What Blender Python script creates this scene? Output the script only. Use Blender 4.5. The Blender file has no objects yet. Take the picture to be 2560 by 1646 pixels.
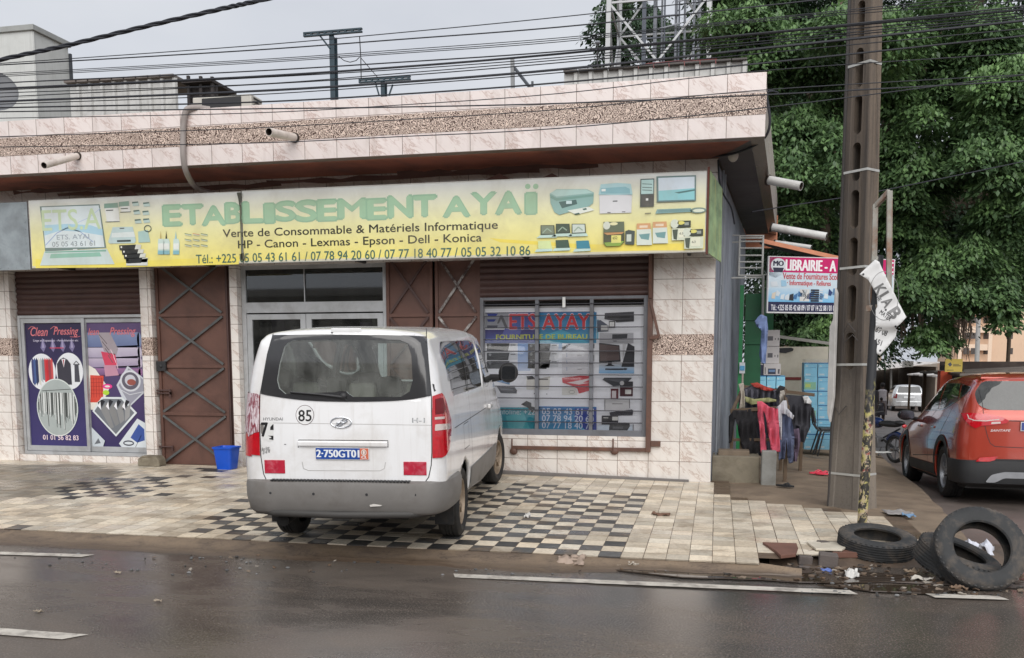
import bpy, bmesh, math, random
import numpy as np
from mathutils import Vector, Matrix, Euler, noise
from mathutils.geometry import delaunay_2d_cdt, tessellate_polygon
from mathutils.bvhtree import BVHTree
random.seed(7); rng = np.random.default_rng(7)
SC = bpy.context.scene; COL = SC.collection
R = math.radians
# ---------------------------------------------------------------- camera
F0, PX0, PY0, CAMH = 2300.0, 1280.0, 1160.0, 1.62     # measured in the 2560 px wide photograph
YAW, PIT = R(12.5), R(-6.45)
cd = bpy.data.cameras.new('camera'); cam = bpy.data.objects.new('camera', cd); COL.objects.link(cam)
cam.location = (0, 0, CAMH); cam.rotation_euler = (R(90) + PIT, 0, YAW)
cd.sensor_width = 36; cd.lens = F0 / 2560 * 36; cd.shift_y = (PY0 - 823) / 2560
cd.clip_start = 0.05; cd.clip_end = 3000
SC.camera = cam
# ---------------------------------------------------------------- light
SUN_EL, SUN_AZ = R(38), R(163)          # high soft light from behind the camera
w = bpy.data.worlds.new('World'); SC.world = w; w.use_nodes = True
nt = w.node_tree; N = nt.nodes; L = nt.links
sky = N.new('ShaderNodeTexSky'); sky.sky_type = 'NISHITA'; sky.sun_disc = False
sky.sun_elevation = SUN_EL; sky.sun_rotation = SUN_AZ; sky.dust_density = 4
hs = N.new('ShaderNodeHueSaturation'); hs.inputs['Saturation'].default_value = 0.25
tc = N.new('ShaderNodeTexCoord'); mp = N.new('ShaderNodeMapping'); mp.inputs['Scale'].default_value = (1.2, 1.2, 3.2)
nz = N.new('ShaderNodeTexNoise'); nz.inputs['Scale'].default_value = 1.6; nz.inputs['Detail'].default_value = 5
cr = N.new('ShaderNodeValToRGB'); cr.color_ramp.elements[0].position = .3; cr.color_ramp.elements[1].position = .72
cr.color_ramp.elements[0].color = (3.55, 3.75, 4.2, 1); cr.color_ramp.elements[1].color = (4.75, 4.9, 5.15, 1)
mx = N.new('ShaderNodeMix'); mx.data_type = 'RGBA'; mx.inputs[0].default_value = .88
bg = N['Background']; bg.inputs['Strength'].default_value = .1
L.new(sky.outputs[0], hs.inputs['Color']); L.new(tc.outputs['Generated'], mp.inputs[0]); L.new(mp.outputs[0], nz.inputs['Vector'])
L.new(nz.outputs[0], cr.inputs[0]); L.new(hs.outputs[0], mx.inputs[6]); L.new(cr.outputs[0], mx.inputs[7]); L.new(mx.outputs[2], bg.inputs['Color'])
sl = bpy.data.lights.new('sun', 'SUN'); sl.energy = 1.5; sl.angle = R(65); sl.color = (1, .97, .93)
so = bpy.data.objects.new('sun', sl); COL.objects.link(so)
so.rotation_euler = (R(90) - SUN_EL, 0, R(180) - SUN_AZ); so.location = (0, 0, 30)
SC.view_settings.view_transform = 'Standard'; SC.view_settings.look = 'None'; SC.view_settings.gamma = 1
SC.view_settings.exposure = 0.74

# ---------------------------------------------------------------- measuring: photo pixel -> point on a plane
_f = Vector((-math.sin(YAW) * math.cos(PIT), math.cos(YAW) * math.cos(PIT), math.sin(PIT)))
_r = Vector((math.cos(YAW), math.sin(YAW), 0)); _u = _r.cross(_f); _C = Vector((0, 0, CAMH))
def ray(x, y): return _f * F0 + _r * (x - PX0) - _u * (y - PY0)
def aY(x, y, Y): d = ray(x, y); return _C + d * (Y / d.y)
def aZ(x, y, Z): d = ray(x, y); return _C + d * ((Z - CAMH) / d.z)
def S(r, g, b):
    f = lambda c: (c / 255 / 12.92) if c / 255 <= .04045 else ((c / 255 + .055) / 1.055) ** 2.4
    return (f(r), f(g), f(b))
# ---------------------------------------------------------------- materials
_M = {}
def newmat(name):
    m = bpy.data.materials.new(name); m.use_nodes = True
    return m, m.node_tree.nodes, m.node_tree.links, m.node_tree.nodes['Principled BSDF']
def mth(N, L, op, a, b=None, c=None):
    n = N.new('ShaderNodeMath'); n.operation = op
    for i, q in enumerate((a, b, c)):
        if q is None: continue
        if isinstance(q, (int, float)): n.inputs[i].default_value = q
        else: L.new(q, n.inputs[i])
    return n.outputs[0]
def mixc(N, L, fac, a, b):
    n = N.new('ShaderNodeMix'); n.data_type = 'RGBA'
    for i, q in ((0, fac), (6, a), (7, b)):
        if isinstance(q, (int, float)): n.inputs[i].default_value = q
        elif isinstance(q, tuple): n.inputs[i].default_value = (*q, 1)
        else: L.new(q, n.inputs[i])
    return n.outputs[2]
def tnoise(N, L, vec, scale, detail=4, rough=.55, dist=0):
    n = N.new('ShaderNodeTexNoise'); n.inputs['Scale'].default_value = scale; n.inputs['Detail'].default_value = detail
    n.inputs['Roughness'].default_value = rough; n.inputs['Distortion'].default_value = dist
    if vec is not None: L.new(vec, n.inputs['Vector'])
    return n.outputs[0]
def ramp(N, L, x, a, b):
    n = N.new('ShaderNodeMapRange'); n.inputs[1].default_value = a; n.inputs[2].default_value = b; L.new(x, n.inputs[0]); return n.outputs[0]
def scaled(N, L, vec, s):
    n = N.new('ShaderNodeMapping'); n.inputs['Scale'].default_value = s; L.new(vec, n.inputs[0]); return n.outputs[0]
def P(name, col, rough=.6, metal=0, var=.12, scale=6, dirt=None, dscale=2.5, damt=.5, bump=0, bscale=60, coat=0, attr=False, streak=None, spec=None):
    """plain painted / worn surface: base colour with soft tone variation, patches of dirt, fine bump"""
    if name in _M: return _M[name]
    m, N, L, b = newmat(name)
    pos = N.new('ShaderNodeTexCoord').outputs['Object']
    n1 = tnoise(N, L, pos, scale, 5)
    if attr:
        a = N.new('ShaderNodeAttribute'); a.attribute_name = 'Col'; base = a.outputs['Color']
    else: base = col
    k = ramp(N, L, n1, .3, .7)
    v = N.new('ShaderNodeHueSaturation'); L.new(mth(N, L, 'MULTIPLY_ADD', k, 2 * var, 1 - var), v.inputs['Value'])
    if isinstance(base, tuple): v.inputs['Color'].default_value = (*base, 1)
    else: L.new(base, v.inputs['Color'])
    c = v.outputs[0]
    if dirt:
        n2 = tnoise(N, L, pos, dscale, 8, .65, .4)
        c = mixc(N, L, mth(N, L, 'MULTIPLY', ramp(N, L, n2, .47, .68), damt), c, dirt)
    if streak:
        n3 = tnoise(N, L, scaled(N, L, pos, (9, 9, .5)), 2.2, 4, .6)
        c = mixc(N, L, mth(N, L, 'MULTIPLY', ramp(N, L, n3, .52, .72), streak[1]), c, streak[0])
    L.new(c, b.inputs['Base Color'])
    b.inputs['Roughness'].default_value = rough; b.inputs['Metallic'].default_value = metal
    if rough > .15 and not coat: L.new(mth(N, L, 'MULTIPLY_ADD', n1, .25, rough - .12), b.inputs['Roughness'])
    b.inputs['Coat Weight'].default_value = coat; b.inputs['Coat Roughness'].default_value = .06
    if spec is not None: b.inputs['Specular IOR Level'].default_value = spec
    if bump:
        bn = N.new('ShaderNodeBump'); bn.inputs['Strength'].default_value = bump; bn.inputs['Distance'].default_value = .01
        L.new(tnoise(N, L, pos, bscale, 4), bn.inputs['Height']); L.new(bn.outputs[0], b.inputs['Normal'])
    _M[name] = m; return m
def glassmat(name, tint, alpha, rough=.03, refl=1.8):
    """thin glass: mostly clear, tinted, with a real reflection"""
    if name in _M: return _M[name]
    m, N, L, b = newmat(name)
    t = N.new('ShaderNodeBsdfTransparent'); t.inputs[0].default_value = (*tint, 1)
    g = N.new('ShaderNodeBsdfGlossy'); g.inputs['Roughness'].default_value = rough; d = N.new('ShaderNodeBsdfDiffuse'); d.inputs[0].default_value = (.36, .37, .35, 1)
    fr = N.new('ShaderNodeFresnel'); fr.inputs[0].default_value = 1.6; m1 = N.new('ShaderNodeMixShader'); m2 = N.new('ShaderNodeMixShader')
    L.new(mth(N, L, 'MINIMUM', mth(N, L, 'MULTIPLY', fr.outputs[0], refl), 1.0), m1.inputs[0]); L.new(t.outputs[0], m1.inputs[1]); L.new(g.outputs[0], m1.inputs[2])
    ds = tnoise(N, L, scaled(N, L, N.new('ShaderNodeTexCoord').outputs['Object'], (3, 3, 1.2)), 2, 6, .6); L.new(mth(N, L, 'MULTIPLY', ramp(N, L, ds, .25, .75), alpha * 2), m2.inputs[0])
    L.new(m1.outputs[0], m2.inputs[1]); L.new(d.outputs[0], m2.inputs[2]); L.new(m2.outputs[0], N['Material Output'].inputs['Surface'])
    _M[name] = m; return m
# ---------------------------------------------------------------- mesh builder
def W4(o):
    return Matrix.Identity(4) if o is None else W4(o.parent) @ Matrix.LocRotScale(o.location, o.rotation_euler, o.scale)
def tag(o, label=None, cat=None, group=None, kind=None):
    if label: o['label'] = label
    if cat: o['category'] = cat
    if group: o['group'] = group
    if kind: o['kind'] = kind
    return o
def thing(name, label, cat, loc=(0, 0, 0), rot=(0, 0, 0), group=None):
    o = bpy.data.objects.new(name, None); COL.objects.link(o); o.location = loc; o.rotation_euler = rot; o.empty_display_size = .2
    return tag(o, label, cat, group)
class MB:
    def __init__(s): s.v = []; s.f = []; s.m = []; s.c = []; s.sm = []
    def add(s, vs, fs, m=0, c=(1, 1, 1), sm=False):
        k = len(s.v); s.v += [tuple(q) for q in vs]
        for f in fs: s.f.append([k + i for i in f]); s.m.append(m); s.c.append(c); s.sm.append(sm)
    def box(s, x0, x1, y0, y1, z0, z1, m=0, c=(1, 1, 1), M=None):
        vs = [Vector((x, y, z)) for z in (z0, z1) for y in (y0, y1) for x in (x0, x1)]
        if M is not None: vs = [M @ q for q in vs]
        s.add(vs, [(0, 2, 3, 1), (4, 5, 7, 6), (0, 1, 5, 4), (2, 6, 7, 3), (0, 4, 6, 2), (1, 3, 7, 5)], m, c)
    def bar(s, p, q, wx, wz, m=0, up=(0, 0, 1), c=(1, 1, 1)):
        p = Vector(p); q = Vector(q); d = (q - p); l = d.length; d.normalize(); up = Vector(up)
        if abs(d.dot(up)) > .95: up = Vector((0, 1, 0))
        a = d.cross(up).normalized(); b = a.cross(d)
        vs = [o + a * i * wx / 2 + b * j * wz / 2 for o in (p, q) for i, j in ((-1, -1), (1, -1), (1, 1), (-1, 1))]
        s.add(vs, [(3, 2, 1, 0), (4, 5, 6, 7), (0, 1, 5, 4), (1, 2, 6, 5), (2, 3, 7, 6), (3, 0, 4, 7)], m, c)
    def tube(s, pts, r, n=8, m=0, cap=True, c=(1, 1, 1)):
        pts = [Vector(p) for p in pts]; rs = r if isinstance(r, (list, tuple)) else [r] * len(pts)
        vs = []; pa = None
        for i, p in enumerate(pts):
            d = (pts[min(i + 1, len(pts) - 1)] - pts[max(i - 1, 0)]).normalized()
            a = (pa if pa is not None else (Vector((0, 0, 1)) if abs(d.z) < .9 else Vector((1, 0, 0))))
            a = (a - d * a.dot(d)).normalized(); b = d.cross(a); pa = a
            vs += [p + (a * math.cos(t) + b * math.sin(t)) * rs[i] for t in [2 * math.pi * k / n for k in range(n)]]
        fs = [(i * n + k, i * n + (k + 1) % n, (i + 1) * n + (k + 1) % n, (i + 1) * n + k) for i in range(len(pts) - 1) for k in range(n)]
        s.add(vs, fs, m, c, True)
        if cap:
            s.add(vs[:n], [tuple(range(n))[::-1]], m, c); s.add(vs[-n:], [tuple(range(n))], m, c)
    def lathe(s, prof, M=None, n=32, m=0, c=(1, 1, 1), sm=True, closed=False):
        """profile (radius, height) turned round the local z axis"""
        vs = [Vector((r * math.cos(2 * math.pi * k / n), r * math.sin(2 * math.pi * k / n), h)) for r, h in prof for k in range(n)]
        if M is not None: vs = [M @ q for q in vs]
        k_ = len(prof); fs = []
        for i in range(k_ if closed else k_ - 1):
            j = (i + 1) % k_
            fs += [(i * n + k, i * n + (k + 1) % n, j * n + (k + 1) % n, j * n + k) for k in range(n)]
        s.add(vs, fs, m, c, sm)
    def prism(s, poly, fn, d0, d1, m=0, c=(1, 1, 1)):
        """poly: 2-D outline; fn(a, b, d) -> point; extruded from d0 to d1"""
        n = len(poly); vs = [fn(a, b, d) for d in (d0, d1) for a, b in poly]
        tri = tessellate_polygon([[Vector((a, b, 0)) for a, b in poly]])
        s.add(vs, [tuple(t) for t in tri] + [tuple(i + n for i in t[::-1]) for t in tri] + [(i, (i + 1) % n, (i + 1) % n + n, i + n) for i in range(n)], m, c)
    def ell(s, ctr, rad, n=16, k=10, m=0, c=(1, 1, 1), M=None, jit=0):
        vs = []; 
        for i in range(k + 1):
            t = math.pi * i / k
            for j in range(n):
                a = 2 * math.pi * j / n; q = Vector((math.sin(t) * math.cos(a), math.sin(t) * math.sin(a), math.cos(t)))
                if jit: q *= 1 + jit * noise.noise(q * 2.1 + Vector(ctr) * 3)
                q = Vector((q.x * rad[0], q.y * rad[1], q.z * rad[2]))
                if M is not None: q = M @ q
                vs.append(q + Vector(ctr))
        s.add(vs, [(i * n + j, (i + 1) * n + j, (i + 1) * n + (j + 1) % n, i * n + (j + 1) % n) for i in range(k) for j in range(n)], m, c, True)
    def build(s, name, mats, parent=None, local=False, bevel=0, sharp=40, recalc=True, label=None):
        me = bpy.data.meshes.new(name)
        vs = s.v
        if parent is not None and not local:
            I = W4(parent).inverted(); vs = [I @ Vector(q) for q in vs]
        me.from_pydata([tuple(q) for q in vs], [], s.f)
        if not isinstance(mats, (list, tuple)): mats = [mats]
        for q in mats: me.materials.append(q)
        me.polygons.foreach_set('material_index', s.m); me.polygons.foreach_set('use_smooth', s.sm)
        ca = me.attributes.new('Col', 'FLOAT_COLOR', 'CORNER'); arr = []
        for p, c in zip(me.polygons, s.c):
            if isinstance(c[0], (tuple, list)): 
                for q in c: arr += [*q, 1.0]
            else: arr += [*c, 1.0] * p.loop_total
        ca.data.foreach_set('color', arr)
        if recalc:
            bm = bmesh.new(); bm.from_mesh(me); bmesh.ops.remove_doubles(bm, verts=bm.verts, dist=1e-6) if any(s.sm) else None
            bmesh.ops.recalc_face_normals(bm, faces=bm.faces); bm.to_mesh(me); bm.free()
        if any(s.sm): me.set_sharp_from_angle(angle=R(sharp))
        o = bpy.data.objects.new(name, me); COL.objects.link(o); o.parent = parent
        if bevel:
            b = o.modifiers.new('bevel', 'BEVEL'); b.width = bevel; b.segments = 2; b.limit_method = 'ANGLE'; b.angle_limit = R(35)
        if label: o['label'] = label
        return o
def one(name, mats, fn, label, cat, group=None, kind=None, **k):
    """a thing that is a single mesh"""
    mb = MB(); fn(mb); return tag(mb.build(name, mats, **k), label, cat, group, kind)
def part(name, mats, parent, fn, **k):
    mb = MB(); fn(mb); return mb.build(name, mats, parent, **k)
def copy_tree(o, parent=None):
    c = o.copy(); COL.objects.link(c); c.parent = parent
    for ch in [q for q in bpy.data.objects if q.parent is o]: copy_tree(ch, c)
    return c
# ---------------------------------------------------------------- flat printed graphics (posters, signs, stickers)
_T = {}
def textmesh(t, bold=0, shear=0, sp=1):
    k = (t, bold, shear, sp)
    if k in _T: return _T[k]
    cu = bpy.data.curves.new('t', 'FONT'); cu.body = t; cu.offset = bold; cu.shear = shear; cu.space_character = sp; cu.resolution_u = 3
    o = bpy.data.objects.new('t', cu); COL.objects.link(o); bpy.context.view_layer.update()
    me = bpy.data.meshes.new_from_object(o.evaluated_get(bpy.context.evaluated_depsgraph_get()))
    vs = [(v.co.x, v.co.y) for v in me.vertices]; fs = [tuple(p.vertices) for p in me.polygons]
    bpy.data.objects.remove(o); bpy.data.curves.remove(cu); bpy.data.meshes.remove(me)
    xs = [a for a, b in vs]; ys = [b for a, b in vs]
    x0, x1, y0, y1 = min(xs), max(xs), min(ys), max(ys)
    _T[k] = ([((a - x0) / max(x1 - x0, 1e-6), (b - y0) / max(y1 - y0, 1e-6)) for a, b in vs], fs)
    return _T[k]
class Print:
    """fn(a, b, d): in-plane coordinates a, b and distance d off the surface -> point. d grows by STEP per layer"""
    STEP = .0007
    def __init__(s, fn): s.fn = fn; s.mb = MB(); s.l = 1
    def _add(s, pts, fs, col, l):
        l = s.l if l is None else l
        s.mb.add([s.fn(a, b, l * s.STEP) for a, b in pts], fs, 0, col)
    def poly(s, pts, col, l=None):
        tri = tessellate_polygon([[Vector((a, b, 0)) for a, b in pts]])
        s._add(pts, [tuple(t) for t in tri], col, l); return s
    def rect(s, x0, y0, x1, y1, col, col2=None, l=None):
        c = col if col2 is None else (col, col, col2, col2)
        s._add([(x0, y0), (x1, y0), (x1, y1), (x0, y1)], [(0, 1, 2, 3)], c, l); return s
    def quad(s, p, c, l=None): s._add(p, [(0, 1, 2, 3)], c, l); return s
    def ell(s, cx, cy, rx, ry, col, l=None, n=28):
        s._add([(cx + rx * math.cos(2 * math.pi * k / n), cy + ry * math.sin(2 * math.pi * k / n)) for k in range(n)], [tuple(range(n))], col, l); return s
    def ring(s, cx, cy, rx, ry, w, col, l=None, n=32):
        pts = [(cx + (rx - q) * math.cos(2 * math.pi * k / n), cy + (ry - q) * math.sin(2 * math.pi * k / n)) for q in (0, w) for k in range(n)]
        s._add(pts, [(k, (k + 1) % n, n + (k + 1) % n, n + k) for k in range(n)], col, l); return s
    def line(s, pts, w, col, l=None):
        for (a, b), (c, d) in zip(pts[:-1], pts[1:]):
            q = math.hypot(c - a, d - b) or 1; nx, ny = -(d - b) / q * w / 2, (c - a) / q * w / 2
            s._add([(a + nx, b + ny), (c + nx, d + ny), (c - nx, d - ny), (a - nx, b - ny)], [(0, 3, 2, 1)], col, l)
        return s
    def text(s, t, x0, y0, x1, y1, col, l=None, bold=0, shear=0, dy=0, sp=1, rot=0):
        """fits the string's box to (x0,y0)-(x1,y1); dy lifts the right-hand end; rot turns it about the lower left"""
        vs, fs = textmesh(t, 0, shear, sp); w, h = x1 - x0, y1 - y0; ca, sa = math.cos(rot), math.sin(rot); l = s.l if l is None else l
        q = min(bold * h * .9, .085 * h)                              # weight: the same outline laid down again a hair to each side
        for k, (ox, oy) in enumerate(((0, 0), (q, 0), (-q, 0), (0, q * .7), (0, -q * .7))[:5 if bold else 1]):
            s._add([(x0 + ox + a * w * ca - b * h * sa, y0 + oy + a * w * sa + b * h * ca + a * dy) for a, b in vs], fs, col, l + k * .12)
        return s
    def up(s, n=1): s.l += n; return s
    def build(s, name, mat, parent=None, local=False):
        return s.mb.build(name, mat, parent, local, recalc=False)
def planeXZ(Y): return lambda a, b, d: Vector((a, Y - d, b))
# ================================================================ SETTING
FY = 12.75                                   # shop front plane
def lerp(a, b, t): return a + (b - a) * t
def pw(x, pts):
    for (a, b), (c, d) in zip(pts[:-1], pts[1:]):
        if x <= c: return lerp(b, d, max(0, (x - a)) / (c - a))
    return pts[-1][1]
def street_z(Y): return pw(Y, [(7.7, -.2), (11, -.215), (13.7, -.285), (16.6, -.42), (20, -.52), (39, -.92), (55, -1.22), (100, -1.5), (160, -1.55)])
def kerb_x(Y): return pw(Y, [(8.6, 2.25), (9.4, 2.38), (11, 2.56), (14.6, 2.92), (20, 3.4), (39, 5.2), (55, 7.2), (120, 16)])
def pave_z(X, Y): return pw(Y, [(8.06, -.125), (10, -.055), (11.8, -.005), (12.9, 0)]) - .045 * min(1, max(0, (X + 3) / 3)) * min(1, max(0, (Y - 9) / 3))
def side_z(X, Y):
    a = pave_z(X, Y) if Y < 12.9 else pw(Y, [(12.9, -.05), (17, -.1), (20, -.16), (40, -.8), (60, -1.15)])
    k = min(1, max(0, (X - .8) / (kerb_x(Y) - .8)))
    return lerp(a, street_z(Y) + .13, k * k)
def inpoly(x, y, P_):
    r = False; j = len(P_) - 1
    for i in range(len(P_)):
        if (P_[i][1] > y) != (P_[j][1] > y) and x < (P_[j][0] - P_[i][0]) * (y - P_[i][1]) / (P_[j][1] - P_[i][1]) + P_[i][0]: r = not r
        j = i
    return r
def gridsheet(mb, xs, ys, fz, m=0, sm=True, inside=None):
    vs = [(x, y, fz(x, y)) for y in ys for x in xs]; n = len(xs)
    fs = [(j * n + i, j * n + i + 1, (j + 1) * n + i + 1, (j + 1) * n + i) for j in range(len(ys) - 1) for i in range(n - 1)
          if inside is None or inside((xs[i] + xs[i + 1]) / 2, (ys[j] + ys[j + 1]) / 2)]
    mb.add(vs, fs, m, sm=sm)
# --- ground to the horizon
def m_ground():
    return P('earth', S(120, 108, 94), .95, var=.2, scale=.4, bump=.3)
one('ground', m_ground(), lambda mb: gridsheet(mb, [-900, -60, 60, 900], [-500, -45, 160, 1500], lambda x, y: -1.75), 'bare brown ground stretching to the horizon behind the buildings', 'ground', kind='structure')
# --- wet asphalt
def m_asphalt():
    m, N, L, b = newmat('wet_asphalt'); pos = N.new('ShaderNodeNewGeometry').outputs['Position']
    big = tnoise(N, L, scaled(N, L, pos, (.45, .8, 1)), .9, 8, .6, .6); mid = tnoise(N, L, scaled(N, L, pos, (.8, 2.2, 1)), 1.7, 9, .66, .5)
    fine = tnoise(N, L, pos, 70, 6, .75); sp = tnoise(N, L, pos, 34, 3, .6)
    c = mixc(N, L, ramp(N, L, big, .36, .66), S(72, 68, 65), S(102, 92, 84))
    c = mixc(N, L, mth(N, L, 'MULTIPLY', ramp(N, L, mid, .52, .72), .4), c, S(114, 100, 88))
    c = mixc(N, L, mth(N, L, 'MULTIPLY', ramp(N, L, mid, .47, .3), .35), c, S(58, 55, 54))
    c = mixc(N, L, mth(N, L, 'MULTIPLY', ramp(N, L, fine, .53, .68), .6), c, S(162, 154, 144))
    c = mixc(N, L, mth(N, L, 'MULTIPLY', ramp(N, L, fine, .48, .34), .65), c, S(48, 45, 43))
    c = mixc(N, L, mth(N, L, 'MULTIPLY', ramp(N, L, sp, .72, .76), .7), c, S(176, 170, 160))
    L.new(c, b.inputs['Base Color'])
    r = mth(N, L, 'MULTIPLY_ADD', ramp(N, L, big, .38, .58), .26, .07); r = mth(N, L, 'MULTIPLY_ADD', ramp(N, L, mid, .42, .68), .14, r)
    sx_ = N.new('ShaderNodeSeparateXYZ'); L.new(pos, sx_.inputs[0]); wet = ramp(N, L, sx_.outputs[0], -3.5, 1.2); r = mth(N, L, 'MULTIPLY', r, mth(N, L, 'MULTIPLY_ADD', wet, -.45, 1.0))   # wetter towards the gutter puddle
    L.new(r, b.inputs['Roughness']); b.inputs['Specular IOR Level'].default_value = .6
    bn = N.new('ShaderNodeBump'); bn.inputs['Strength'].default_value = .22; bn.inputs['Distance'].default_value = .004
    L.new(fine, bn.inputs['Height']); L.new(bn.outputs[0], b.inputs['Normal']); return m
ASPH = m_asphalt()
def road_fn(mb):
    xs = list(np.linspace(-60, -12, 9)) + list(np.linspace(-11, 9, 61)) + list(np.linspace(10, 60, 9)); ys = [-45, -20, -5, 0] + list(np.linspace(1, 9.4, 43))
    gridsheet(mb, xs, ys, lambda x, y: -.2 - .012 * max(0, 1 - abs(y - 7.6) / .5) * (1 if -1 < x < 2.2 else .3) + .004 * noise.noise(Vector((x * .6, y * .8, 0))))
one('road', ASPH, road_fn, 'wet dark asphalt road in front of the shops', 'road', kind='structure')
M_LINE = P('road_paint', S(196, 190, 180), .6, var=.1, scale=9, dirt=S(105, 98, 92), dscale=7, damt=.75, bump=.3)
def line_fn(px0, px1, wd, skew=.0):
    def fn(mb):
        a = aZ(*px0, -.196); b = aZ(*px1, -.196); n = 24; vs = []
        for i in range(n + 1):
            t = i / n; p = a.lerp(b, t); e = lambda k: .008 * noise.noise(Vector((p.x * 5, k, 3)))
            vs += [(p.x, p.y - wd / 2 + e(1), -.194), (p.x + skew, p.y + wd / 2 + e(9), -.194)]
        mb.add(vs, [(2 * i, 2 * i + 2, 2 * i + 3, 2 * i + 1) for i in range(n)])
    return fn
for a, b, wd, sk, lb in (((1142, 1440), (2143, 1482), .125, -.05, 'long white edge line painted on the wet road beside the apron'),
                         ((-500, 1368), (214, 1390), .12, .05, 'worn white edge line at the left side of the road'),
                         ((2334, 1490), (2518, 1496), .11, -.05, 'short white edge line in front of the dumped tyres'),
                         ((-400, 1550), (172, 1592), .13, .1, 'white centre dash at the near left of the road')):
    one('road_marking', M_LINE, line_fn(a, b, wd, sk), lb, 'road marking', kind='structure')
# --- tiled forecourt
def m_paving():
    m, N, L, b = newmat('paving_tiles'); pos = N.new('ShaderNodeNewGeometry').outputs['Position']
    a = N.new('ShaderNodeAttribute'); a.attribute_name = 'Col'
    n1 = tnoise(N, L, pos, 2.2, 8, .65, .6); n2 = tnoise(N, L, pos, 30, 5, .7); n3 = tnoise(N, L, scaled(N, L, pos, (.7, 2, 1)), 1.3, 5)
    c = mixc(N, L, mth(N, L, 'MULTIPLY', ramp(N, L, n1, .5, .68), .6), a.outputs['Color'], S(128, 108, 86))
    k = N.new('ShaderNodeHueSaturation'); L.new(c, k.inputs['Color']); L.new(mth(N, L, 'MULTIPLY_ADD', ramp(N, L, n2, .25, .75), .5, .72), k.inputs['Value'])
    c = mixc(N, L, mth(N, L, 'MULTIPLY', ramp(N, L, n2, .62, .72), .5), k.outputs[0], S(95, 84, 72))
    L.new(c, b.inputs['Base Color'])
    L.new(mth(N, L, 'MULTIPLY_ADD', ramp(N, L, n3, .35, .65), .4, .2), b.inputs['Roughness'])
    bn = N.new('ShaderNodeBump'); bn.inputs['Strength'].default_value = .3; bn.inputs['Distance'].default_value = .004
    L.new(n2, bn.inputs['Height']); L.new(bn.outputs[0], b.inputs['Normal']); return m
def wpoly(px, z): return [(q.x, q.y) for q in (aZ(a, b, z) for a, b in px)]
CHK = [wpoly([(480, 1318), (610, 1255), (720, 1190), (1255, 1220), (1310, 1216), (1420, 1232), (1640, 1247), (1570, 1290), (1560, 1330), (1520, 1385), (900, 1372)], -.08),
       wpoly([(95, 1232), (230, 1195), (430, 1196), (400, 1222), (330, 1238), (200, 1240)], -.03)]
LONE = wpoly([(320, 1252), (560, 1215), (700, 1160), (440, 1168), (400, 1190)], -.03)
WETP = wpoly([(-300, 1270), (40, 1240), (200, 1225), (330, 1190), (250, 1168), (-300, 1160)], -.03)
PAVE_FRONT = lambda X: pw(X, [(-30, 8.06), (.42, 8.1), (.5, 8.42), (.95, 8.55), (1.2, 8.72), (2.3, 9.25)])
PAVE_R = lambda Y: pw(Y, [(8.5, 2.0), (9.4, 1.85), (10.4, 1.85), (10.6, 1.5), (10.9, 1.0), (11.2, .5), (11.5, .12), (12.3, .0)])
def pavement_fn(mb):
    T = .2; g = .0035; gy = .007
    j = 0; y = 8.06
    while y < 12.75:
        x = -17.0; i = 0
        y1 = min(y + T, 12.75)
        while x < 2.2:
            xc, yc = x + T / 2, (y + y1) / 2
            if PAVE_FRONT(xc) - .05 < yc and xc < PAVE_R(yc):
                rr = random.random(); z = lambda X, Y: pave_z(X, Y) + .0012
                dk = (any(inpoly(xc, yc, q) for q in CHK) and (i + j) % 2 == 0 and rr > .06) or (inpoly(xc, yc, LONE) and random.random() < .12) or random.random() < .006
                if dk: c = S(*[random.uniform(56, 94)] * 3)
                else:
                    v = random.uniform(.82, 1.04); t = random.random(); c = S(224 * v, (208 + 6 * t) * v, (184 + 12 * t) * v)
                if inpoly(xc, yc, WETP): c = tuple(q * .42 for q in c)
                e = [random.uniform(-.0012, .0012) for _ in range(4)]; h = random.uniform(-.0008, .0008)
                x0, x1, ya, yb = x + g + e[0], x + T - g + e[1], y + gy + e[2], y1 - gy + e[3]
                b4 = [(x0, ya), (x1, ya), (x1, yb), (x0, yb)]
                tx, ty = random.uniform(-.004, .004), random.uniform(-.004, .004)
                top = [(X, Y, z(X, Y) + h + (X - xc) * tx + (Y - yc) * ty) for X, Y in b4]; bot = [(X, Y, z(X, Y) - .012) for X, Y in b4]
                mb.add(top + bot, [(0, 1, 2, 3)] + [(k, k + 4, (k + 1) % 4 + 4, (k + 1) % 4) for k in range(4)], 0, c)
            x += T; i += 1
        y = y1; j += 1
    xs = list(np.arange(-17, 2.3, .2)); ys = list(np.arange(8.06, 12.9, .2)) + [12.95]
    k0 = len(mb.f); gridsheet(mb, xs, ys, lambda x, y: pave_z(x, y) - .0012, 0, False, lambda x, y: PAVE_FRONT(x) - .06 < y and x < PAVE_R(y) + .1)
    for q in range(k0, len(mb.f)): mb.c[q] = S(96, 80, 66)
one('pavement', m_paving(), pavement_fn, 'forecourt of small cream tiles with black and white chequered patches', 'pavement', kind='structure', recalc=False)
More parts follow.
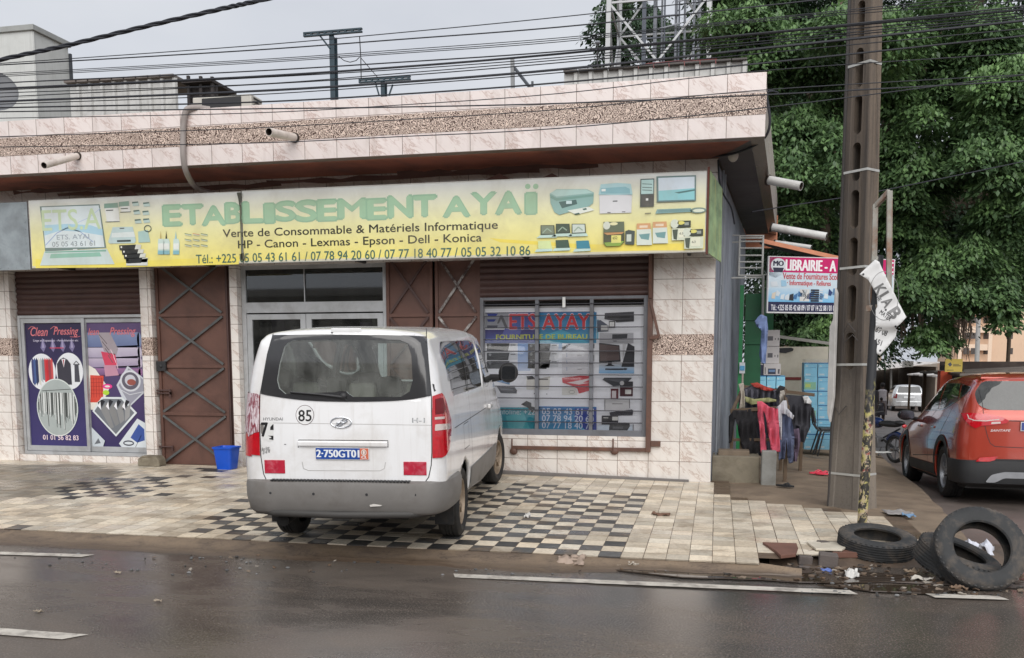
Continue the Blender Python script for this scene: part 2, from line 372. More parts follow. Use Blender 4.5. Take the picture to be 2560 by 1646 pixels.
# --- concrete apron that slopes to the road
M_CONC = P('dirty_concrete', S(122, 108, 92), .75, var=.22, scale=3, dirt=S(82, 70, 60), dscale=2.2, damt=.7, bump=.5, bscale=45)
def apron_fn(mb):
    xs = list(np.arange(-40, -10, 1.5)) + list(np.arange(-10, .78, .06)); vs = []; K = 9
    for x in xs:
        yb = 7.66 + .10 * noise.noise(Vector((x * .9, 1, 0))) + .05 * noise.noise(Vector((x * 4, 5, 0))) + .2 * min(1, max(0, (x + 1.3) / .6)) + .1 * max(0, x - .4); yt = PAVE_FRONT(x) + .01 if x < .42 else 8.1 - (x - .42) * .5
        for k in range(K):
            t = k / (K - 1); y = lerp(yb, max(yt, yb + .02), t); z = lerp(-.206, pave_z(x, 8.06) - .004, min(1, t ** .8)); vs.append((x, y, z + .010 * noise.noise(Vector((x * 3, y * 5, 2))) * math.sin(math.pi * t) + (.012 * math.sin(math.pi * min(1, t * 5)) if t < .2 else 0)))
    mb.add(vs, [(i * K + k, (i + 1) * K + k, (i + 1) * K + k + 1, i * K + k + 1) for i in range(len(xs) - 1) for k in range(K - 1)], 0, sm=True)
def m_apron():
    m, N, L, b = newmat('apron_concrete'); pos = N.new('ShaderNodeNewGeometry').outputs['Position']; sp = N.new('ShaderNodeSeparateXYZ'); L.new(pos, sp.inputs[0])
    n1 = tnoise(N, L, pos, 2.2, 8, .65, .4); n2 = tnoise(N, L, pos, 40, 5, .7); n3 = tnoise(N, L, scaled(N, L, pos, (1, 3, 1)), 2.4, 9, .7, 1.2)
    c = mixc(N, L, ramp(N, L, n1, .35, .65), S(136, 118, 98), S(104, 90, 78)); c = mixc(N, L, mth(N, L, 'MULTIPLY', ramp(N, L, n2, .5, .72), .5), c, S(76, 66, 58))
    w_ = ramp(N, L, mth(N, L, 'ADD', sp.outputs[2], mth(N, L, 'MULTIPLY_ADD', n1, .10, -.05)), -.165, -.195); c = mixc(N, L, mth(N, L, 'MULTIPLY', w_, .75), c, S(70, 58, 50))      # damp, stained foot
    k = mth(N, L, 'ABSOLUTE', mth(N, L, 'SUBTRACT', n3, .5)); c = mixc(N, L, mth(N, L, 'MULTIPLY', ramp(N, L, k, .012, .004), mth(N, L, 'MULTIPLY', ramp(N, L, n1, .45, .55), .8)), c, S(44, 38, 34))   # cracks
    L.new(c, b.inputs['Base Color']); L.new(mth(N, L, 'MULTIPLY_ADD', w_, -.4, .75), b.inputs['Roughness']); bn = N.new('ShaderNodeBump'); bn.inputs['Strength'].default_value = .5; bn.inputs['Distance'].default_value = .006; L.new(n2, bn.inputs['Height']); L.new(bn.outputs[0], b.inputs['Normal']); return m
one('apron', m_apron(), apron_fn, 'cracked brown concrete apron sloping from the tiles to the road', 'kerb', kind='structure')
# --- water standing in the gutter
def m_water():
    m, N, L, b = newmat('puddle_water'); b.inputs['Base Color'].default_value = (*S(66, 56, 48), 1); b.inputs['Roughness'].default_value = .02; b.inputs['Specular IOR Level'].default_value = .9
    pos = N.new('ShaderNodeNewGeometry').outputs['Position']; bn = N.new('ShaderNodeBump'); bn.inputs['Strength'].default_value = .04; bn.inputs['Distance'].default_value = .01
    L.new(tnoise(N, L, pos, 6, 2), bn.inputs['Height']); L.new(bn.outputs[0], b.inputs['Normal']); return m
def puddle_fn(px):
    def fn(mb):
        pts = [aZ(a, b, -.190) for a, b in px]; n = len(pts); out = []
        for i in range(n):
            for t in (0, .25, .5, .75):
                p = pts[i].lerp(pts[(i + 1) % n], t); p = p + Vector((noise.noise(p * 4), noise.noise(p * 4 + Vector((9, 0, 0))), 0)) * .05; p.z = -.190; out.append((p.x, p.y))
        mb.prism(out, lambda a, b, d: Vector((a, b, d)), -.20, -.190)
    return fn
WAT = m_water()
one('puddle', WAT, puddle_fn([(1440, 1414), (1700, 1416), (1950, 1418), (2080, 1422), (2280, 1438), (2300, 1452), (2100, 1458), (1900, 1448), (1700, 1441)]), 'shallow brown puddle in the gutter by the broken kerb', 'puddle', kind='structure')
one('puddle', WAT, puddle_fn([(2040, 1462), (2300, 1462), (2400, 1472), (2340, 1482), (2180, 1478)]), 'thin film of water beside the flat tyre', 'puddle', kind='structure')
# --- side street and its raised footway
M_MUD = P('muddy_street', S(104, 94, 88), .55, var=.25, scale=1.4, dirt=S(70, 62, 58), dscale=.9, damt=.75, bump=.5, bscale=30)
def street_fn(mb):
    ys = [7.9, 8.3, 8.7, 9.2] + list(np.arange(9.6, 22, .6)) + list(np.arange(22, 60, 2)) + [60, 80, 120, 165]
    vs = []; us = list(np.linspace(0, 1, 26))
    for y in ys:
        x0 = (kerb_x(y) - .3) if y > 8.6 else lerp(.7, 2.0, (y - 7.9) / .7); x1 = 48 + y * .2
        for u in us:
            x = lerp(x0, x1, u ** 2); vs.append((x, y, street_z(y) + .004 + .03 * noise.noise(Vector((x * .5, y * .4, 7))) * min(1, (y - 7.9))))
    n = len(us); mb.add(vs, [(j * n + i, j * n + i + 1, (j + 1) * n + i + 1, (j + 1) * n + i) for j in range(len(ys) - 1) for i in range(n - 1)], sm=True)
one('side_street', M_MUD, street_fn, 'muddy side street running downhill past the tyres', 'street', kind='structure')
M_FOOT = P('footway_concrete', S(128, 112, 94), .8, var=.2, scale=2.4, dirt=S(88, 74, 62), dscale=1.8, damt=.65, bump=.5, bscale=40)
def foot_fn(mb):
    ys = list(np.arange(8.75, 22, .35)) + [23, 26, 30, 36, 42, 50, 60]; us = [0, .1, .2, .3, .4, .5, .6, .7, .8, .9, .97, 1]; vs = []
    for y in ys:
        x0 = (max(-.3, 1.7 - (y - 8.75) * .9) if y < 11 else -.3 + (0.6 if y > 14 else .0)); x1 = kerb_x(y) + .03 * noise.noise(Vector((y * 3, 0, 0)))
        x0 = min(x0, x1 - .3)
        for u in us:
            x = lerp(x0, x1, u); vs.append((x, y, side_z(x, y) - .016 + .012 * noise.noise(Vector((x * 2, y * 2, 1)))))
        vs.append((x1 + .03, y, street_z(y) - .03))
    n = len(us) + 1; mb.add(vs, [(j * n + i, j * n + i + 1, (j + 1) * n + i + 1, (j + 1) * n + i) for j in range(len(ys) - 1) for i in range(n - 1)], sm=True)
    mb.add([vs[i] for i in range(n)] + [(vs[i][0], vs[i][1], -.3) for i in range(n)], [(i, i + n, i + n + 1, i + 1) for i in range(n - 1)])
one('footway', M_FOOT, foot_fn, 'worn concrete footway with a kerb along the side street', 'pavement', kind='structure')
# ================================================================ SHOP BUILDING
def m_marble(name, x0, wd, z0, ht, base, vein, grout=S(120, 105, 96)):
    """glazed wall tile printed with the same diagonal brown veins on every tile"""
    m, N, L, b = newmat(name); pos = N.new('ShaderNodeNewGeometry').outputs['Position']
    sp = N.new('ShaderNodeSeparateXYZ'); L.new(pos, sp.inputs[0])
    h = mth(N, L, 'ADD', sp.outputs[0], sp.outputs[1]); u = mth(N, L, 'DIVIDE', mth(N, L, 'SUBTRACT', h, x0), wd); v = mth(N, L, 'DIVIDE', mth(N, L, 'SUBTRACT', sp.outputs[2], z0), ht)
    fu = mth(N, L, 'FRACT', u); fv = mth(N, L, 'FRACT', v)
    cell = N.new('ShaderNodeCombineXYZ'); L.new(mth(N, L, 'FLOOR', u), cell.inputs[0]); L.new(mth(N, L, 'FLOOR', v), cell.inputs[1])
    wn = N.new('ShaderNodeTexWhiteNoise'); L.new(cell.outputs[0], wn.inputs['Vector'])
    q = N.new('ShaderNodeCombineXYZ')                                   # turned 40 degrees, stretched along the vein
    a = mth(N, L, 'MULTIPLY', fu, wd); c_ = mth(N, L, 'MULTIPLY', fv, ht)
    L.new(mth(N, L, 'MULTIPLY', mth(N, L, 'ADD', a, c_), 1.0), q.inputs[0]); L.new(mth(N, L, 'MULTIPLY', mth(N, L, 'SUBTRACT', a, c_), .28), q.inputs[1])
    L.new(mth(N, L, 'MULTIPLY', mth(N, L, 'FLOOR', mth(N, L, 'MULTIPLY', wn.outputs[0], 3)), 3.7), q.inputs[2])
    n1 = tnoise(N, L, q.outputs[0], 9, 5, .6, .8); n2 = tnoise(N, L, q.outputs[0], 4.5, 3, .5)
    ridge = mth(N, L, 'ABSOLUTE', mth(N, L, 'SUBTRACT', n1, .5)); vn = ramp(N, L, ridge, .04, .0)
    c = mixc(N, L, mth(N, L, 'MULTIPLY', mth(N, L, 'MULTIPLY', vn, ramp(N, L, n2, .44, .58)), .62), base, vein)
    c = mixc(N, L, mth(N, L, 'MULTIPLY', ramp(N, L, n2, .5, .7), .12), c, vein)
    k = N.new('ShaderNodeHueSaturation'); L.new(c, k.inputs['Color']); L.new(mth(N, L, 'MULTIPLY_ADD', wn.outputs[0], .08, .95), k.inputs['Value'])
    g = mth(N, L, 'MINIMUM', mth(N, L, 'MULTIPLY', mth(N, L, 'SUBTRACT', .5, mth(N, L, 'ABSOLUTE', mth(N, L, 'SUBTRACT', fu, .5))), wd), mth(N, L, 'MULTIPLY', mth(N, L, 'SUBTRACT', .5, mth(N, L, 'ABSOLUTE', mth(N, L, 'SUBTRACT', fv, .5))), ht))
    c = mixc(N, L, ramp(N, L, g, .0045, .0028), k.outputs[0], grout)
    d = tnoise(N, L, scaled(N, L, pos, (3, 3, .6)), 1.4, 7, .65)
    c = mixc(N, L, mth(N, L, 'MULTIPLY', ramp(N, L, d, .52, .75), .35), c, S(138, 116, 100))
    L.new(c, b.inputs['Base Color']); b.inputs['Roughness'].default_value = .22
    bn = N.new('ShaderNodeBump'); bn.inputs['Strength'].default_value = .5; bn.inputs['Distance'].default_value = .003; L.new(ramp(N, L, g, .002, .006), bn.inputs['Height']); L.new(bn.outputs[0], b.inputs['Normal'])
    return m
def m_mosaic():
    """beige tile with a dark maze relief"""
    m, N, L, b = newmat('maze_mosaic'); pos = N.new('ShaderNodeNewGeometry').outputs['Position']
    n = N.new('ShaderNodeTexNoise'); n.inputs['Scale'].default_value = 19; n.inputs['Detail'].default_value = .6; n.inputs['Distortion'].default_value = .3; L.new(scaled(N, L, pos, (1, 1, 1)), n.inputs['Vector'])
    s = mth(N, L, 'SINE', mth(N, L, 'MULTIPLY', n.outputs[0], 46)); v = N.new('ShaderNodeTexVoronoi'); v.inputs['Scale'].default_value = 50; L.new(pos, v.inputs['Vector'])
    s = mth(N, L, 'ADD', s, mth(N, L, 'MULTIPLY', mth(N, L, 'SUBTRACT', v.outputs[0], .4), 1.6))
    c = mixc(N, L, ramp(N, L, s, .0, .4), S(214, 194, 180), S(84, 62, 53))
    t = tnoise(N, L, pos, 2, 4); c = mixc(N, L, mth(N, L, 'MULTIPLY', ramp(N, L, t, .5, .75), .3), c, S(120, 98, 84))
    L.new(c, b.inputs['Base Color']); b.inputs['Roughness'].default_value = .4; return m
MARB = m_marble('wall_tile', -.05 + FY + .001, .425, -.045, .2745, S(226, 220, 214), S(158, 122, 102))
MARBP = m_marble('parapet_tile', .49 + 11.65, .452, 4.248, .2585, S(226, 215, 211), S(164, 126, 112))
MOSA = m_mosaic()
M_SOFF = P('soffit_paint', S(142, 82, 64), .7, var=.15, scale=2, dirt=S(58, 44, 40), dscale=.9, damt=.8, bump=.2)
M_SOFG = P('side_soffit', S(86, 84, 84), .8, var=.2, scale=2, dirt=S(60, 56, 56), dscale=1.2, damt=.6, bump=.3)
M_ORNG = P('orange_paint', S(206, 138, 106), .7, var=.1, dirt=S(150, 92, 66), damt=.5)
M_GREYW = P('blue_grey_wall', S(150, 156, 166), .8, var=.1, scale=2, dirt=S(104, 108, 114), dscale=1.4, damt=.6, bump=.3, streak=(S(92, 96, 104), .6))
M_BROWN = P('brown_metal', S(98, 68, 58), .55, var=.12, scale=3, dirt=S(70, 48, 42), dscale=2.2, damt=.6, bump=.08)
M_DBROWN = P('dark_brown_metal', S(74, 52, 48), .5, var=.12, scale=3, dirt=S(52, 38, 36), damt=.5)
M_BRACE = P('grey_green_metal', S(84, 86, 86), .5, var=.15, scale=8, dirt=S(62, 60, 56), dscale=6, damt=.6)
M_ALU = P('aluminium', S(176, 178, 180), .4, metal=.25, var=.06, scale=5, dirt=S(120, 118, 114), dscale=3, damt=.4)
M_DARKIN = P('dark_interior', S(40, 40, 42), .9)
M_GLASSD = glassmat('shop_glass', (.6, .63, .64), .03)
M_PVC = P('pvc_pipe', S(214, 204, 196), .45, var=.08, scale=6, dirt=S(150, 132, 118), dscale=5, damt=.5)
M_PRINT = P('printed_film', None, .35, var=.05, scale=4, attr=True, dirt=None)
M_VINYL = P('printed_vinyl', None, .45, var=.06, scale=3, attr=True, dirt=S(150, 140, 120), dscale=1.6, damt=.25)
M_BLACK = P('black_metal', S(40, 40, 42), .5, var=.15)
M_RUBBER = P('black_rubber', S(30, 30, 31), .7, var=.2, dirt=S(64, 58, 52), dscale=9, damt=.5)
B = thing('shop_building', 'single storey shop row faced with veined tiles under a deep tiled parapet', 'building', (-5, FY, 0))
X_ = lambda x, y, Y=FY: aY(x, y, Y).x
Z_ = lambda x, y, Y=FY: aY(x, y, Y).z
XR = -.05; PXR = .49; PY = 11.65; ZS = 4.248; ZT = 4.985; SD = .0745      # SD: the side wall turns a little off square
def sx(Y, x0=XR, y0=FY): return x0 + (Y - y0) * SD
part('parapet', MARBP, B, lambda mb: (mb.box(-26, PXR, PY, PY + .16, ZS, ZT),
     mb.prism([(PXR, PY + .165), (sx(20.6, PXR, PY), 20.6), (sx(20.6, PXR, PY) - .16, 20.6), (PXR - .16, PY + .165)], lambda a, b, d: Vector((a, b, d)), ZS, ZT - .02)))
part('mosaic_band', MOSA, B, lambda mb: mb.box(-26, PXR + .003, PY - .004, PY - .001, ZS + .2585, ZS + .505))
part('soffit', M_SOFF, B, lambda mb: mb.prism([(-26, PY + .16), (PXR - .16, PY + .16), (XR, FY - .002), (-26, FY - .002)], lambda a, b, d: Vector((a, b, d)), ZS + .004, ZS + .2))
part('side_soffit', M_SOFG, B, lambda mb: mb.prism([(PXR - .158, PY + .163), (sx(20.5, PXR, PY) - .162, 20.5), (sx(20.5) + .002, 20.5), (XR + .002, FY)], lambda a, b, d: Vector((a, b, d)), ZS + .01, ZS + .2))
part('roof_slab', M_CONC, B, lambda mb: mb.prism([(-26, PY + .17), (PXR - .17, PY + .17), (sx(20.4, PXR, PY) - .17, 20.4), (-26, 20.4)], lambda a, b, d: Vector((a, b, d)), ZS + .21, ZS + .32))
part('fascia', M_ORNG, B, lambda mb: mb.box(sx(20.6) - .05, sx(20.6, PXR, PY) + .02, 20.61, 20.75, ZS - .27, ZS + .4))
part('front_wall', MARB, B, lambda mb: mb.box(-26, XR, FY, FY + .2, 3.02, ZS))
# right-hand pier, wall under the window, side wall
px_win_r = X_(1622, 1000); px_win_l = X_(1199, 1000); zsill = Z_(1450, 1090)
part('pier', MARB, B, lambda mb: mb.box(px_win_r, XR, FY, FY + .3, -.12, 3.02))
part('mosaic_band', MOSA, B, lambda mb: mb.box(px_win_r + .01, XR - .002, FY - .004, FY - .001, Z_(1705, 888), Z_(1705, 836)))
part('window_wall', MARB, B, lambda mb: mb.box(px_win_l, px_win_r, FY, FY + .3, -.12, zsill))
def sidewall(mb):
    mb.prism([(XR + .002, FY + .31), (sx(20.5), 20.5), (sx(20.5) - .2, 20.5), (XR - .2, FY + .31)], lambda a, b, d: Vector((a, b, d)), -.3, ZS)
    mb.prism([(XR + .002, FY + .002), (XR + .012, FY + .31), (XR - .001, FY + .31), (XR + .0005, FY + .002)], lambda a, b, d: Vector((a, b, d)), -.2, ZS)
part('side_wall', M_GREYW, B, sidewall)
def conduit(mb):
    mb.tube([(sx(13.2) + .03, 13.2, -.05), (sx(13.2) + .03, 13.2, 2.6), (sx(13.3) + .03, 13.3, 2.65), (sx(13.3) + .03, 13.3, 4.2)], .014, 8)
    mb.tube([(sx(13.6) + .03, 13.6, .2), (sx(13.6) + .03, 13.6, 4.2)], .02, 8)
part('conduit', P('grey_conduit', S(130, 134, 140), .5), B, conduit)
# pillars
def pil(x0, x1, mz=True, d=.3):
    part('pillar', MARB, B, lambda mb: mb.box(x0, x1, FY - .004, FY + d, -.06, 3.015))
    if mz: part('mosaic_band', MOSA, B, lambda mb: mb.box(x0 - .003, x1 + .003, FY - .008, FY + d - .05, Z_(1705, 888), Z_(1705, 836)))
xa, xb = X_(0, 900) - 1.2, X_(33, 900)
pil(xa, xb); p2a, p2b = X_(357, 900), X_(384, 900); pil(p2a, p2b); p3a, p3b = X_(580, 900), X_(598, 900); pil(p3a, p3b, False)
# room behind the openings
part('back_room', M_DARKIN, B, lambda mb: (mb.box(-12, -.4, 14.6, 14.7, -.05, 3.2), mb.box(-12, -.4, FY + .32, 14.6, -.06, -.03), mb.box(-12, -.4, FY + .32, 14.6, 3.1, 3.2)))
# roller shutters
def slats(mb, x0, x1, z0, z1, Y, n):
    for i in range(n):
        a = z0 + (z1 - z0) * i / n; b = z0 + (z1 - z0) * (i + 1) / n; h = b - a
        prof = [(0, 0), (-.006, .12), (-.017, .3), (-.020, .5), (-.017, .7), (-.006, .88), (0, 1)]
        vs = [(x, Y + d, a + h * t) for d, t in prof for x in (x0, x1)]
        mb.add(vs, [(2 * k, 2 * k + 1, 2 * k + 3, 2 * k + 2) for k in range(6)], sm=True)
    mb.box(x0, x1, Y - .03, Y + .01, z0 - .05, z0)
part('roller_shutter', M_DBROWN, B, lambda mb: slats(mb, xb + .02, p2a - .005, Z_(200, 788, FY + .14), 3.1, FY + .14, 9), label='dark brown roller shutter over the laundry window')
part('roller_shutter', M_DBROWN, B, lambda mb: slats(mb, px_win_l, px_win_r - .02, Z_(1400, 742, FY + .06), 3.1, FY + .06, 7), label='dark brown roller shutter over the barred window')
# --- laundry window: two sliding leaves with posters
LY = FY + .13
lw = part('laundry_window', M_ALU, B, lambda mb: (
    mb.box(xb + .03, xb + .075, LY - .03, LY + .08, .1, Z_(200, 788, LY)), mb.box(p2a - .05, p2a - .005, LY - .03, LY + .08, .1, Z_(200, 788, LY)),
    mb.box(xb + .075, p2a - .05, LY - .03, LY + .08, Z_(200, 788, LY) - .045, Z_(200, 788, LY)), mb.box(xb + .075, p2a - .05, LY - .04, LY + .08, .1, .15)), bevel=.004)
part('threshold', MARB, B, lambda mb: mb.box(xb + .003, p2a - .003, FY + .02, FY + .3, -.06, .098))
cL = lambda x, y: (lambda q: (q.x, q.z))(aY(30 + x / 3.757, 770 + y / 3.757, LY))
mxL = cL(690, 700)[0]; zt = Z_(200, 788, LY) - .05; zb_ = .155
def leaf(mb, x0, x1, Y):
    for a, b, c, d in ((x0, x0 + .055, zb_, zt), (x1 - .055, x1, zb_, zt), (x0 + .055, x1 - .055, zt - .07, zt), (x0 + .055, x1 - .055, zb_, zb_ + .085)): mb.box(a, b, Y, Y + .03, c, d)
f1 = part('sliding_leaf', M_ALU, lw, lambda mb: leaf(mb, xb + .08, mxL + .04, LY - .02), bevel=.003)
f2 = part('sliding_leaf', M_ALU, lw, lambda mb: leaf(mb, mxL - .01, p2a - .055, LY + .015), bevel=.003)
def poster_left():
    p = Print(planeXZ(LY + .01)); q = cL
    x0, x1, z0, z1 = xb + .13, mxL - .012, zb_ + .08, zt - .068; w, h = x1 - x0, z1 - z0
    NAV = S(50, 44, 88); p.rect(x0, z0, x1, z1, S(58, 52, 104), S(44, 36, 66)); p.up()
    for k in (.3, .47, .64, .8):                                        # pale folded ribbons behind the title
        cx = x0 + w * k; p.poly([(cx - .045, z0 + h * .80), (cx, z0 + h * .88), (cx + .06, z0 + h * .81), (cx + .01, z0 + h * .765)], S(120, 112, 150))
        p.poly([(cx - .015, z0 + h * .80), (cx, z0 + h * .88), (cx + .03, z0 + h * .80)], S(160, 152, 184), p.l + 1)
    p.up(2); PK = S(214, 120, 126)
    p.text('Clean', x0 + w * .1, z0 + h * .895, x0 + w * .40, z0 + h * .965, PK, shear=.35, bold=.012); p.text('Pressing', x0 + w * .50, z0 + h * .885, x0 + w * .93, z0 + h * .965, PK, shear=.35, bold=.012)
    for cx in (.14, .53): p.line([(x0 + w * (cx - .08), z0 + h * .95), (x0 + w * (cx - .02), z0 + h * .972), (x0 + w * (cx + .04), z0 + h * .966)], .008, PK)
    p.line([(x0 + w * .78, z0 + h * .888), (x0 + w * .9, z0 + h * .884), (x0 + w * .96, z0 + h * .893)], .007, PK)
    p.text('Linge et Repassage - Ameublement etc', x0 + w * .14, z0 + h * .845, x0 + w * .92, z0 + h * .868, S(205, 198, 220), bold=.01)
    p.rect(x0 + w * .42, z0 + h * .795, x0 + w * .66, z0 + h * .802, S(196, 60, 84)); p.up()
    ra = w * .215; A1 = (x0 + w * .265, z0 + h * .605); A2 = (x0 + w * .74, z0 + h * .612)
    for c in (A1, A2): p.ell(*c, ra * 1.1, ra * 1.28, S(222, 224, 228), n=40)
    p.up()
    cols = [(60, 66, 110), (70, 92, 140), (44, 50, 84), (206, 204, 196), (176, 184, 186), (120, 128, 136), (202, 58, 62), (186, 44, 52), (150, 62, 70), (196, 80, 80)]
    for k, c in enumerate(cols):                                        # clothes on a rail
        a = A1[0] - ra * .82 + ra * 1.7 * k / 10; p.poly([(a, A1[1] - ra * (.75 + .25 * math.sin(k))), (a + ra * .2, A1[1] - ra * (.8 + .2 * math.cos(k * 2))), (a + ra * .19, A1[1] + ra * .8), (a + ra * .08, A1[1] + ra * 1.0), (a - ra * .02, A1[1] + ra * .75)], S(*c), p.l + k % 3)
    p.up(3); c = A2; sx_, sz = c[0] - ra * .42, c[1]
    p.poly([(sx_ - ra * .52, sz - ra * .95), (sx_ - ra * .55, sz + ra * .5), (sx_ - ra * .3, sz + ra * .8), (sx_, sz + ra * .95), (sx_ + ra * .32, sz + ra * .8), (sx_ + ra * .56, sz + ra * .5), (sx_ + ra * .58, sz - ra * .95)], S(58, 56, 66))
    p.up(); p.poly([(sx_ - ra * .16, sz + ra * .85), (sx_, sz + ra * .25), (sx_ + ra * .16, sz + ra * .85)], S(225, 225, 230)); p.up(); p.poly([(sx_ - .012, sz + ra * .8), (sx_, sz + ra * .3), (sx_ + .012, sz + ra * .8)], S(170, 50, 60))
    tx = c[0] + ra * .6; p.poly([(tx - ra * .2, sz - ra * .75), (tx - ra * .16, sz + ra * .45), (tx + ra * .16, sz + ra * .45), (tx + ra * .22, sz - ra * .75)], S(70, 70, 78)); p.line([(tx - ra * .24, sz + ra * .46), (tx, sz + ra * .7), (tx + ra * .24, sz + ra * .46), (tx - ra * .24, sz + ra * .46)], .012, S(60, 60, 66))
    p.up(); B_ = (x0 + w * .5, z0 + h * .315); rb = w * .36
    p.ell(*B_, rb, rb * 1.22, S(205, 212, 208), n=44); p.up(); p.ell(B_[0], B_[1], rb * .96, rb * 1.17, S(164, 172, 170), n=44); p.up()
    for k in range(54):
        t = (k + .5) / 54 * 2 - 1; hh = math.sqrt(1 - t * t) * rb * 1.1; a = B_[0] + t * rb * .93; g = random.choice([58, 76, 96, 130, 196, 214, 84, 206])
        z1_ = B_[1] + min(hh, rb * .62) ; z0_ = B_[1] - min(hh, rb * random.uniform(.2, .95) * (1 if t > -.1 else .45))
        p.poly([(a - .007, z0_), (a + .004, z0_ - .01), (a + .011, z1_), (a - .003, z1_ + .008)], S(g, g + 4, g + 2))
    p.line([(B_[0] - rb * .7, B_[1] + rb * .7), (B_[0] + rb * .7, B_[1] + rb * .78)], .01, S(60, 60, 60)); p.line([(B_[0] - rb * .5, B_[1] + rb * .7), (B_[0] - rb * .45, B_[1] - rb * .8)], .01, S(70, 66, 66)); p.up()
    p.text('01 01 56 82 83', x0 + w * .22, z0 + h * .05, x0 + w * .84, z0 + h * .09, S(226, 206, 214), bold=.03)
    p.build('poster', M_PRINT, f1)
poster_left()
def poster_right():
    p = Print(planeXZ(LY + .04)); x0, x1, z0, z1 = mxL + .047, p2a - .115, zb_ + .08, zt - .068; w, h = x1 - x0, z1 - z0
    q = lambda a, b: (x0 + w * a, z0 + h * b); pl = lambda pts, c, l=None: p.poly([q(*t) for t in pts], c, l)
    p.rect(x0, z0, x1, z1, S(54, 46, 90), S(92, 74, 112)); p.up()
    for k, (b, c, c2) in enumerate(((.80, (128, 142, 176), (100, 112, 150)), (.715, (196, 188, 204), (168, 158, 180)), (.64, (190, 178, 196), (150, 136, 164)), (.575, (150, 110, 150), (110, 80, 120)))):   # folded shirts
        t = (.12, .09, .08, .06)[k]; p.quad([q(0, b), q(.9, b + .005), q(.97, b + .02), q(.97, b + .02)], S(*c2)); p.rect(x0, z0 + h * b, x0 + w * .95, z0 + h * (b + t), S(*c2), S(*c)); p.ell(x0 + w * .95, z0 + h * (b + t / 2), w * .04, h * t / 2, S(*c)); p.rect(x0, z0 + h * b, x0 + w * .95, z0 + h * b + .006, S(70, 60, 90), l=p.l + 1)
    p.up(2); pl([(.2, .92), (.42, .92), (.56, .79), (.52, .74), (.3, .77)], S(160, 150, 156)); pl([(.24, .77), (.5, .75), (.53, .66), (.3, .66)], S(206, 70, 96)); pl([(.28, .66), (.5, .66), (.55, .58), (.3, .57)], S(190, 140, 160)); p.up()
    for k in range(7): p.line([q(.22 + .05 * k, .905 - .055 * k + .1 * (k > 3)), q(.36 + .03 * k, .83 - .05 * k + .1 * (k > 3))], .012, S(96, 84, 90) if k < 4 else S(232, 200, 210))
    p.up(); p.text('lean', x0 + w * .02, z0 + h * .90, x0 + w * .22, z0 + h * .955, S(214, 120, 126), shear=.35, bold=.012); p.text('Pressing', x0 + w * .42, z0 + h * .885, x0 + w * .90, z0 + h * .96, S(214, 120, 126), shear=.35, bold=.012); p.up()
    pl([(0, .30), (0, .66), (.12, .63), (.36, .47), (.16, .3)], S(224, 220, 210)); p.up(); pl([(.0, .36), (.02, .58), (.27, .575), (.24, .40), (.12, .36)], S(206, 74, 58)); p.up()
    for k in range(5):
        p.line([q(.02 + .05 * k, .40), q(.03 + .05 * k, .56)], .007, S(150, 40, 36)); p.line([q(.02, .43 + .03 * k), q(.25, .43 + .03 * k)], .006, S(150, 40, 36))
    p.ell(*q(.33, .49), w * .09, h * .02, S(226, 60, 140)); p.ell(*q(.33, .49), w * .05, h * .008, S(224, 220, 210), l=p.l + 1); p.ell(*q(.3, .44), w * .06, h * .02, S(170, 206, 60)); p.up()
    pl([(.50, .50), (.72, .655), (1, .56), (1, .44), (.72, .325), (.62, .37)], S(196, 200, 208)); p.up(); pl([(.54, .50), (.74, .635), (1, .545), (1, .455), (.73, .345)], S(150, 150, 162)); p.up()
    c = q(.76, .535); p.ell(*c, w * .19, h * .085, S(206, 208, 214)); p.up(); p.ell(*c, w * .155, h * .07, S(96, 92, 104)); p.up(); p.ell(c[0], c[1] + .01, w * .10, h * .045, S(196, 196, 204)); p.ell(c[0] + .02, c[1] - .02, w * .08, h * .025, S(150, 84, 74), l=p.l + 1); p.up(2)
    p.line([q(.55, .47), q(.74, .425), q(1, .45)], .012, S(206, 208, 214)); p.up()
    pl([(.03, .29), (.22, .405), (.6, .405), (.86, .28), (.45, .085)], S(214, 220, 222)); p.up(); pl([(.07, .29), (.24, .39), (.58, .39), (.81, .28), (.45, .105)], S(112, 116, 122)); p.up()
    for k in range(4):
        a = .14 + .15 * k; pl([(a, .33 - .02 * k + .03), (a + .08, .385), (a + .14, .37), (a + .05, .31)], S(34, 34, 40)); pl([(a + .0, .33), (a + .05, .37), (a + .06, .30)], S(232, 232, 236), p.l + 1); pl([(a + .05, .30), (a + .16, .36), (.42 + .1 * k, .16 + .03 * k), (.36 + .09 * k, .15 + .02 * k)], S(*[(132, 128, 140, 150)[k]] * 3))
    p.up(2); pl([(0, .0), (0, .16), (.24, .05), (.2, 0)], S(190, 198, 204)); pl([(.5, .03), (.86, .235), (1, .20), (1, 0), (.55, 0)], S(206, 212, 216)); p.up(); pl([(.72, .08), (.88, .19), (.98, .15), (.98, .06), (.84, .04)], S(58, 82, 150)); pl([(.04, .02), (.12, .07), (.16, .03)], S(100, 104, 110))
    p.ring(*q(.68, .035), w * .1, h * .022, .02, S(40, 42, 60)); p.line([q(.8, .0), q(.92, .1)], .01, S(120, 120, 120))
    p.build('poster', M_PRINT, f2)
poster_right()
part('handle', M_BLACK, f2, lambda mb: mb.box(p2a - .09, p2a - .075, LY - .01, LY + .014, .95, 1.25))
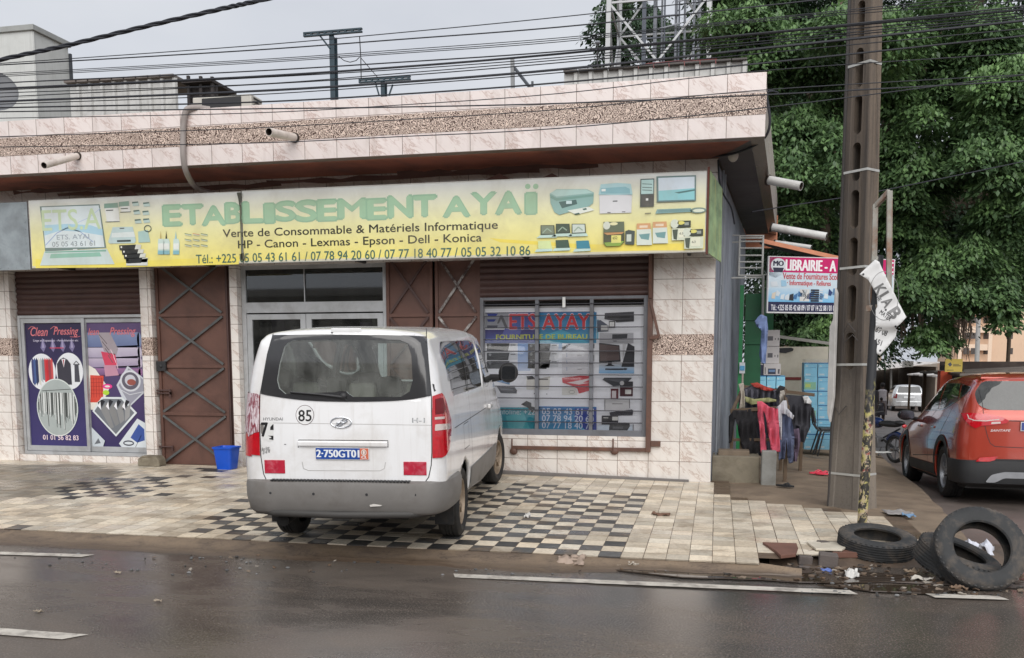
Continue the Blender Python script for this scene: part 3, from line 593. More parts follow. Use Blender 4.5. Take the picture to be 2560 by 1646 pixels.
# --- brown metal gates with crossed braces
def gate(x0, x1, z0, z1, zs, Y, label, brace=M_BRACE, locks=True):
    g = part('gate', M_BROWN, B, lambda mb: (mb.box(x0, x1, Y, Y + .02, z0, z1), mb.box(x0, x0 + .045, Y - .028, Y - .001, z0, z1), mb.box(x1 - .045, x1, Y - .028, Y - .001, z0, z1),
        [mb.box(x0 + .046, x1 - .046, Y - .026, Y - .001, z - .025, z + .025) for z in zs]), label=label)
    zz = [z0 + .02] + list(zs) + [z1]
    for a, b in zip(zz[:-1], zz[1:]):
        part('brace', brace, g, lambda mb: mb.bar((x0 + .06, Y - .034, a + .03), (x1 - .06, Y - .034, b - .03), .012, .035)); part('brace', brace, g, lambda mb: mb.bar((x0 + .06, Y - .048, b - .03), (x1 - .06, Y - .048, a + .03), .012, .035))
    if locks:
        part('lock', M_BLACK, g, lambda mb: (mb.box(x0 - .01, x0 + .15, Y - .07, Y - .03, zs[1] - .075, zs[1] + .075), mb.ell((x0 + .07, Y - .075, zs[1]), (.025, .012, .03), 10, 6)), bevel=.008)
        for z in (zs[0] + .36, zs[1] - .42, z0 + .28):
            part('hinge_bolt', M_DBROWN, g, lambda mb: (mb.tube([(x0 - .03, Y - .05, z), (x0 + .2, Y - .05, z)], .014, 8), mb.bar((x0 + .2, Y - .05, z + .02), (x0 + .2, Y - .05, z - .06), .03, .02)))
    return g
GY = FY + .1
gate(p2b + .03, X_(566, 1000), -.01, 3.1, [Z_(480, 1036), Z_(480, 916), Z_(480, 787)], GY, 'tall brown metal gate leaf shut beside the laundry window')
part('gate_post', M_DBROWN, B, lambda mb: (mb.box(X_(566, 1000) + .004, p3a - .006, GY - .03, GY + .15, 0, 3.1), mb.box(X_(566, 1000) + .02, X_(566, 1000) + .05, GY - .06, GY - .03, 0, 3.1)))
g0, g1 = X_(961, 740), X_(1077, 740); h0, h1 = X_(1083, 740), X_(1197, 740)
gz = [Z_(1080, 1036), Z_(1080, 916), Z_(1080, 787)]
gate(g0, g1, -.01, 3.1, gz, GY, 'narrow brown folded gate leaf beside the entrance', M_DBROWN, False)
gate(h0, h1, -.01, 3.1, gz, GY + .01, 'narrow brown folded gate leaf beside the barred window, paint chipped off its braces', P('chipped_metal', S(70, 52, 48), .5, dirt=S(190, 188, 184), dscale=9, damt=.8), False)
# --- aluminium entrance
EY = FY + .12; ex0, ex1 = p3b + .005, g0 - .02
tz0, tz1 = Z_(760, 755, EY), Z_(760, 672, EY); dz1 = Z_(760, 785, EY); emx = X_(764, 800, EY)
ent = part('entrance', M_ALU, B, lambda mb: (mb.box(ex0, ex0 + .07, EY, EY + .06, 0, 3.1), mb.box(ex1 - .05, ex1, EY, EY + .06, 0, 3.1), mb.box(ex0 + .07, ex1 - .05, EY, EY + .06, tz1, 3.1),
    mb.box(ex0 + .07, ex1 - .05, EY, EY + .06, dz1 + .02, tz0), mb.box(X_(760, 700, EY) - .008, X_(760, 700, EY) + .008, EY, EY + .02, tz0, tz1)), bevel=.004)
part('transom_glass', M_GLASSD, ent, lambda mb: mb.box(ex0 + .07, ex1 - .05, EY + .025, EY + .031, tz0, tz1))
for a, b in ((ex0 + .075, emx - .004), (emx + .004, ex1 - .055)):
    d = part('door', M_ALU, ent, lambda mb: (mb.box(a, a + .085, EY + .005, EY + .055, .02, dz1), mb.box(b - .085, b, EY + .005, EY + .055, .02, dz1), mb.box(a + .085, b - .085, EY + .005, EY + .055, dz1 - .08, dz1), mb.box(a + .085, b - .085, EY + .005, EY + .055, .02, .2), mb.box(a + .085, b - .085, EY + .028, EY + .034, .2, dz1 - .08, 1)), bevel=.003)
    d.data.materials.append(M_GLASSD)
# things seen dimly inside the shop
sh = thing('shop_shelf', 'dim stocked shelf inside the entrance behind the glass doors', 'shelf', (-6.6, 14.3, 0))
part('rack', P('shelf_wood', S(110, 104, 98), .7), sh, lambda mb: [mb.box(-8, -5.2, 14.1, 14.5, z, z + .03) for z in (.4, .9, 1.4, 1.9)] + [mb.box(x, x + .04, 14.1, 14.5, 0, 2.2) for x in (-8, -6.6, -5.24)])
def stock(mb):
    for z in (.43, .93, 1.43, 1.93):
        x = -7.9
        while x < -5.4:
            wd = random.uniform(.12, .4); hh = random.uniform(.15, .38); g = random.uniform(60, 190)
            mb.box(x, x + wd, 14.12, 14.4, z, z + hh, 0, S(g, g * random.uniform(.8, 1.05), g * random.uniform(.8, 1.1))); x += wd + random.uniform(.02, .15)
tag(MB().build('stock', M_PRINT, sh), None) if False else part('stock', M_PRINT, sh, stock)
# --- barred window with its poster
WY = FY + .04; wz0, wz1 = zsill, Z_(1400, 742, WY); wx0, wx1 = px_win_l + .005, px_win_r - .03
M_GREYF = P('grey_steel', S(104, 106, 112), .45, var=.1, scale=6, dirt=S(80, 76, 74), damt=.5)
cR = lambda x, y: (lambda q: (q.x, q.z))(aY(1200 + x / 4.052, 740 + y / 4.052, WY + .06))
win = part('barred_window', M_GREYF, B, lambda mb: (mb.box(wx0, wx0 + .05, WY - .02, WY + .05, wz0, wz1), mb.box(wx1 - .06, wx1, WY - .02, WY + .05, wz0, wz1), mb.box(wx0 + .05, wx1 - .06, WY - .02, WY + .05, wz0, wz0 + .08), mb.box(wx0 + .05, wx1 - .06, WY - .02, WY + .05, wz1 - .04, wz1),
    mb.box(X_(1342, 900, WY) - .025, X_(1342, 900, WY) + .025, WY - .015, WY + .04, wz0 + .08, wz1 - .04), mb.box(X_(1478, 900, WY) - .025, X_(1478, 900, WY) + .025, WY - .015, WY + .04, wz0 + .08, wz1 - .04)), bevel=.003)
def gbars(mb):
    for k in range(11):
        z = cR(850, 85 + 119 * k)[1]
        mb.tube([(wx0 + .05, WY - .028, z), (wx1 - .06, WY - .028, z)], .007, 6)
part('bars', P('bar_steel', S(62, 62, 68), .45), win, gbars)
part('glass', glassmat('poster_window_glass', (.99, .99, .99), .0), win, lambda mb: mb.add([(wx0 + .05, WY + .046, wz0 + .08), (wx1 - .06, WY + .046, wz0 + .08), (wx1 - .06, WY + .046, wz1 - .04), (wx0 + .05, WY + .046, wz1 - .04)], [(0, 1, 2, 3)]))
part('latch', P('white_plastic', S(220, 220, 218), .4), win, lambda mb: mb.box(X_(1411, 760, WY) - .02, X_(1411, 760, WY) + .02, WY - .05, WY - .02, cR(850, 120)[1], cR(850, 18)[1]))
def poster_win():
    p = Print(planeXZ(WY + .075)); q = cR
    def RC(x0, y0, x1, y1, c, c2=None, l=None): a = q(x0, y1); b = q(x1, y0); p.rect(a[0], a[1], b[0], b[1], c, c2, l)
    def PL(pts, c, l=None): p.poly([q(*t) for t in pts], c, l)
    def TX(t, x0, y0, x1, y1, c, bold=.02, l=None, **k): a = q(x0, y1); b = q(x1, y0); p.text(t, a[0], a[1], b[0], b[1], c, l, bold, **k)
    RC(45, 90, 1690, 1392, S(226, 228, 236), S(230, 231, 236)); p.up()
    RC(45, 90, 1690, 130, S(168, 166, 166)); RC(45, 130, 1690, 150, S(184, 182, 182))
    RC(50, 340, 600, 480, S(74, 96, 170), S(62, 52, 120)); RC(600, 165, 1180, 480, S(72, 150, 190), S(30, 120, 170)); RC(295, 165, 600, 340, S(60, 100, 170), S(90, 80, 140)); RC(1180, 240, 1200, 440, S(120, 180, 200))
    RC(380, 480, 510, 760, S(186, 198, 220), S(120, 160, 214)); RC(510, 480, 830, 560, S(196, 200, 214), S(120, 170, 214)); p.up()
    PL([(600, 420), (820, 340), (1000, 420), (1100, 480), (600, 480)], S(84, 176, 206)); PL([(250, 330), (420, 350), (380, 440), (200, 450)], S(104, 110, 182)); p.up()
    RC(50, 168, 292, 322, S(150, 152, 160)); RC(50, 165, 1160, 170, S(60, 70, 120)); p.up()
    PL([(70, 180), (180, 180), (160, 205), (80, 205)], S(40, 60, 140)); PL([(70, 238), (160, 238), (140, 262), (80, 262)], S(40, 60, 140)); PL([(70, 300), (180, 300), (170, 322), (70, 322)], S(60, 64, 80)); PL([(170, 280), (205, 195), (225, 195), (280, 322), (250, 322), (212, 232), (190, 280)], S(90, 90, 96)); p.up()
    for k, (t, a, b, c) in enumerate((('ETS', 300, 560, 0), ('AYAYI', 634, 1140, 0))):
        TX(t, a - 4, 178, b + 4, 342, S(210, 200, 214), .055); p.up(); TX(t, a, 184, b, 336, S(206, 48, 60), .04); p.l -= 1
    p.up(2); TX('FOURNITURE DE BUREAU', 162, 388, 1085, 442, S(206, 210, 80), .045)
    for bx, rows in ((68, (480, 575, 660)), (485, (485, 570, 650))):            # black toner cartons
        for k, y in enumerate(rows):
            PL([(bx, y), (bx + 230, y), (bx + 215, y + 78), (bx, y + 78)], S(34, 34, 38)); PL([(bx + 232, y), (bx + 312, y + 4), (bx + 305, y + 72), (bx + 217, y + 78)], S(206, 208, 214)); RC(bx + 240, y + 14, bx + 290, y + 22, S(60, 60, 66), l=p.l + 1); p.ell(*q(bx + 32, y + 22), .02, .02, S(140, 142, 146), l=p.l + 1)
    PL([(485, 700), (700, 690), (670, 740), (480, 735)], S(38, 38, 42)); p.up(2)
    PL([(832, 520), (900, 488), (920, 488), (836, 555)], S(40, 46, 80)); 
    for y in (500, 590, 660, 730): RC(830, y, 1100, y + 60, S(206, 206, 212), l=p.l); RC(985, y + 15, 1030, y + 20, S(120, 120, 126), l=p.l + 1); RC(876, y - 8, 880, y + 30, S(80, 110, 160), l=p.l + 1)
    RC(1150, 490, 1158, 530, S(60, 60, 64)); RC(1150, 600, 1156, 660, S(90, 90, 94)); p.up(2)
    PL([(470, 812), (520, 812), (560, 850), (690, 820), (710, 815), (700, 940), (690, 950), (470, 950)], S(206, 204, 200)); PL([(470, 812), (530, 812), (560, 845), (480, 850)], S(44, 44, 52), p.l + 1); RC(560, 838, 690, 852, S(70, 66, 66), l=p.l + 1); RC(545, 985, 553, 996, S(40, 40, 40)); RC(672, 990, 680, 1000, S(40, 40, 40))
    p.up(2); PL([(830, 830), (1000, 810), (1110, 810), (1110, 960), (1000, 990), (985, 940), (940, 915), (835, 880)], S(190, 50, 66)); PL([(880, 880), (1110, 836), (1110, 850), (1040, 880), (1110, 880), (1000, 900)], S(214, 208, 212), p.l + 1); PL([(830, 930), (960, 925), (990, 985), (980, 1005), (830, 1005)], S(206, 206, 204), p.l + 2); p.ring(*q(930, 975), .045, .025, .006, S(120, 120, 120), p.l + 3)
    p.up(4); PL([(140, 860), (300, 900), (300, 870), (140, 840)], S(60, 120, 170)); PL([(170, 920), (350, 925), (375, 960), (370, 990), (210, 985)], S(34, 38, 56)); PL([(200, 935), (340, 945), (330, 960), (210, 955)], S(90, 96, 110), p.l + 1)
    PL([(150, 1130), (560, 1130), (560, 1385), (150, 1385)], S(40, 150, 170)); RC(590, 1125, 1180, 1385, S(34, 140, 186), S(30, 110, 170)); PL([(960, 1140), (1180, 1140), (1180, 1385), (1090, 1385), (960, 1250)], S(40, 64, 150), p.l + 1); PL([(260, 1220), (440, 1180), (520, 1385), (300, 1385)], S(80, 178, 190), p.l + 1)
    p.up(2); PL([(415, 1100), (470, 1065), (520, 1085), (520, 1120), (560, 1130), (650, 1130), (560, 1150), (560, 1185), (520, 1180), (480, 1130)], S(30, 32, 40))
    TX('Infoline: +225', 185, 1150, 590, 1200, S(200, 214, 224), .02)
    for y, t in ((1145, '05 05 43 61 61'), (1215, '07 78 94 20 60'), (1285, '07 77 18 40 77')): TX(t, 628, y, 1152, y + 56, S(206, 214, 230), .02)
    p.up(); PL([(1265, 175), (1560, 160), (1560, 240), (1380, 255), (1260, 235)], S(62, 62, 70)); RC(1290, 205, 1520, 225, S(36, 36, 42), l=p.l + 1); PL([(1370, 250), (1560, 240), (1560, 258), (1380, 268)], S(44, 44, 50)); PL([(1185, 250), (1220, 245), (1300, 300), (1300, 360), (1190, 365)], S(70, 78, 96)); RC(1225, 300, 1295, 350, S(206, 206, 206), l=p.l + 1); RC(1305, 255, 1370, 325, S(56, 58, 64)); RC(1312, 265, 1360, 310, S(216, 216, 216), l=p.l + 1)
    RC(1210, 375, 1555, 480, S(176, 176, 182)); PL([(1340, 390), (1495, 385), (1490, 430), (1338, 436)], S(52, 54, 60), p.l + 1); RC(1350, 455, 1385, 462, S(50, 50, 54), l=p.l + 1)
    RC(1205, 690, 1562, 785, S(120, 170, 210), S(196, 200, 208)); p.up(2)
    PL([(1207, 478), (1412, 500), (1425, 665), (1207, 680)], S(36, 36, 42)); PL([(1215, 490), (1404, 510), (1415, 650), (1216, 662)], S(92, 76, 76), p.l + 1); PL([(1295, 665), (1335, 665), (1335, 695), (1370, 712), (1262, 712), (1295, 695)], S(30, 30, 36)); PL([(1500, 480), (1565, 515), (1562, 720), (1432, 720), (1460, 620)], S(42, 42, 50)); PL([(1445, 490), (1480, 485), (1450, 640), (1445, 640)], S(196, 196, 200)); RC(1268, 735, 1450, 752, S(46, 50, 60)); p.ell(*q(1470, 742), .03, .014, S(46, 50, 60))
    p.up(2); PL([(1240, 850), (1260, 830), (1540, 830), (1500, 870), (1420, 910), (1350, 915)], S(56, 58, 66)); PL([(1265, 845), (1480, 845), (1420, 880)], S(90, 92, 100), p.l + 1); RC(1418, 868, 1550, 1015, S(70, 26, 38)); RC(1418, 868, 1550, 920, S(40, 38, 46), l=p.l + 1); RC(1470, 950, 1532, 995, S(214, 214, 214), l=p.l + 1); p.ell(*q(1438, 885), .03, .03, S(190, 190, 194), l=p.l + 2); RC(1325, 940, 1402, 1045, S(96, 30, 44)); RC(1336, 962, 1380, 1035, S(206, 200, 204), l=p.l + 1)
    p.up(3); RC(1265, 1050, 1512, 1160, S(200, 200, 204)); RC(1340, 1090, 1445, 1097, S(130, 130, 134), l=p.l + 1); p.line([q(1265, 1050), q(1265, 1160)], .008, S(60, 60, 64)); p.line([q(1515, 1040), q(1515, 1140)], .008, S(60, 60, 64))
    p.up(); PL([(1312, 1180), (1540, 1150), (1555, 1165), (1545, 1210), (1320, 1215)], S(64, 64, 74)); RC(1232, 1215, 1400, 1305, S(36, 36, 46)); RC(1340, 1225, 1398, 1262, S(206, 206, 206), l=p.l + 1); RC(1250, 1232, 1300, 1240, S(206, 206, 206), l=p.l + 1)
    RC(1185, 1310, 1550, 1392, S(196, 206, 220)); p.up(2); PL([(1312, 1310), (1340, 1290), (1515, 1290), (1520, 1320), (1480, 1385), (1305, 1370)], S(56, 58, 66)); RC(1345, 1325, 1450, 1345, S(96, 98, 106), l=p.l + 1); p.line([q(1552, 1300), q(1552, 1395)], .01, S(50, 50, 54)); TX('TONER', 1562, 1368, 1665, 1398, S(130, 40, 56), .01)
    p.build('poster', M_PRINT, win)
poster_win()
# --- iron security frame round the window
def iron(mb):
    Y = FY - .03; x = X_(1624, 900, Y); zb2 = Z_(1624, 1131, Y)
    mb.box(x - .035, x + .035, Y - .03, Y + .025, zb2, 3.1); mb.bar((X_(1280, 1119, Y), Y, Z_(1280, 1119, Y)), (x - .036, Y, zb2 + .03), .05, .05)
    mb.box(x + .036, X_(1651, 1110, Y), Y - .02, Y + .02, Z_(1651, 1117, Y), Z_(1651, 1103, Y))
    a = (x, Y - .03, Z_(1630, 752, Y)); b = (X_(1648, 845, Y), Y - .05, Z_(1648, 842, Y)); mb.bar(a, b, .035, .035); mb.bar(b, (x, Y - .03, Z_(1630, 845, Y)), .035, .05); mb.bar((x, Y - .03, Z_(1630, 745, Y)), (x, Y - .2, 3.05), .04, .06)
    for px in (1281, 1533): q = aY(px, 1118, Y); mb.tube([(q.x, Y - .03, q.z - .05), (q.x, Y - .03, q.z + .12)], .012, 6); mb.ell((q.x + .02, Y - .01, q.z - .06), (.06, .03, .05), 8, 6)
part('security_frame', P('rusty_brown_iron', S(92, 66, 56), .6, var=.2, dirt=S(120, 80, 60), dscale=8, damt=.5), B, iron, bevel=.004)
part('base_trunking', P('grey_trunking', S(112, 108, 106), .6), B, lambda mb: mb.bar((X_(1240, 1177), FY - .045, .03), (X_(1722, 1203), FY - .045, -.035), .05, .05), bevel=.006)
# rainwater spouts
def spout(a, b, r=.045):
    a = Vector(a); b = Vector(b); d = (b - a).normalized()
    def fn(mb):
        mb.tube([a, b], r, 16, cap=False); mb.tube([b, a], r * .86, 16, 1, cap=False)
        M = Matrix.Translation(b) @ d.to_track_quat('Z', 'Y').to_matrix().to_4x4(); mb.lathe([(r * .86, 0), (r, 0)], M, 16)
        mb.tube([a + d * .0, a + d * .03], r * 1.25, 14, 1)
    return fn
M_PIPEIN = P('pipe_inside', S(60, 50, 44), .9)
for p0, p1, r in (((195, 390), (110, 414), .045), ((738, 345), (672, 330), .052)):
    a = aY(*p0, PY); b = aY(*p1, PY - (.75 if p0[0] < 300 else .62)); part('rain_spout', [M_PVC, M_PIPEIN], B, spout(a, b, r))
M_PVCW = P('white_pvc', S(206, 206, 204), .4, var=.06, dirt=S(160, 156, 150), damt=.5)
for p0, p1, Y, r in (((1918, 450), (2003, 466), 14.2, .062), ((1927, 568), (2066, 592), 17.5, .07), ((1935, 607), (2028, 620), 18.6, .05)):
    a = aY(*p0, Y); b = aY(*p1, Y - .25); part('side_spout', [M_PVCW, M_PIPEIN], B, spout(a, b, r))
# torn dark flashing strips under the soffit
def torn(mb):
    random.seed(3)
    for x0, x1, zz, yy in ((-9.9, -6.2, 4.1, 12.6), (-6.4, -2.4, 4.12, 12.55), (-4.4, -1.6, 4.15, 12.5), (-10.6, -8.4, 4.14, 12.5)):
        n = 14; vs = []
        for i in range(n + 1):
            x = lerp(x0, x1, i / n); s = .03 + .05 * random.random(); vs += [(x, yy, zz + random.uniform(-.01, .02)), (x, yy - .03, zz + s)]
        mb.add(vs, [(2 * i, 2 * i + 2, 2 * i + 3, 2 * i + 1) for i in range(n)])
    for px in (318, 1243, 1375): q = aY(px, 480 if px < 400 else 438, 12.3); mb.add([(q.x - .35, 12.32, q.z - .12), (q.x + .3, 12.32, q.z - .12), (q.x + .02, 12.34, q.z + .03), (q.x - .1, 12.36, q.z - .02)], [(0, 1, 2, 3)])
part('torn_flashing', P('torn_sheet', S(84, 54, 46), .7, var=.2), B, torn)
part('lamp_dome', P('dome_lamp', S(190, 184, 176), .4), B, lambda mb: mb.ell((aZ(1833, 388, ZS)).to_tuple(), (.07, .07, .09), 14, 8))
# ================================================================ SHOP SIGN
SY = 12.05
c5 = lambda x, y: (lambda q: (q.x, q.z))(aY(x / 3.08, 450 + y / 3.08, SY)); c6 = lambda x, y: (lambda q: (q.x, q.z))(aY(600 + x / 3.4214, 400 + y / 3.4214, SY)); c7 = lambda x, y: (lambda q: (q.x, q.z))(aY(1250 + x / 3.667, 380 + y / 3.667, SY))
sg = thing('shop_sign', 'long faded yellow and white signboard over the shop fronts', 'signboard', (-5, SY, 2.97))
sL, sR, sB, sT = -9.985, -.178, 2.972, 3.956; jx = c5(1865, 380)[0]
M_SIGNM = P('sign_board', S(196, 196, 190), .6, var=.1)
part('panel', M_SIGNM, sg, lambda mb: mb.box(sL, jx - .008, SY, SY + .05, sB, sT), bevel=.004)
part('panel', M_SIGNM, sg, lambda mb: mb.box(jx + .008, sR, SY, SY + .05, sB - .004, sT + .008), bevel=.004)
part('edge_strip', P('rust_edge', S(96, 52, 42), .7, var=.25), sg, lambda mb: mb.box(sR + .002, sR + .03, SY - .012, SY + .06, sB - .03, sT + .05))
def side_panel(mb): mb.add([(sR + .034, SY + .03, sB - .01), (.02, FY - .12, sB - .075), (.012, FY - .12, sT - .12), (sR + .034, SY + .03, sT + .02)] + [(sR + .02, SY + .05, sB - .01), (.005, FY - .1, sB - .075), (-.003, FY - .1, sT - .12), (sR + .02, SY + .05, sT + .02)], [(0, 1, 2, 3), (7, 6, 5, 4), (0, 4, 5, 1), (1, 5, 6, 2), (2, 6, 7, 3), (3, 7, 4, 0)])
part('side_panel', P('faded_green_sheet', S(150, 176, 130), .5, var=.3, scale=5, dirt=S(70, 96, 80), dscale=3, damt=.7, streak=(S(210, 205, 120), .7)), sg, side_panel)
part('support', M_BLACK, sg, lambda mb: [mb.bar((x, SY + .055, z), (x, FY - .005, z), .04, .04) for x in (-9.8, -7.4, -5, -2.6, -.4) for z in (3.02, 3.9)])
def sign_print():
    p = Print(planeXZ(SY - .001)); GR = S(214, 216, 214); PA = S(226, 222, 166); YE = S(230, 216, 116); zm = lerp(sB, sT, .5)
    for a, b in ((sL + .012, jx - .012), (jx + .012, sR - .012)):
        p.rect(a, sB + .03, b, zm, YE, PA); p.rect(a, zm, b, sT - .01, PA, GR); p.rect(a, sB + .006, b, sB + .03, S(206, 200, 176))
    p.up(); a = c6(2130, 665); b = c7(1690, 905); e = c7(0, 960)
    p.poly([c6(2130, 668), c7(0, 800), c7(800, 850), c7(1400, 845), c7(1690, 840), c7(1700, 905), c7(900, 905), c7(600, 870), c7(0, 830)], S(232, 212, 92))
    p.poly([c5(275, 680), c5(275, 610), c5(560, 650), c5(900, 640), c5(1180, 620), c5(1840, 590), c5(1840, 650), c5(900, 675)], S(230, 214, 100)); p.up()
    GT = S(158, 192, 160); GD = S(146, 182, 152)
    # title: uneven hand-cut capitals, each letter set on its own
    x0 = c5(1265, 350)[0]; letters = 'ETABLISSEMENT'; xs5 = [1265, 1410, 1565, 1745, 1890]; 
    spans = [(c5(a, 280)[0], c5(b, 280)[0]) for a, b in ((1265, 1390), (1412, 1555), (1565, 1730), (1745, 1850), (1880, 2020))] + [(c6(a, 400)[0], c6(b, 400)[0]) for a, b in ((215, 285), (310, 470), (485, 655), (670, 820), (848, 1070), (1095, 1245), (1278, 1465), (1490, 1670), (1750, 1955), (1990, 2180), (2200, 2395))] + [(c7(245, 450)[0], c7(322, 450)[0])]
    base = c5(1265, 352)[1]; top = c5(1265, 212)[1]
    for k, (ch, (a, b)) in enumerate(zip('ETABLISSEMENT' + 'AYAI', spans)):
        dz = .012 * math.sin(k * 2.3); sc = .012 * math.cos(k * 1.7); u = .055 * k / 16
        p.text(ch, a - .012, base + dz - .006 , b + .012, top + dz + sc + .012, GD, bold=.085); p.up(); p.text(ch, a + .008, base + dz + .008, b - .008, top + dz + sc - .008, GT, bold=.08); p.l -= 1
    for dx in (255, 328): q = c7(dx, 318); p.ell(*q, .036, .034, GT, l=p.l + 1)
    p.up(2)
    def T(t, L, Rr, top_, col, bold=.012, desc=False):
        h = top_[1] - L[1]; z0 = L[1] - (.29 * h if desc else 0); p.text(t, L[0], z0, Rr[0], L[1] + h, col, bold=bold)
    T('Vente de Consommable & Matériels Informatique', c5(1718, 445), c6(2205, 570), c5(1718, 383), S(40, 40, 30), desc=True, bold=.014)
    T('HP - Canon - Lexmas - Epson - Dell - Konica', c5(1835, 530), c6(2068, 690), c5(1835, 468), S(40, 42, 28), desc=True, bold=.014)
    T('Tél.: +225 05 05 43 61 61 / 07 78 94 20 60 / 07 77 18 40 77 / 05 05 32 10 86', c5(1512, 645), c7(278, 935), c5(1512, 577), S(62, 100, 88), bold=.014)
    # laptop
    f = c5; TE = S(150, 190, 178); PB = S(206, 222, 226)
    p.poly([f(308, 205), f(768, 188), f(820, 525), f(350, 552)], S(112, 132, 128)); p.up(); p.poly([f(322, 212), f(762, 197), f(806, 518), f(352, 525)], S(214, 224, 226)); p.up()
    p.poly([f(340, 350), f(520, 340), f(700, 350), f(790, 380), f(795, 430), f(620, 400), f(470, 390), f(345, 430)], S(170, 206, 222)); p.line([f(352, 505), f(440, 410), f(520, 370), f(620, 400), (f(720, 480))], .012, S(150, 170, 205)); p.line([f(600, 330), f(690, 290), f(775, 220)], .01, S(186, 200, 222)); p.up()
    p.text('ETS.A', f(330, 395)[0], f(330, 395)[1], f(780, 395)[0], f(330, 235)[1], S(196, 214, 176), bold=.01)
    p.text('ETS. AYAI', f(440, 460)[0], f(440, 462)[1], f(690, 460)[0], f(440, 425)[1], S(150, 160, 170)); p.text('05 05 43 61 61', f(405, 515)[0], f(405, 517)[1], f(735, 515)[0], f(405, 478)[1], S(140, 150, 155))
    p.poly([f(345, 552), f(825, 530), f(885, 650), f(310, 660)], S(196, 210, 208)); p.up(); p.poly([f(350, 555), f(818, 540), f(820, 552), f(350, 562)], S(120, 170, 150)); p.poly([f(395, 572), f(770, 558), f(785, 590), f(385, 605)], S(140, 186, 168)); p.rect(*f(565, 541), *f(598, 533), S(220, 224, 222), l=p.l + 1)
    # pictures of printers, ink and cartons
    p.up(2); W_ = S(222, 224, 220); 
    for a, b, c, d in ((805, 185, 925, 325), (918, 172, 1010, 250)):
        p.poly([f(a, b), f(c - 15, b - 8), f(c, d), f(a + 20, d)], W_); p.poly([f(a, b), f(c - 15, b - 8), f(c - 12, b + 30), f(a, b + 35)], S(130, 160, 146), p.l + 1); p.line([f(a + 10, d), f(c, d - 4)], .008, S(70, 84, 76), p.l + 1); p.rect(*f(a + 15, b + 55), *f(a + 70, b + 46), S(54, 62, 58), l=p.l + 2)
    for a, b in ((1020, 185), (1105, 190), (1030, 250), (1100, 255), (1040, 320), (1105, 315)):
        p.poly([f(a, b - 14), f(a + 45, b - 18), f(a + 55, b + 14), f(a + 5, b + 18)], S(186, 206, 200)); p.poly([f(a, b - 14), f(a + 45, b - 18), f(a + 46, b - 8), f(a, b - 2)], S(84, 110, 104), p.l + 1)
    p.poly([f(835, 480), f(870, 365), f(1025, 362), f(1050, 470), f(1040, 488), f(850, 492)], S(186, 206, 206)); p.poly([f(865, 410), f(1035, 400), f(1045, 440), f(860, 445)], S(214, 222, 220), p.l + 1); p.rect(*f(905, 480), *f(1010, 462), S(60, 72, 70), l=p.l + 2); p.rect(*f(925, 378), *f(960, 370), S(50, 60, 60), l=p.l + 2)
    p.poly([f(1065, 400), f(1140, 385), f(1160, 480), f(1070, 485)], S(168, 196, 190)); p.ring(*f(1140, 376), .06, .05, .012, S(70, 90, 86))
    p.up(3)
    for k, (a, b) in enumerate(((920, 505), (940, 540), (955, 572), (970, 605))):
        p.poly([f(a, b), f(a + 130, b - 6), f(a + 120, b + 32), f(a + 5, b + 38)], S(34, 36, 36)); p.poly([f(a + 130, b - 6), f(a + 172, b - 5), f(a + 165, b + 30), f(a + 120, b + 32)], S(206, 208, 200)); p.ell(*f(a + 18, b + 14), .014, .014, S(220, 220, 214), l=p.l + 1)
    p.poly([f(975, 640), f(1100, 610), f(1140, 605), f(1140, 660), f(975, 660)], S(206, 208, 206)); p.poly([f(980, 610), f(1095, 606), f(1090, 640), f(985, 645)], S(30, 32, 34), p.l + 1)
    for a, c in ((1240, (190, 170, 110)), (1283, (40, 44, 40)), (1357, (140, 190, 206))):
        p.poly([f(a - 6, 455), f(a, 392), f(a + 6, 455)], S(*c)); p.poly([f(a - 18, 455), f(a + 20, 455), f(a + 28, 480), f(a + 26, 575), f(a - 22, 575), f(a - 20, 480)], S(196, 214, 206)); p.poly([f(a - 20, 545), f(a + 27, 545), f(a + 26, 575), f(a - 22, 575)], S(130, 180, 190), p.l + 1); p.rect(*f(a - 16, 535), *f(a + 22, 490), S(222, 226, 220), l=p.l + 1)
    for k in range(9): a, b = 1425 + 62 * (k % 3), 420 + 42 * (k // 3); p.poly([f(a, b - 8), f(a + 55, b), f(a + 50, b + 14), f(a + 5, b + 6)], S(206, 212, 186)); p.line([f(a, b - 6), f(a + 52, b + 4)], .009, S(110, 130, 90) if k != 1 else S(206, 130, 90), p.l + 1)
    f = c7; p.up(2)
    p.poly([f(458, 385), f(520, 345), f(800, 345), f(862, 375), f(855, 470), f(820, 500), f(545, 580), f(500, 555), f(465, 470)], S(140, 176, 170)); p.up(); p.poly([f(462, 380), f(520, 350), f(795, 348), f(855, 378), f(520, 412)], S(176, 206, 200)); p.poly([f(462, 395), f(520, 425), f(858, 390), f(858, 410), f(520, 452), f(465, 425)], S(116, 156, 146)); p.poly([f(540, 460), f(700, 440), f(710, 480), f(570, 520)], S(76, 104, 100)); p.rect(*f(608, 480), *f(660, 450), S(200, 220, 220), l=p.l + 1); p.poly([f(620, 540), f(815, 505), f(870, 535), f(700, 578)], S(222, 226, 216), p.l + 1); p.poly([f(680, 570), f(725, 560), f(735, 572), f(695, 580)], S(60, 90, 80), p.l + 2); p.poly([f(755, 525), f(790, 515), f(800, 530), f(770, 538)], S(80, 110, 100), p.l + 2)
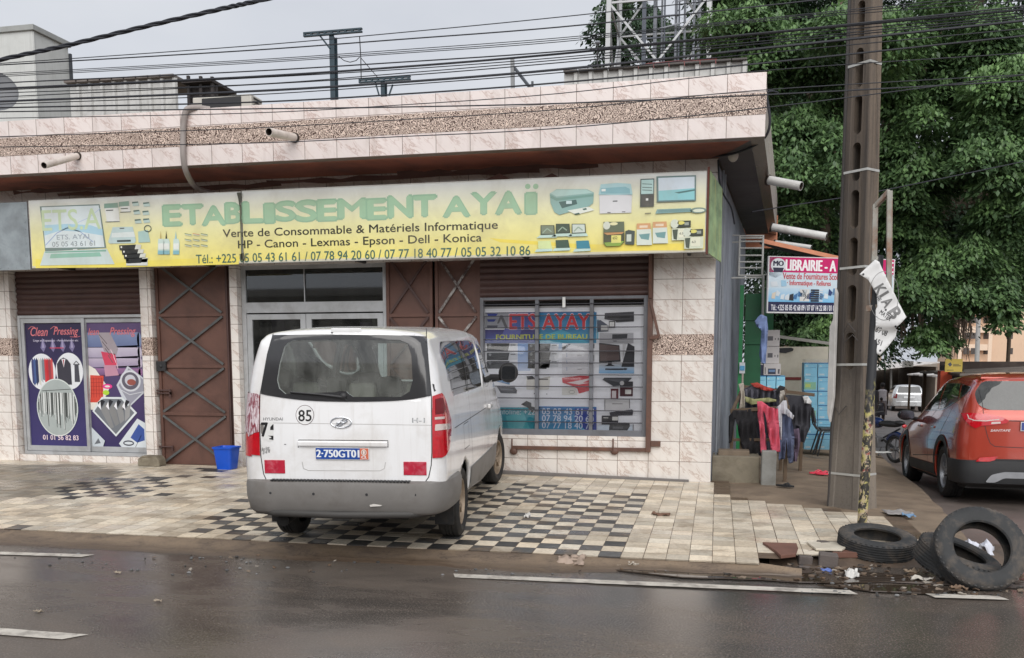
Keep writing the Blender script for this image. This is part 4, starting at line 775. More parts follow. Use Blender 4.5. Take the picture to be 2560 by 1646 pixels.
    p.up(3); p.poly([f(905, 395), f(925, 300), f(1080, 288), f(1200, 296), f(1215, 385), f(1210, 400)], S(168, 202, 206)); p.poly([f(912, 400), f(1210, 395), f(1205, 560), f(915, 568)], S(212, 212, 214)); p.up(); p.poly([f(925, 335), f(1150, 322), f(1190, 340), f(1195, 385), f(925, 385)], S(134, 178, 186)); p.rect(*f(932, 365), *f(970, 342), S(226, 230, 226), l=p.l + 1); p.rect(*f(1035, 460), *f(1078, 448), S(90, 96, 96)); p.line([f(985, 558), f(1015, 558)], .01, S(80, 80, 80)); p.line([f(1120, 552), f(1150, 552)], .01, S(80, 80, 80))
    p.up(2); p.rect(*f(1285, 508), *f(1416, 246), S(60, 74, 74)); p.up(); p.rect(*f(1295, 390), *f(1408, 256), S(176, 208, 206)); p.rect(*f(1291, 502), *f(1410, 395), S(62, 64, 64)); p.up(); [p.line([f(1305, y), f(1395, y + 4)], .008, S(60, 84, 84)) for y in (296, 328, 352)]; p.rect(*f(1338, 450), *f(1360, 428), S(224, 226, 224))
    p.poly([f(1435, 228), f(1797, 216), f(1797, 452), f(1438, 466)], S(96, 122, 122)); p.up(); p.poly([f(1452, 242), f(1784, 230), f(1784, 440), f(1455, 450)], S(204, 216, 226)); p.up(); p.poly([f(1455, 360), f(1600, 350), f(1784, 335), f(1784, 440), f(1455, 450)], S(140, 200, 206)); p.poly([f(1600, 375), f(1784, 345), f(1784, 360), f(1640, 385)], S(80, 120, 120), p.l + 1)
    p.poly([f(1440, 530), f(1750, 518), f(1760, 552), f(1425, 570)], S(134, 170, 168)); [p.line([f(1450, 538 + 9 * k), f(1750, 526 + 9 * k)], .006, S(96, 130, 128), p.l + 1) for k in range(3)]; p.ell(*f(1818, 538), .1, .035, S(120, 140, 130)); p.ell(*f(1822, 540), .07, .02, S(214, 220, 200), l=p.l + 1); p.line([f(1330, 568), f(1385, 564)], .012, S(110, 110, 90))
    p.up(2)
    for a, b, c in ((375, 675, (120, 130, 110)), (515, 662, (70, 84, 70)), (660, 662, (200, 210, 200))):
        p.poly([f(a, b), f(a + 125, b), f(a + 130, b + 85), f(a, b + 90)], S(44, 60, 50)); p.poly([f(a + 6, b + 6), f(a + 118, b + 6), f(a + 122, b + 78), f(a + 8, b + 82)], S(*c), p.l + 1); p.poly([f(a - 5, b + 92), f(a + 135, b + 86), f(a + 150, b + 112), f(a - 40, b + 118)], S(186, 210, 200)); p.line([f(a + 20, b + 70), f(a + 60, b + 30), f(a + 100, b + 60)], .014, S(150, 170, 150), p.l + 2)
    for a, b, c in ((350, 820, (206, 220, 160)), (512, 812, (60, 84, 70)), (700, 818, (60, 130, 150))):
        p.poly([f(a, b), f(a + 115, b - 4), f(a + 130, b + 70), f(a + 5, b + 72)], S(*c)); p.poly([f(a - 10, b + 74), f(a + 135, b + 70), f(a + 130, b + 92), f(a - 30, b + 100)], S(186, 212, 206))
    p.up(3); p.poly([f(950, 645), f(1140, 642), f(1142, 830), f(1100, 865), f(975, 870), f(950, 840)], S(96, 106, 84)); p.up(); p.poly([f(950, 740), f(1140, 735), f(1142, 830), f(1100, 865), f(975, 870), f(950, 840)], S(70, 74, 50)); p.poly([f(955, 835), f(1140, 820), f(1100, 865), f(975, 868)], S(130, 164, 60), p.l + 1); p.rect(*f(1022, 838), *f(1112, 766), S(222, 216, 120), l=p.l + 2); p.ell(*f(980, 678), .045, .05, S(206, 210, 196)); p.ell(*f(1045, 662), .05, .02, S(222, 216, 170)); p.poly([f(950, 745), f(1140, 738), f(1120, 755), f(985, 765)], S(190, 140, 90), p.l + 1); p.text('652', f(1035, 805)[0], f(1035, 805)[1], f(1078, 805)[0], f(1035, 780)[1], S(60, 60, 40), p.l + 3, bold=.02)
    p.poly([f(1150, 730), f(1180, 718), f(1238, 728), f(1232, 855), f(1150, 850)], S(70, 80, 74)); p.rect(*f(1162, 825), *f(1206, 758), S(196, 204, 190), l=p.l + 1)
    for a, b in ((1255, 660), (1402, 645)):
        p.poly([f(a, b), f(a + 125, b - 4), f(a + 130, b + 50), f(a, b + 55)], S(206, 156, 110)); p.poly([f(a, b + 55), f(a + 130, b + 50), f(a + 140, b + 195), f(a, b + 198)], S(206, 214, 204)); p.rect(*f(a + 25, b + 40), *f(a + 100, b + 16), S(226, 206, 180), l=p.l + 1); p.poly([f(a + 20, b + 100), f(a + 120, b + 90), f(a + 110, b + 150), f(a + 40, b + 140)], S(110, 150, 150), p.l + 1)
    for a, b in ((1572, 632), (1685, 710)):
        p.up(3); p.rect(*f(a, b + 68), *f(a + 178, b), S(48, 56, 46)); p.rect(*f(a + 4, b + 182), *f(a + 182, b + 68), S(206, 212, 190)); p.ell(*f(a + 30, b + 30), .05, .055, S(206, 212, 196), l=p.l + 1); p.ell(*f(a + 88, b + 22), .045, .022, S(214, 206, 110), l=p.l + 1); p.rect(*f(a + 120, b + 44), *f(a + 160, b + 16), S(150, 156, 146), l=p.l + 1); p.poly([f(a + 10, b + 85), f(a + 60, b + 80), f(a + 50, b + 178), f(a + 20, b + 170)], S(70, 80, 66), p.l + 1); p.rect(*f(a + 66, b + 158), *f(a + 152, b + 75), S(222, 222, 200), l=p.l + 2); p.text('63', f(a + 75, b + 130)[0], f(a + 75, b + 130)[1], f(a + 108, b + 130)[0], f(a + 75, b + 108)[1], S(60, 66, 60), p.l + 3)
    # grime run at the joint
    p.up(4); p.poly([(jx - .05, sT - .02), (jx + .03, sT - .02), (jx + .012, sT - .14), (jx - .012, sT - .22), (jx - .03, sT - .1)], S(70, 70, 60)); p.poly([(jx - .012, sT - .15), (jx + .01, sT - .2), (jx + .006, sB + .03), (jx - .012, sB + .03)], S(84, 86, 66)); p.poly([(jx - .04, sB + .12), (jx + .03, sB + .14), (jx + .05, sB + .05), (jx - .02, sB + .04)], S(70, 74, 56))
    p.build('print', M_VINYL, sg)
sign_print()
M_SHEET = P('zinc_sheet', S(150, 158, 162), .45, metal=.3, var=.2, scale=4, dirt=S(116, 120, 122), dscale=3, damt=.6)
def zinc(mb):
    mb.box(-14, sL - .035, SY + .01, SY + .03, 2.955, 3.94)
    for z in (2.99, 3.9):
        for x in np.arange(-13.9, sL - .06, .14): mb.ell((x, SY + .008, z), (.012, .006, .012), 6, 4)
    for z in np.arange(3.05, 3.9, .1): mb.ell((sL - .08, SY + .008, z), (.012, .006, .012), 6, 4)
one('metal_fascia', M_SHEET, zinc, 'bare zinc sheet panel with rivets at the left end of the signboard', 'panel')
# grey hose that hangs over the parapet
hp = [aY(525, 274, PY + .1), aY(480, 270, PY - .02), aY(463, 282, PY - .05), aY(458, 330, PY - .04), aY(459, 400, PY - .04), aY(470, 440, PY + .1), aY(495, 472, 12.3), aY(540, 486, 12.55)]
def hose(mb):
    pts = []; 
    for i in range(len(hp) - 1):
        p0, p1, p2, p3 = hp[max(i - 1, 0)], hp[i], hp[i + 1], hp[min(i + 2, len(hp) - 1)]
        for k in range(6): t = k / 6; pts.append(.5 * ((2 * p1) + (p2 - p0) * t + (2 * p0 - 5 * p1 + 4 * p2 - p3) * t * t + (3 * p1 - p0 - 3 * p2 + p3) * t ** 3))
    mb.tube(pts, .04, 10)
one('hose', P('grey_hose', S(150, 142, 138), .6, var=.1, dirt=S(110, 96, 90), damt=.5), hose, 'fat grey hose hanging over the tiled parapet', 'hose')
# ================================================================ VEHICLES
def catmull(pts, n):
    out = []
    for i in range(len(pts) - 1):
        p0, p1, p2, p3 = (Vector(pts[max(i - 1, 0)]), Vector(pts[i]), Vector(pts[i + 1]), Vector(pts[min(i + 2, len(pts) - 1)]))
        for k in range(n):
            t = k / n; out.append(.5 * ((2 * p1) + (p2 - p0) * t + (2 * p0 - 5 * p1 + 4 * p2 - p3) * t * t + (3 * p1 - p0 - 3 * p2 + p3) * t ** 3))
    out.append(Vector(pts[-1])); return out
def rpoly(pts, r, n=4):
    out = []; k = len(pts)
    for i in range(k):
        p = Vector(pts[i]); a = Vector(pts[i - 1]) - p; b = Vector(pts[(i + 1) % k]) - p; q = min(r, a.length * .45, b.length * .45)
        a = p + a.normalized() * q; b = p + b.normalized() * q
        for j in range(n + 1): t = j / n; out.append(tuple((1 - t) ** 2 * a + 2 * t * (1 - t) * p + t * t * b))
    return out
PK_ = ('zb', 'w', 'zm', 'wb', 'zbelt', 'wt', 'zt', 'zc')
def loft(keys, lean, rr=.16, rt=.07, rz=.05, inset=0.0, ylim=None, fr=.25, zfloor=None):
    """closed car shell from keyed cross-sections; lean(z) tips the tail forward"""
    ky = [k[0] for k in keys]; y0, y1 = ky[0], ky[-1]
    ys = sorted(set([y0 + rr * t for t in (0, .06, .15, .3, .5, .75, 1)] + list(np.linspace(y0 + rr + .05, y1 - .25, 52)) + [y1 - .25 * t for t in (.75, .5, .3, .15, .05, 0)]))
    if ylim: ys = [y for y in ys if ylim[0] < y < ylim[1]]; ys = [ylim[0]] + ys + [ylim[1]]
    rows = []
    def val(i, y): return sum(np.interp(y + d, ky, [k[1 + i] for k in keys]) for d in (-.08, -.04, 0, .04, .08)) / 5
    for y in ys:
        zb, w, zm, wbl, zbl, wt, zt, zc = [val(i, y) for i in range(8)]
        zbl = min(zbl, zt - .07); zm = min(zm, zbl - .1)
        d = y - y0
        if d < rr and not ylim:
            s = 1 - math.sqrt(max(0, 1 - (1 - d / rr) ** 2)); w -= rr * s; wbl -= rr * .95 * s; wt -= rt * s; zt -= rz * s; zc -= rz * s
        e = y1 - y
        if e < fr and not ylim: s = 1 - math.sqrt(max(0, 1 - (1 - e / fr) ** 2)); w -= fr * s; wbl -= fr * s; wt -= fr * s; zt -= .1 * s; zc -= .1 * s
        if inset: w -= inset; wbl -= inset; wt -= inset; zt -= inset; zc -= inset; zb = zfloor
        pr = [(0, zb), (w * .6, zb), (w * .9, zb + .005), (w * .965, zb + .05), (w * .99, lerp(zb, zm, .5)), (w, zm), (lerp(w, wbl, .45), lerp(zm, zbl, .6)), (wbl, zbl), (lerp(wbl, wt, .5) + .012, lerp(zbl, zt, .5)), (wt, zt - .06), (wt - .035, zt - .008), (wt - .12, lerp(zt, zc, .5)), (wt * .45, zc - .006), (0, zc)]
        half = catmull([(a, 0, b) for a, b in pr], 4)
        sec = [Vector((q.x, 0, q.z)) for q in half] + [Vector((-q.x, 0, q.z)) for q in half[-2:0:-1]]
        f = max(0, 1 - d / .9) ** 1.0
        rows.append([Vector((q.x, y + lean(q.z) * f, q.z)) for q in sec])
    n = len(rows[0]); vs = [q for r in rows for q in r]; fs = []
    for i in range(len(rows) - 1): fs += [(i * n + k, i * n + (k + 1) % n, (i + 1) * n + (k + 1) % n, (i + 1) * n + k) for k in range(n)]
    h = n // 2
    for base, fl in ((0, False), ((len(rows) - 1) * n, True)):
        for k in range(h):
            a, b, c, d = base + k, base + k + 1, base + (n - k - 1) % n, base + (n - k) % n
            q = [i for j, i in enumerate((a, b, c, d)) if i not in (a, b, c, d)[:j]]
            if len(q) > 2: fs.append(tuple(q if fl else q[::-1]))
    return vs, fs
def meshobj(name, vs, fs):
    me = bpy.data.meshes.new(name); me.from_pydata([tuple(v) for v in vs], [], fs)
    bm = bmesh.new(); bm.from_mesh(me); bmesh.ops.remove_doubles(bm, verts=bm.verts, dist=1e-5); bmesh.ops.recalc_face_normals(bm, faces=bm.faces); bm.to_mesh(me); bm.free()
    o = bpy.data.objects.new(name, me); COL.objects.link(o); return o
def prism_obj(poly, fn, d0, d1):
    mb = MB(); mb.prism(poly, fn, d0, d1); return meshobj('cut', mb.v, mb.f)
def carve(o, cutters, bvh=None, inner=None):
    """cut openings out of a shell, then drop the cutters"""
    par, o.parent = o.parent, None                                      # shell and cutters share the local frame while cutting
    for c in cutters: c.parent = None
    for c in cutters: m = o.modifiers.new('b', 'BOOLEAN'); m.operation = 'DIFFERENCE'; m.object = c; m.solver = 'EXACT'
    lr = o.location.copy(), o.rotation_euler.copy(); bpy.context.view_layer.update()
    me = bpy.data.meshes.new_from_object(o.evaluated_get(bpy.context.evaluated_depsgraph_get()))
    o.modifiers.clear(); old = o.data; o.data = me; bpy.data.meshes.remove(old)
    if bvh:                                                             # keep the skin only, then give it thickness with a dark lining
        bm = bmesh.new(); bm.from_mesh(me); bmesh.ops.delete(bm, geom=[f for f in bm.faces if bvh.find_nearest(f.calc_center_median())[3] > .005], context='FACES'); bm.to_mesh(me); bm.free()
        me.materials.append(inner); s = o.modifiers.new('skin', 'SOLIDIFY'); s.thickness = .03; s.offset = -1; s.material_offset = 1
    o.parent = par
    for c in cutters: me_ = c.data; bpy.data.objects.remove(c); bpy.data.meshes.remove(me_)
    me.polygons.foreach_set('use_smooth', [True] * len(me.polygons)); me.set_sharp_from_angle(angle=R(32))
def cdt(outline, holes, step):
    V = []; E = []
    def ringpts(P_):
        k0 = len(V); n = len(P_); k = []
        for i in range(n):
            a = Vector(P_[i]); b = Vector(P_[(i + 1) % n]); m = max(1, int((b - a).length / step))
            for j in range(m): k.append(len(V)); V.append(a.lerp(b, j / m))
        E.extend([(k[i], k[(i + 1) % len(k)]) for i in range(len(k))])
    ringpts(outline); [ringpts(h) for h in holes]
    xs = [p[0] for p in outline]; ys = [p[1] for p in outline]; y = min(ys) + step / 2
    nb = len(V)
    while y < max(ys):
        x = min(xs) + step / 2
        while x < max(xs):
            if inpoly(x, y, outline) and not any(inpoly(x, y, h) for h in holes): V.append(Vector((x, y)))
            x += step
        y += step
    v, e, f, *_ = delaunay_2d_cdt(V, E, [], 0, 1e-6)
    out = [t for t in f if inpoly(*(sum(((v[i][c]) for i in t)) / len(t) for c in (0, 1)), outline) and not any(inpoly(*(sum((v[i][c] for i in t)) / len(t) for c in (0, 1)), h) for h in holes)]
    return v, out
def drape(mb, outline, proj, off=.003, step=None, holes=(), m=0, mirror=False, c=(1, 1, 1), both=False):
    xs = [p[0] for p in outline]; ys = [p[1] for p in outline]; step = step or max(max(xs) - min(xs), max(ys) - min(ys)) / 18
    v, f = cdt(outline, list(holes), step); pts = []
    for q in v: p, n = proj(q[0], q[1]); pts.append(p + n * off if p is not None else None)
    f = [t for t in f if all(pts[i] is not None for i in t)]; pts = [p or Vector() for p in pts]
    for mi in ([0, 1] if both else [1] if mirror else [0]):
        mb.add([Vector((-p.x, p.y, p.z)) if mi else p for p in pts], [t[::-1] for t in f] if mi else f, m, c, True)
def pair(name, mat, root, pls, proj, off=.003, step=None, **k):
    """the same draped piece on each flank, every piece a part of its own"""
    for pl in pls:
        for mi in (False, True): part(name, mat, root, lambda mb: drape(mb, pl, proj, off, step, mirror=mi), local=True, recalc=False, **k)
def seam(mb, pts, proj, w=.007, off=.0015, step=6, m=0, both=False):
    L_ = []
    for a, b in zip(pts[:-1], pts[1:]):
        k = max(1, int((Vector(b) - Vector(a)).length / step)); L_ += [Vector(a).lerp(Vector(b), j / k) for j in range(k)]
    L_.append(Vector(pts[-1])); Q = [proj(*q) for q in L_]; Q = [q for q in Q if q[0] is not None]; vs = []
    for i, (p, n) in enumerate(Q):
        t = (Q[min(i + 1, len(Q) - 1)][0] - Q[max(i - 1, 0)][0]).normalized(); s = t.cross(n).normalized() * w / 2; vs += [p + n * off + s, p + n * off - s]
    f = [(2 * i, 2 * i + 1, 2 * i + 3, 2 * i + 2) for i in range(len(Q) - 1)]
    for mi in ([0, 1] if both else [0]): mb.add([Vector((-p.x, p.y, p.z)) if mi else p for p in vs], f, m, sm=True)
def wheel(root, x, y, rad, wid, rimr, side, steer=0, style=6, rimmat=None, nm='wheel', zoff=0):
    """tyre, rim with spokes, hub; local axis along x, outer face on the given side"""
    M = Matrix.Translation((x, y, rad + zoff)) @ Matrix.Rotation(steer, 4, 'Z') @ Matrix.Rotation(R(90) * side, 4, 'Y'); h = wid / 2
    ty = MB(); prof = [(rimr, -h * .8), (rimr + .02, -h * .95), (lerp(rimr, rad, .5), -h * 1.04), (rad - .03, -h * .95), (rad - .008, -h * .78), (rad, -h * .5)]
    for k in (-.3, 0, .3): prof += [(rad, h * (k - .06)), (rad - .008, h * (k - .04)), (rad - .008, h * (k + .04)), (rad, h * (k + .06))]
    prof += [(rad, h * .5), (rad - .008, h * .78), (rad - .03, h * .95), (lerp(rimr, rad, .5), h * 1.04), (rimr + .02, h * .95), (rimr, h * .8)]
    ty.lathe(prof, M, 40); t = ty.build(nm, M_RUBBER, root, local=True, sharp=30)
    rm = MB(); rm.lathe([(rimr + .002, h * .84), (rimr - .012, h * .86), (rimr - .02, h * .7), (rimr - .03, h * .1), (rimr - .03, -h * .7)], M, 40)
    rm.lathe([(0, h * .62), (.035, h * .62), (.06, h * .55), (.065, h * .3)], M, 20); rm.lathe([(0, -.02), (rimr - .03, -.02)], M, 30, 1)
    for k in range(style):
        a = 2 * math.pi * k / style; ca, sa = math.cos(a), math.sin(a); P_ = lambda u, v, d: M @ Vector((u * ca - v * sa, u * sa + v * ca, d))
        rm.prism([(.04, -.028), (.04, .028), (rimr * .62, .026), (rimr - .018, .052), (rimr - .018, -.052), (rimr * .62, -.026)], P_, h * .32, h * .62)
        b = a + math.pi / style; rm.ell(M @ Vector((.048 * math.cos(b), .048 * math.sin(b), h * .6)), (.008, .008, .008), 6, 4, 1)
    rm.build('rim', [rimmat, M_BLACK], t, local=True, bevel=.003)
    return t
def mk_proj(bvh, root, crop):
    """crop pixel of the photograph -> point on this car's skin"""
    I = W4(root).inverted(); o = I @ _C; Rm = I.to_3x3()
    def f(x, y):
        d = (Rm @ ray(crop[0] + x / crop[2], crop[1] + y / crop[2])).normalized(); p, n, *_ = bvh.ray_cast(o, d)
        return (p, n if n is None or n.dot(d) < 0 else -n)
    return f
def mk_axis(bvh, axis, sgn):
    def f(a, b):
        if axis == 'x': p, n, *_ = bvh.ray_cast(Vector((3 * sgn, a, b)), Vector((-sgn, 0, 0)))
        else: p, n, *_ = bvh.ray_cast(Vector((a, 9 * sgn, b)), Vector((0, -sgn, 0)))
        return (p, n if n is None or n[0 if axis == 'x' else 1] * sgn > 0 else -n)
    return f
M_GLINK = glassmat('car_glass_clear', (.74, .82, .80), .05)
M_GLTINT = glassmat('car_glass_tinted', (.16, .17, .17), .03)
M_LAMPR = P('red_lamp', S(186, 10, 28), .12, var=.15, scale=30, coat=1)
M_LAMPC = P('clear_lamp', S(206, 190, 184), .12, var=.1, coat=1)
M_CHROME = P('chrome', S(190, 192, 196), .18, metal=1, var=.04)
M_GAP = P('panel_gap', S(46, 46, 48), .8, var=.05)
M_SEAT = P('seat_cloth', S(150, 146, 134), .85, var=.1)
M_CARIN = P('car_interior', S(132, 130, 124), .8, var=.1)
# ---------------------------------------------------------------- white van
VAN = thing('parked_van', 'white minivan with grimy rear and grey bumper backed up on the chequered tiles', 'van', (-3.305, 8.53, -.105), (R(1.75), 0, R(7)))
M_WHITE = P('white_car_paint', S(234, 234, 235), .2, var=.03, scale=1.5, dirt=S(176, 166, 154), dscale=1.6, damt=.35, coat=.6, streak=(S(190, 184, 176), .25))
M_BUMPG = P('grey_bumper', S(118, 115, 112), .5, var=.08, scale=3, dirt=S(92, 86, 80), dscale=3, damt=.5)
VK = [(-1.07, .47, .90, .80, .862, 1.40, .755, 1.945, 2.02), (-.5, .42, .925, .80, .885, 1.40, .775, 1.97, 2.045), (1.5, .30, .935, .80, .89, 1.39, .78, 1.97, 2.05), (2.3, .30, .935, .80, .88, 1.38, .765, 1.93, 2.01), (2.75, .30, .93, .80, .87, 1.36, .75, 1.70, 1.79),
      (3.3, .28, .92, .78, .85, 1.3, .77, 1.27, 1.36), (3.7, .27, .905, .75, .85, 1.1, .74, 1.13, 1.2), (3.92, .27, .87, .7, .8, .95, .66, 1.0, 1.05), (4.02, .29, .8, .62, .74, .85, .6, .9, .94)]
vlean = lambda z: .10 * max(0, z - 1.05) ** 1.25 + .10 * max(0, .7 - z)
vs, fs = loft(VK, vlean); VBODY = meshobj('body', vs, fs); VB = BVHTree.FromPolygons([v.co.copy() for v in VBODY.data.vertices], [tuple(p.vertices) for p in VBODY.data.polygons])
VBODY.parent = VAN; VBODY.data.materials.append(M_WHITE)
vp = mk_proj(VB, VAN, (580, 780, 2.566)); vside = mk_axis(VB, 'x', 1); vfront = mk_axis(VB, 'y', 1)
GLASS_O = catmull([(262, 153, 0), (700, 147, 0), (1245, 158, 0)], 4)[:-1] + [Vector((1247, 162, 0)), Vector((1260, 350, 0))] + catmull([(1276, 538, 0), (1160, 560, 0), (1000, 573, 0), (730, 577, 0), (500, 570, 0), (330, 552, 0), (187, 528, 0)], 4)[:-1] + catmull([(187, 526, 0), (203, 400, 0), (230, 270, 0), (262, 155, 0)], 4)[:-1]
GLASS_O = [(q.x, q.y) for q in GLASS_O]
GLASS_I = [(400, 182), (700, 177), (1080, 182), (1128, 205), (1152, 280), (1160, 440), (1140, 512), (1085, 546), (780, 546), (752, 528), (735, 512), (690, 509), (660, 516), (345, 527), (305, 492), (291, 440), (308, 330), (338, 225), (365, 195)]
WS = rpoly([(-.60, 1.80), (-.40, 1.405), (1.70, 1.375), (1.72, 1.86), (1.3, 1.90), (-.46, 1.905)], .07); WF = rpoly([(1.86, 1.375), (1.86, 1.86), (2.3, 1.82), (2.6, 1.66), (3.02, 1.385)], .05)
sidefn = lambda a, b, d: Vector((d, a, b)); rearfn = lambda a, b, d: Vector((a, d, b))
gi = [vp(*q)[0] for q in GLASS_I]
WS_C = rpoly([(-.66, 1.36), (.66, 1.36), (.62, 1.88), (-.62, 1.88)], .1)
cut = [prism_obj(WS, sidefn, -1.3, 1.3), prism_obj(WF, sidefn, -1.3, 1.3), prism_obj([(q.x, q.z) for q in gi], rearfn, -1.4, -.55), prism_obj(WS_C, rearfn, 2.35, 4)]
for y in (0, 3.2):
    for s in (-1, 1): cut.append(prism_obj([(y + .415 * math.cos(t), .345 + .415 * math.sin(t)) for t in np.linspace(0, 2 * math.pi, 40)[:-1]], sidefn, .52 * s, 1.2 * s))
carve(VBODY, cut, VB, M_CARIN)
g = part('rear_window', [P('black_glass_border', S(52, 52, 54), .12, var=.1, coat=.6), glassmat('sky_veil_glass', (.82, .90, .87), .2)], VAN, lambda mb: (drape(mb, GLASS_O, vp, .007, 16, [GLASS_I]), drape(mb, GLASS_I, vp, .002, 24, m=1)), local=True, recalc=False)  # diffuse grey veil on the pane stands in for mirrored sky haze
pair('side_window', M_GLTINT, VAN, [WS, WF], vside, -.006)
part('windscreen', M_GLINK, VAN, lambda mb: drape(mb, WS_C, vfront, -.006), local=True, recalc=False)
pair('window_pillar', M_BLACK, VAN, [[(.52, 1.39), (.56, 1.39), (.56, 1.905), (.52, 1.905)]], vside, .001, .06)
VG = [(1248, 108), (1246, 160), (1262, 350), (1279, 540), (1282, 900), (1278, 985), (1262, 1060), (1235, 1098), (1190, 1114), (700, 1112), (260, 1098), (225, 1088), (203, 1040), (186, 930), (176, 700), (180, 532), (228, 270), (268, 128)]
def vseams(mb):
    seam(mb, VG, vp, .008); seam(mb, [(268, 128), (500, 112), (830, 104), (1248, 108)], vp, .006)
    for pl in ([(1.80, .45), (1.80, 1.36)], [(1.80, 1.36), (1.79, 1.92)], [(.50, .80), (.66, .45)], [(.50, .80), (.50, 1.36)], [(2.86, .62), (3.06, .95), (3.1, 1.36)], [(-.5, 1.12), (1.78, 1.12)], [(.0, .86), (.33, .86), (.33, 1.1), (.02, 1.1), (.0, .86)]): seam(mb, pl, vside, .007, step=.05, both=True)
part('door_seams', M_GAP, VAN, vseams, local=True, recalc=False)
LAMP = [(1281, 542), (1338, 521), (1352, 535), (1372, 590), (1398, 690), (1400, 760), (1388, 880), (1366, 920), (1345, 934), (1284, 938)]
LL_ = [(181, 536), (150, 526), (120, 528), (109, 640), (107, 760), (112, 860), (122, 914), (183, 921), (178, 760)]
for mi in (False, True):
    lm = part('tail_lamp', [M_LAMPR, M_LAMPC, P('lamp_shell', S(110, 10, 22), .3)], VAN, lambda mb: (drape(mb, LAMP, vp, .012, 22, mirror=mi), drape(mb, LL_, vp, .013, 12) if mi else None, drape(mb, rpoly([(1298, 722), (1392, 716), (1392, 752), (1296, 764)], 8), vp, .0145, 14, m=1, mirror=mi), drape(mb, [(1296, 676), (1354, 672), (1354, 688), (1296, 692)], vp, .0145, 12, m=1, mirror=mi), drape(mb, [(1300, 560), (1345, 552), (1372, 650), (1300, 660)], vp, .014, 20, m=2, mirror=mi)), local=True, recalc=False)
def m_tape():
    m, N, L, b = newmat('shredded_tape'); pos = N.new('ShaderNodeTexCoord').outputs['Object']; n = tnoise(N, L, scaled(N, L, pos, (40, 40, 9)), 1, 6, .7, 1)
    L.new(mixc(N, L, ramp(N, L, n, .42, .58), S(216, 206, 210), S(128, 52, 66)), b.inputs['Base Color']); b.inputs['Roughness'].default_value = .3; return m
part('tape', m_tape(), VAN, lambda mb: (drape(mb, [(180, 530), (150, 522), (116, 524), (106, 640), (104, 760), (116, 800), (150, 775), (178, 770)], vp, .018, 11), drape(mb, [(1300, 530), (1340, 515), (1378, 590), (1402, 690), (1402, 755), (1330, 790), (1300, 745)], vp, .016, 18, mirror=True)), local=True, recalc=False, label='shredded clear tape stuck over the broken left tail lamp')
# bumper: a band swept round the tail
def sweep(mb, plan, prof):
    """a band swept round the tail: half plan outline, profile of (outward, z)"""
    plan = plan + [(0, plan[-1][1] - .002)] + [(-x, y) for x, y in plan[::-1]]
    plan = [(q.x, q.y) for q in catmull([(x, y, 0) for x, y in plan], 3)]
    vs = []
    for i, (x, y) in enumerate(plan):
        a = plan[min(i + 1, len(plan) - 1)]; b = plan[max(i - 1, 0)]; n = Vector((a[1] - b[1], b[0] - a[0], 0)).normalized()
        if n.dot(Vector((x, y + .3, 0))) < 0: n = -n
        for d, z in prof: vs.append(Vector((x, y, z)) + n * d)
    k = len(prof); mb.add(vs, [(i * k + j, (i + 1) * k + j, (i + 1) * k + j + 1, i * k + j + 1) for i in range(len(plan) - 1) for j in range(k - 1)], sm=True)
bp = part('rear_bumper', M_BUMPG, VAN, lambda mb: sweep(mb, [(.955, -.43), (.953, -.6), (.94, -.78), (.905, -.94), (.84, -1.065), (.72, -1.125), (.5, -1.14), (.25, -1.15)], [(-.11, .715), (-.035, .715), (-.004, .70), (.006, .66), (.004, .56), (-.006, .50), (-.012, .485), (-.02, .44), (-.05, .415), (-.16, .41)]), local=True, sharp=50)
part('step_pad', M_BLACK, bp, lambda mb: [mb.box(-.62 + .031 * k, -.62 + .031 * k + .022, -1.135, -1.06, .712, .722) for k in range(40)], local=True)
part('lower_strip', P('dark_bumper', S(62, 60, 58), .6), bp, lambda mb: mb.tube([(.80, -.98, .43), (.6, -1.095, .425), (0, -1.14, .42), (-.6, -1.095, .425), (-.80, -.98, .43)], .035, 10), local=True)
for x in (-.62, -.23, .24, .66): part('parking_sensor', M_GAP, bp, lambda mb: mb.lathe([(0, .012), (.011, .012), (.014, 0)], Matrix.Translation((x, -1.15 + .06 * abs(x) ** 2.2, .605)) @ Matrix.Rotation(R(90), 4, 'X'), 12), local=True)
part('scuff', P('bare_scuff', S(206, 202, 196), .6), bp, lambda mb: mb.prism([(.27, .50), (.36, .507), (.375, .515), (.30, .525), (.265, .515)], lambda a, b, d: Vector((a, -1.156 - d, b)), 0, .003), local=True)
pair('sill_cladding', M_BUMPG, VAN, [[(.46, .33), (2.74, .33), (2.74, .60), (.46, .62)]], vside, .008, .1)
def vunder(mb): mb.box(-.60, .60, .45, 3.7, .24, .42); mb.box(-.6, .6, -1.0, 3.7, .38, .47); mb.tube([(-.62, -.85, .30), (-.62, -.4, .32)], .055, 10); mb.tube([(.85, 0, .345), (-.85, 0, .345)], .06, 10)
part('underbody', P('underbody', S(34, 33, 32), .8), VAN, vunder, local=True)
for s in (-1, 1): part('mud_flap', M_RUBBER, VAN, lambda mb: mb.box(.70 * s, .88 * s, -.43, -.415, .2, .45), local=True)
M_RIMB = P('dusty_alloy', S(150, 134, 116), .5, metal=.3, var=.15, scale=12, dirt=S(110, 90, 72), dscale=9, damt=.6)
for s in (-1, 1):
    wheel(VAN, .80 * s, 0, .345, .215, .225, s, 0, 6, M_RIMB); wheel(VAN, .80 * s, 3.2, .345, .215, .225, s, R(-9), 6, M_RIMB)
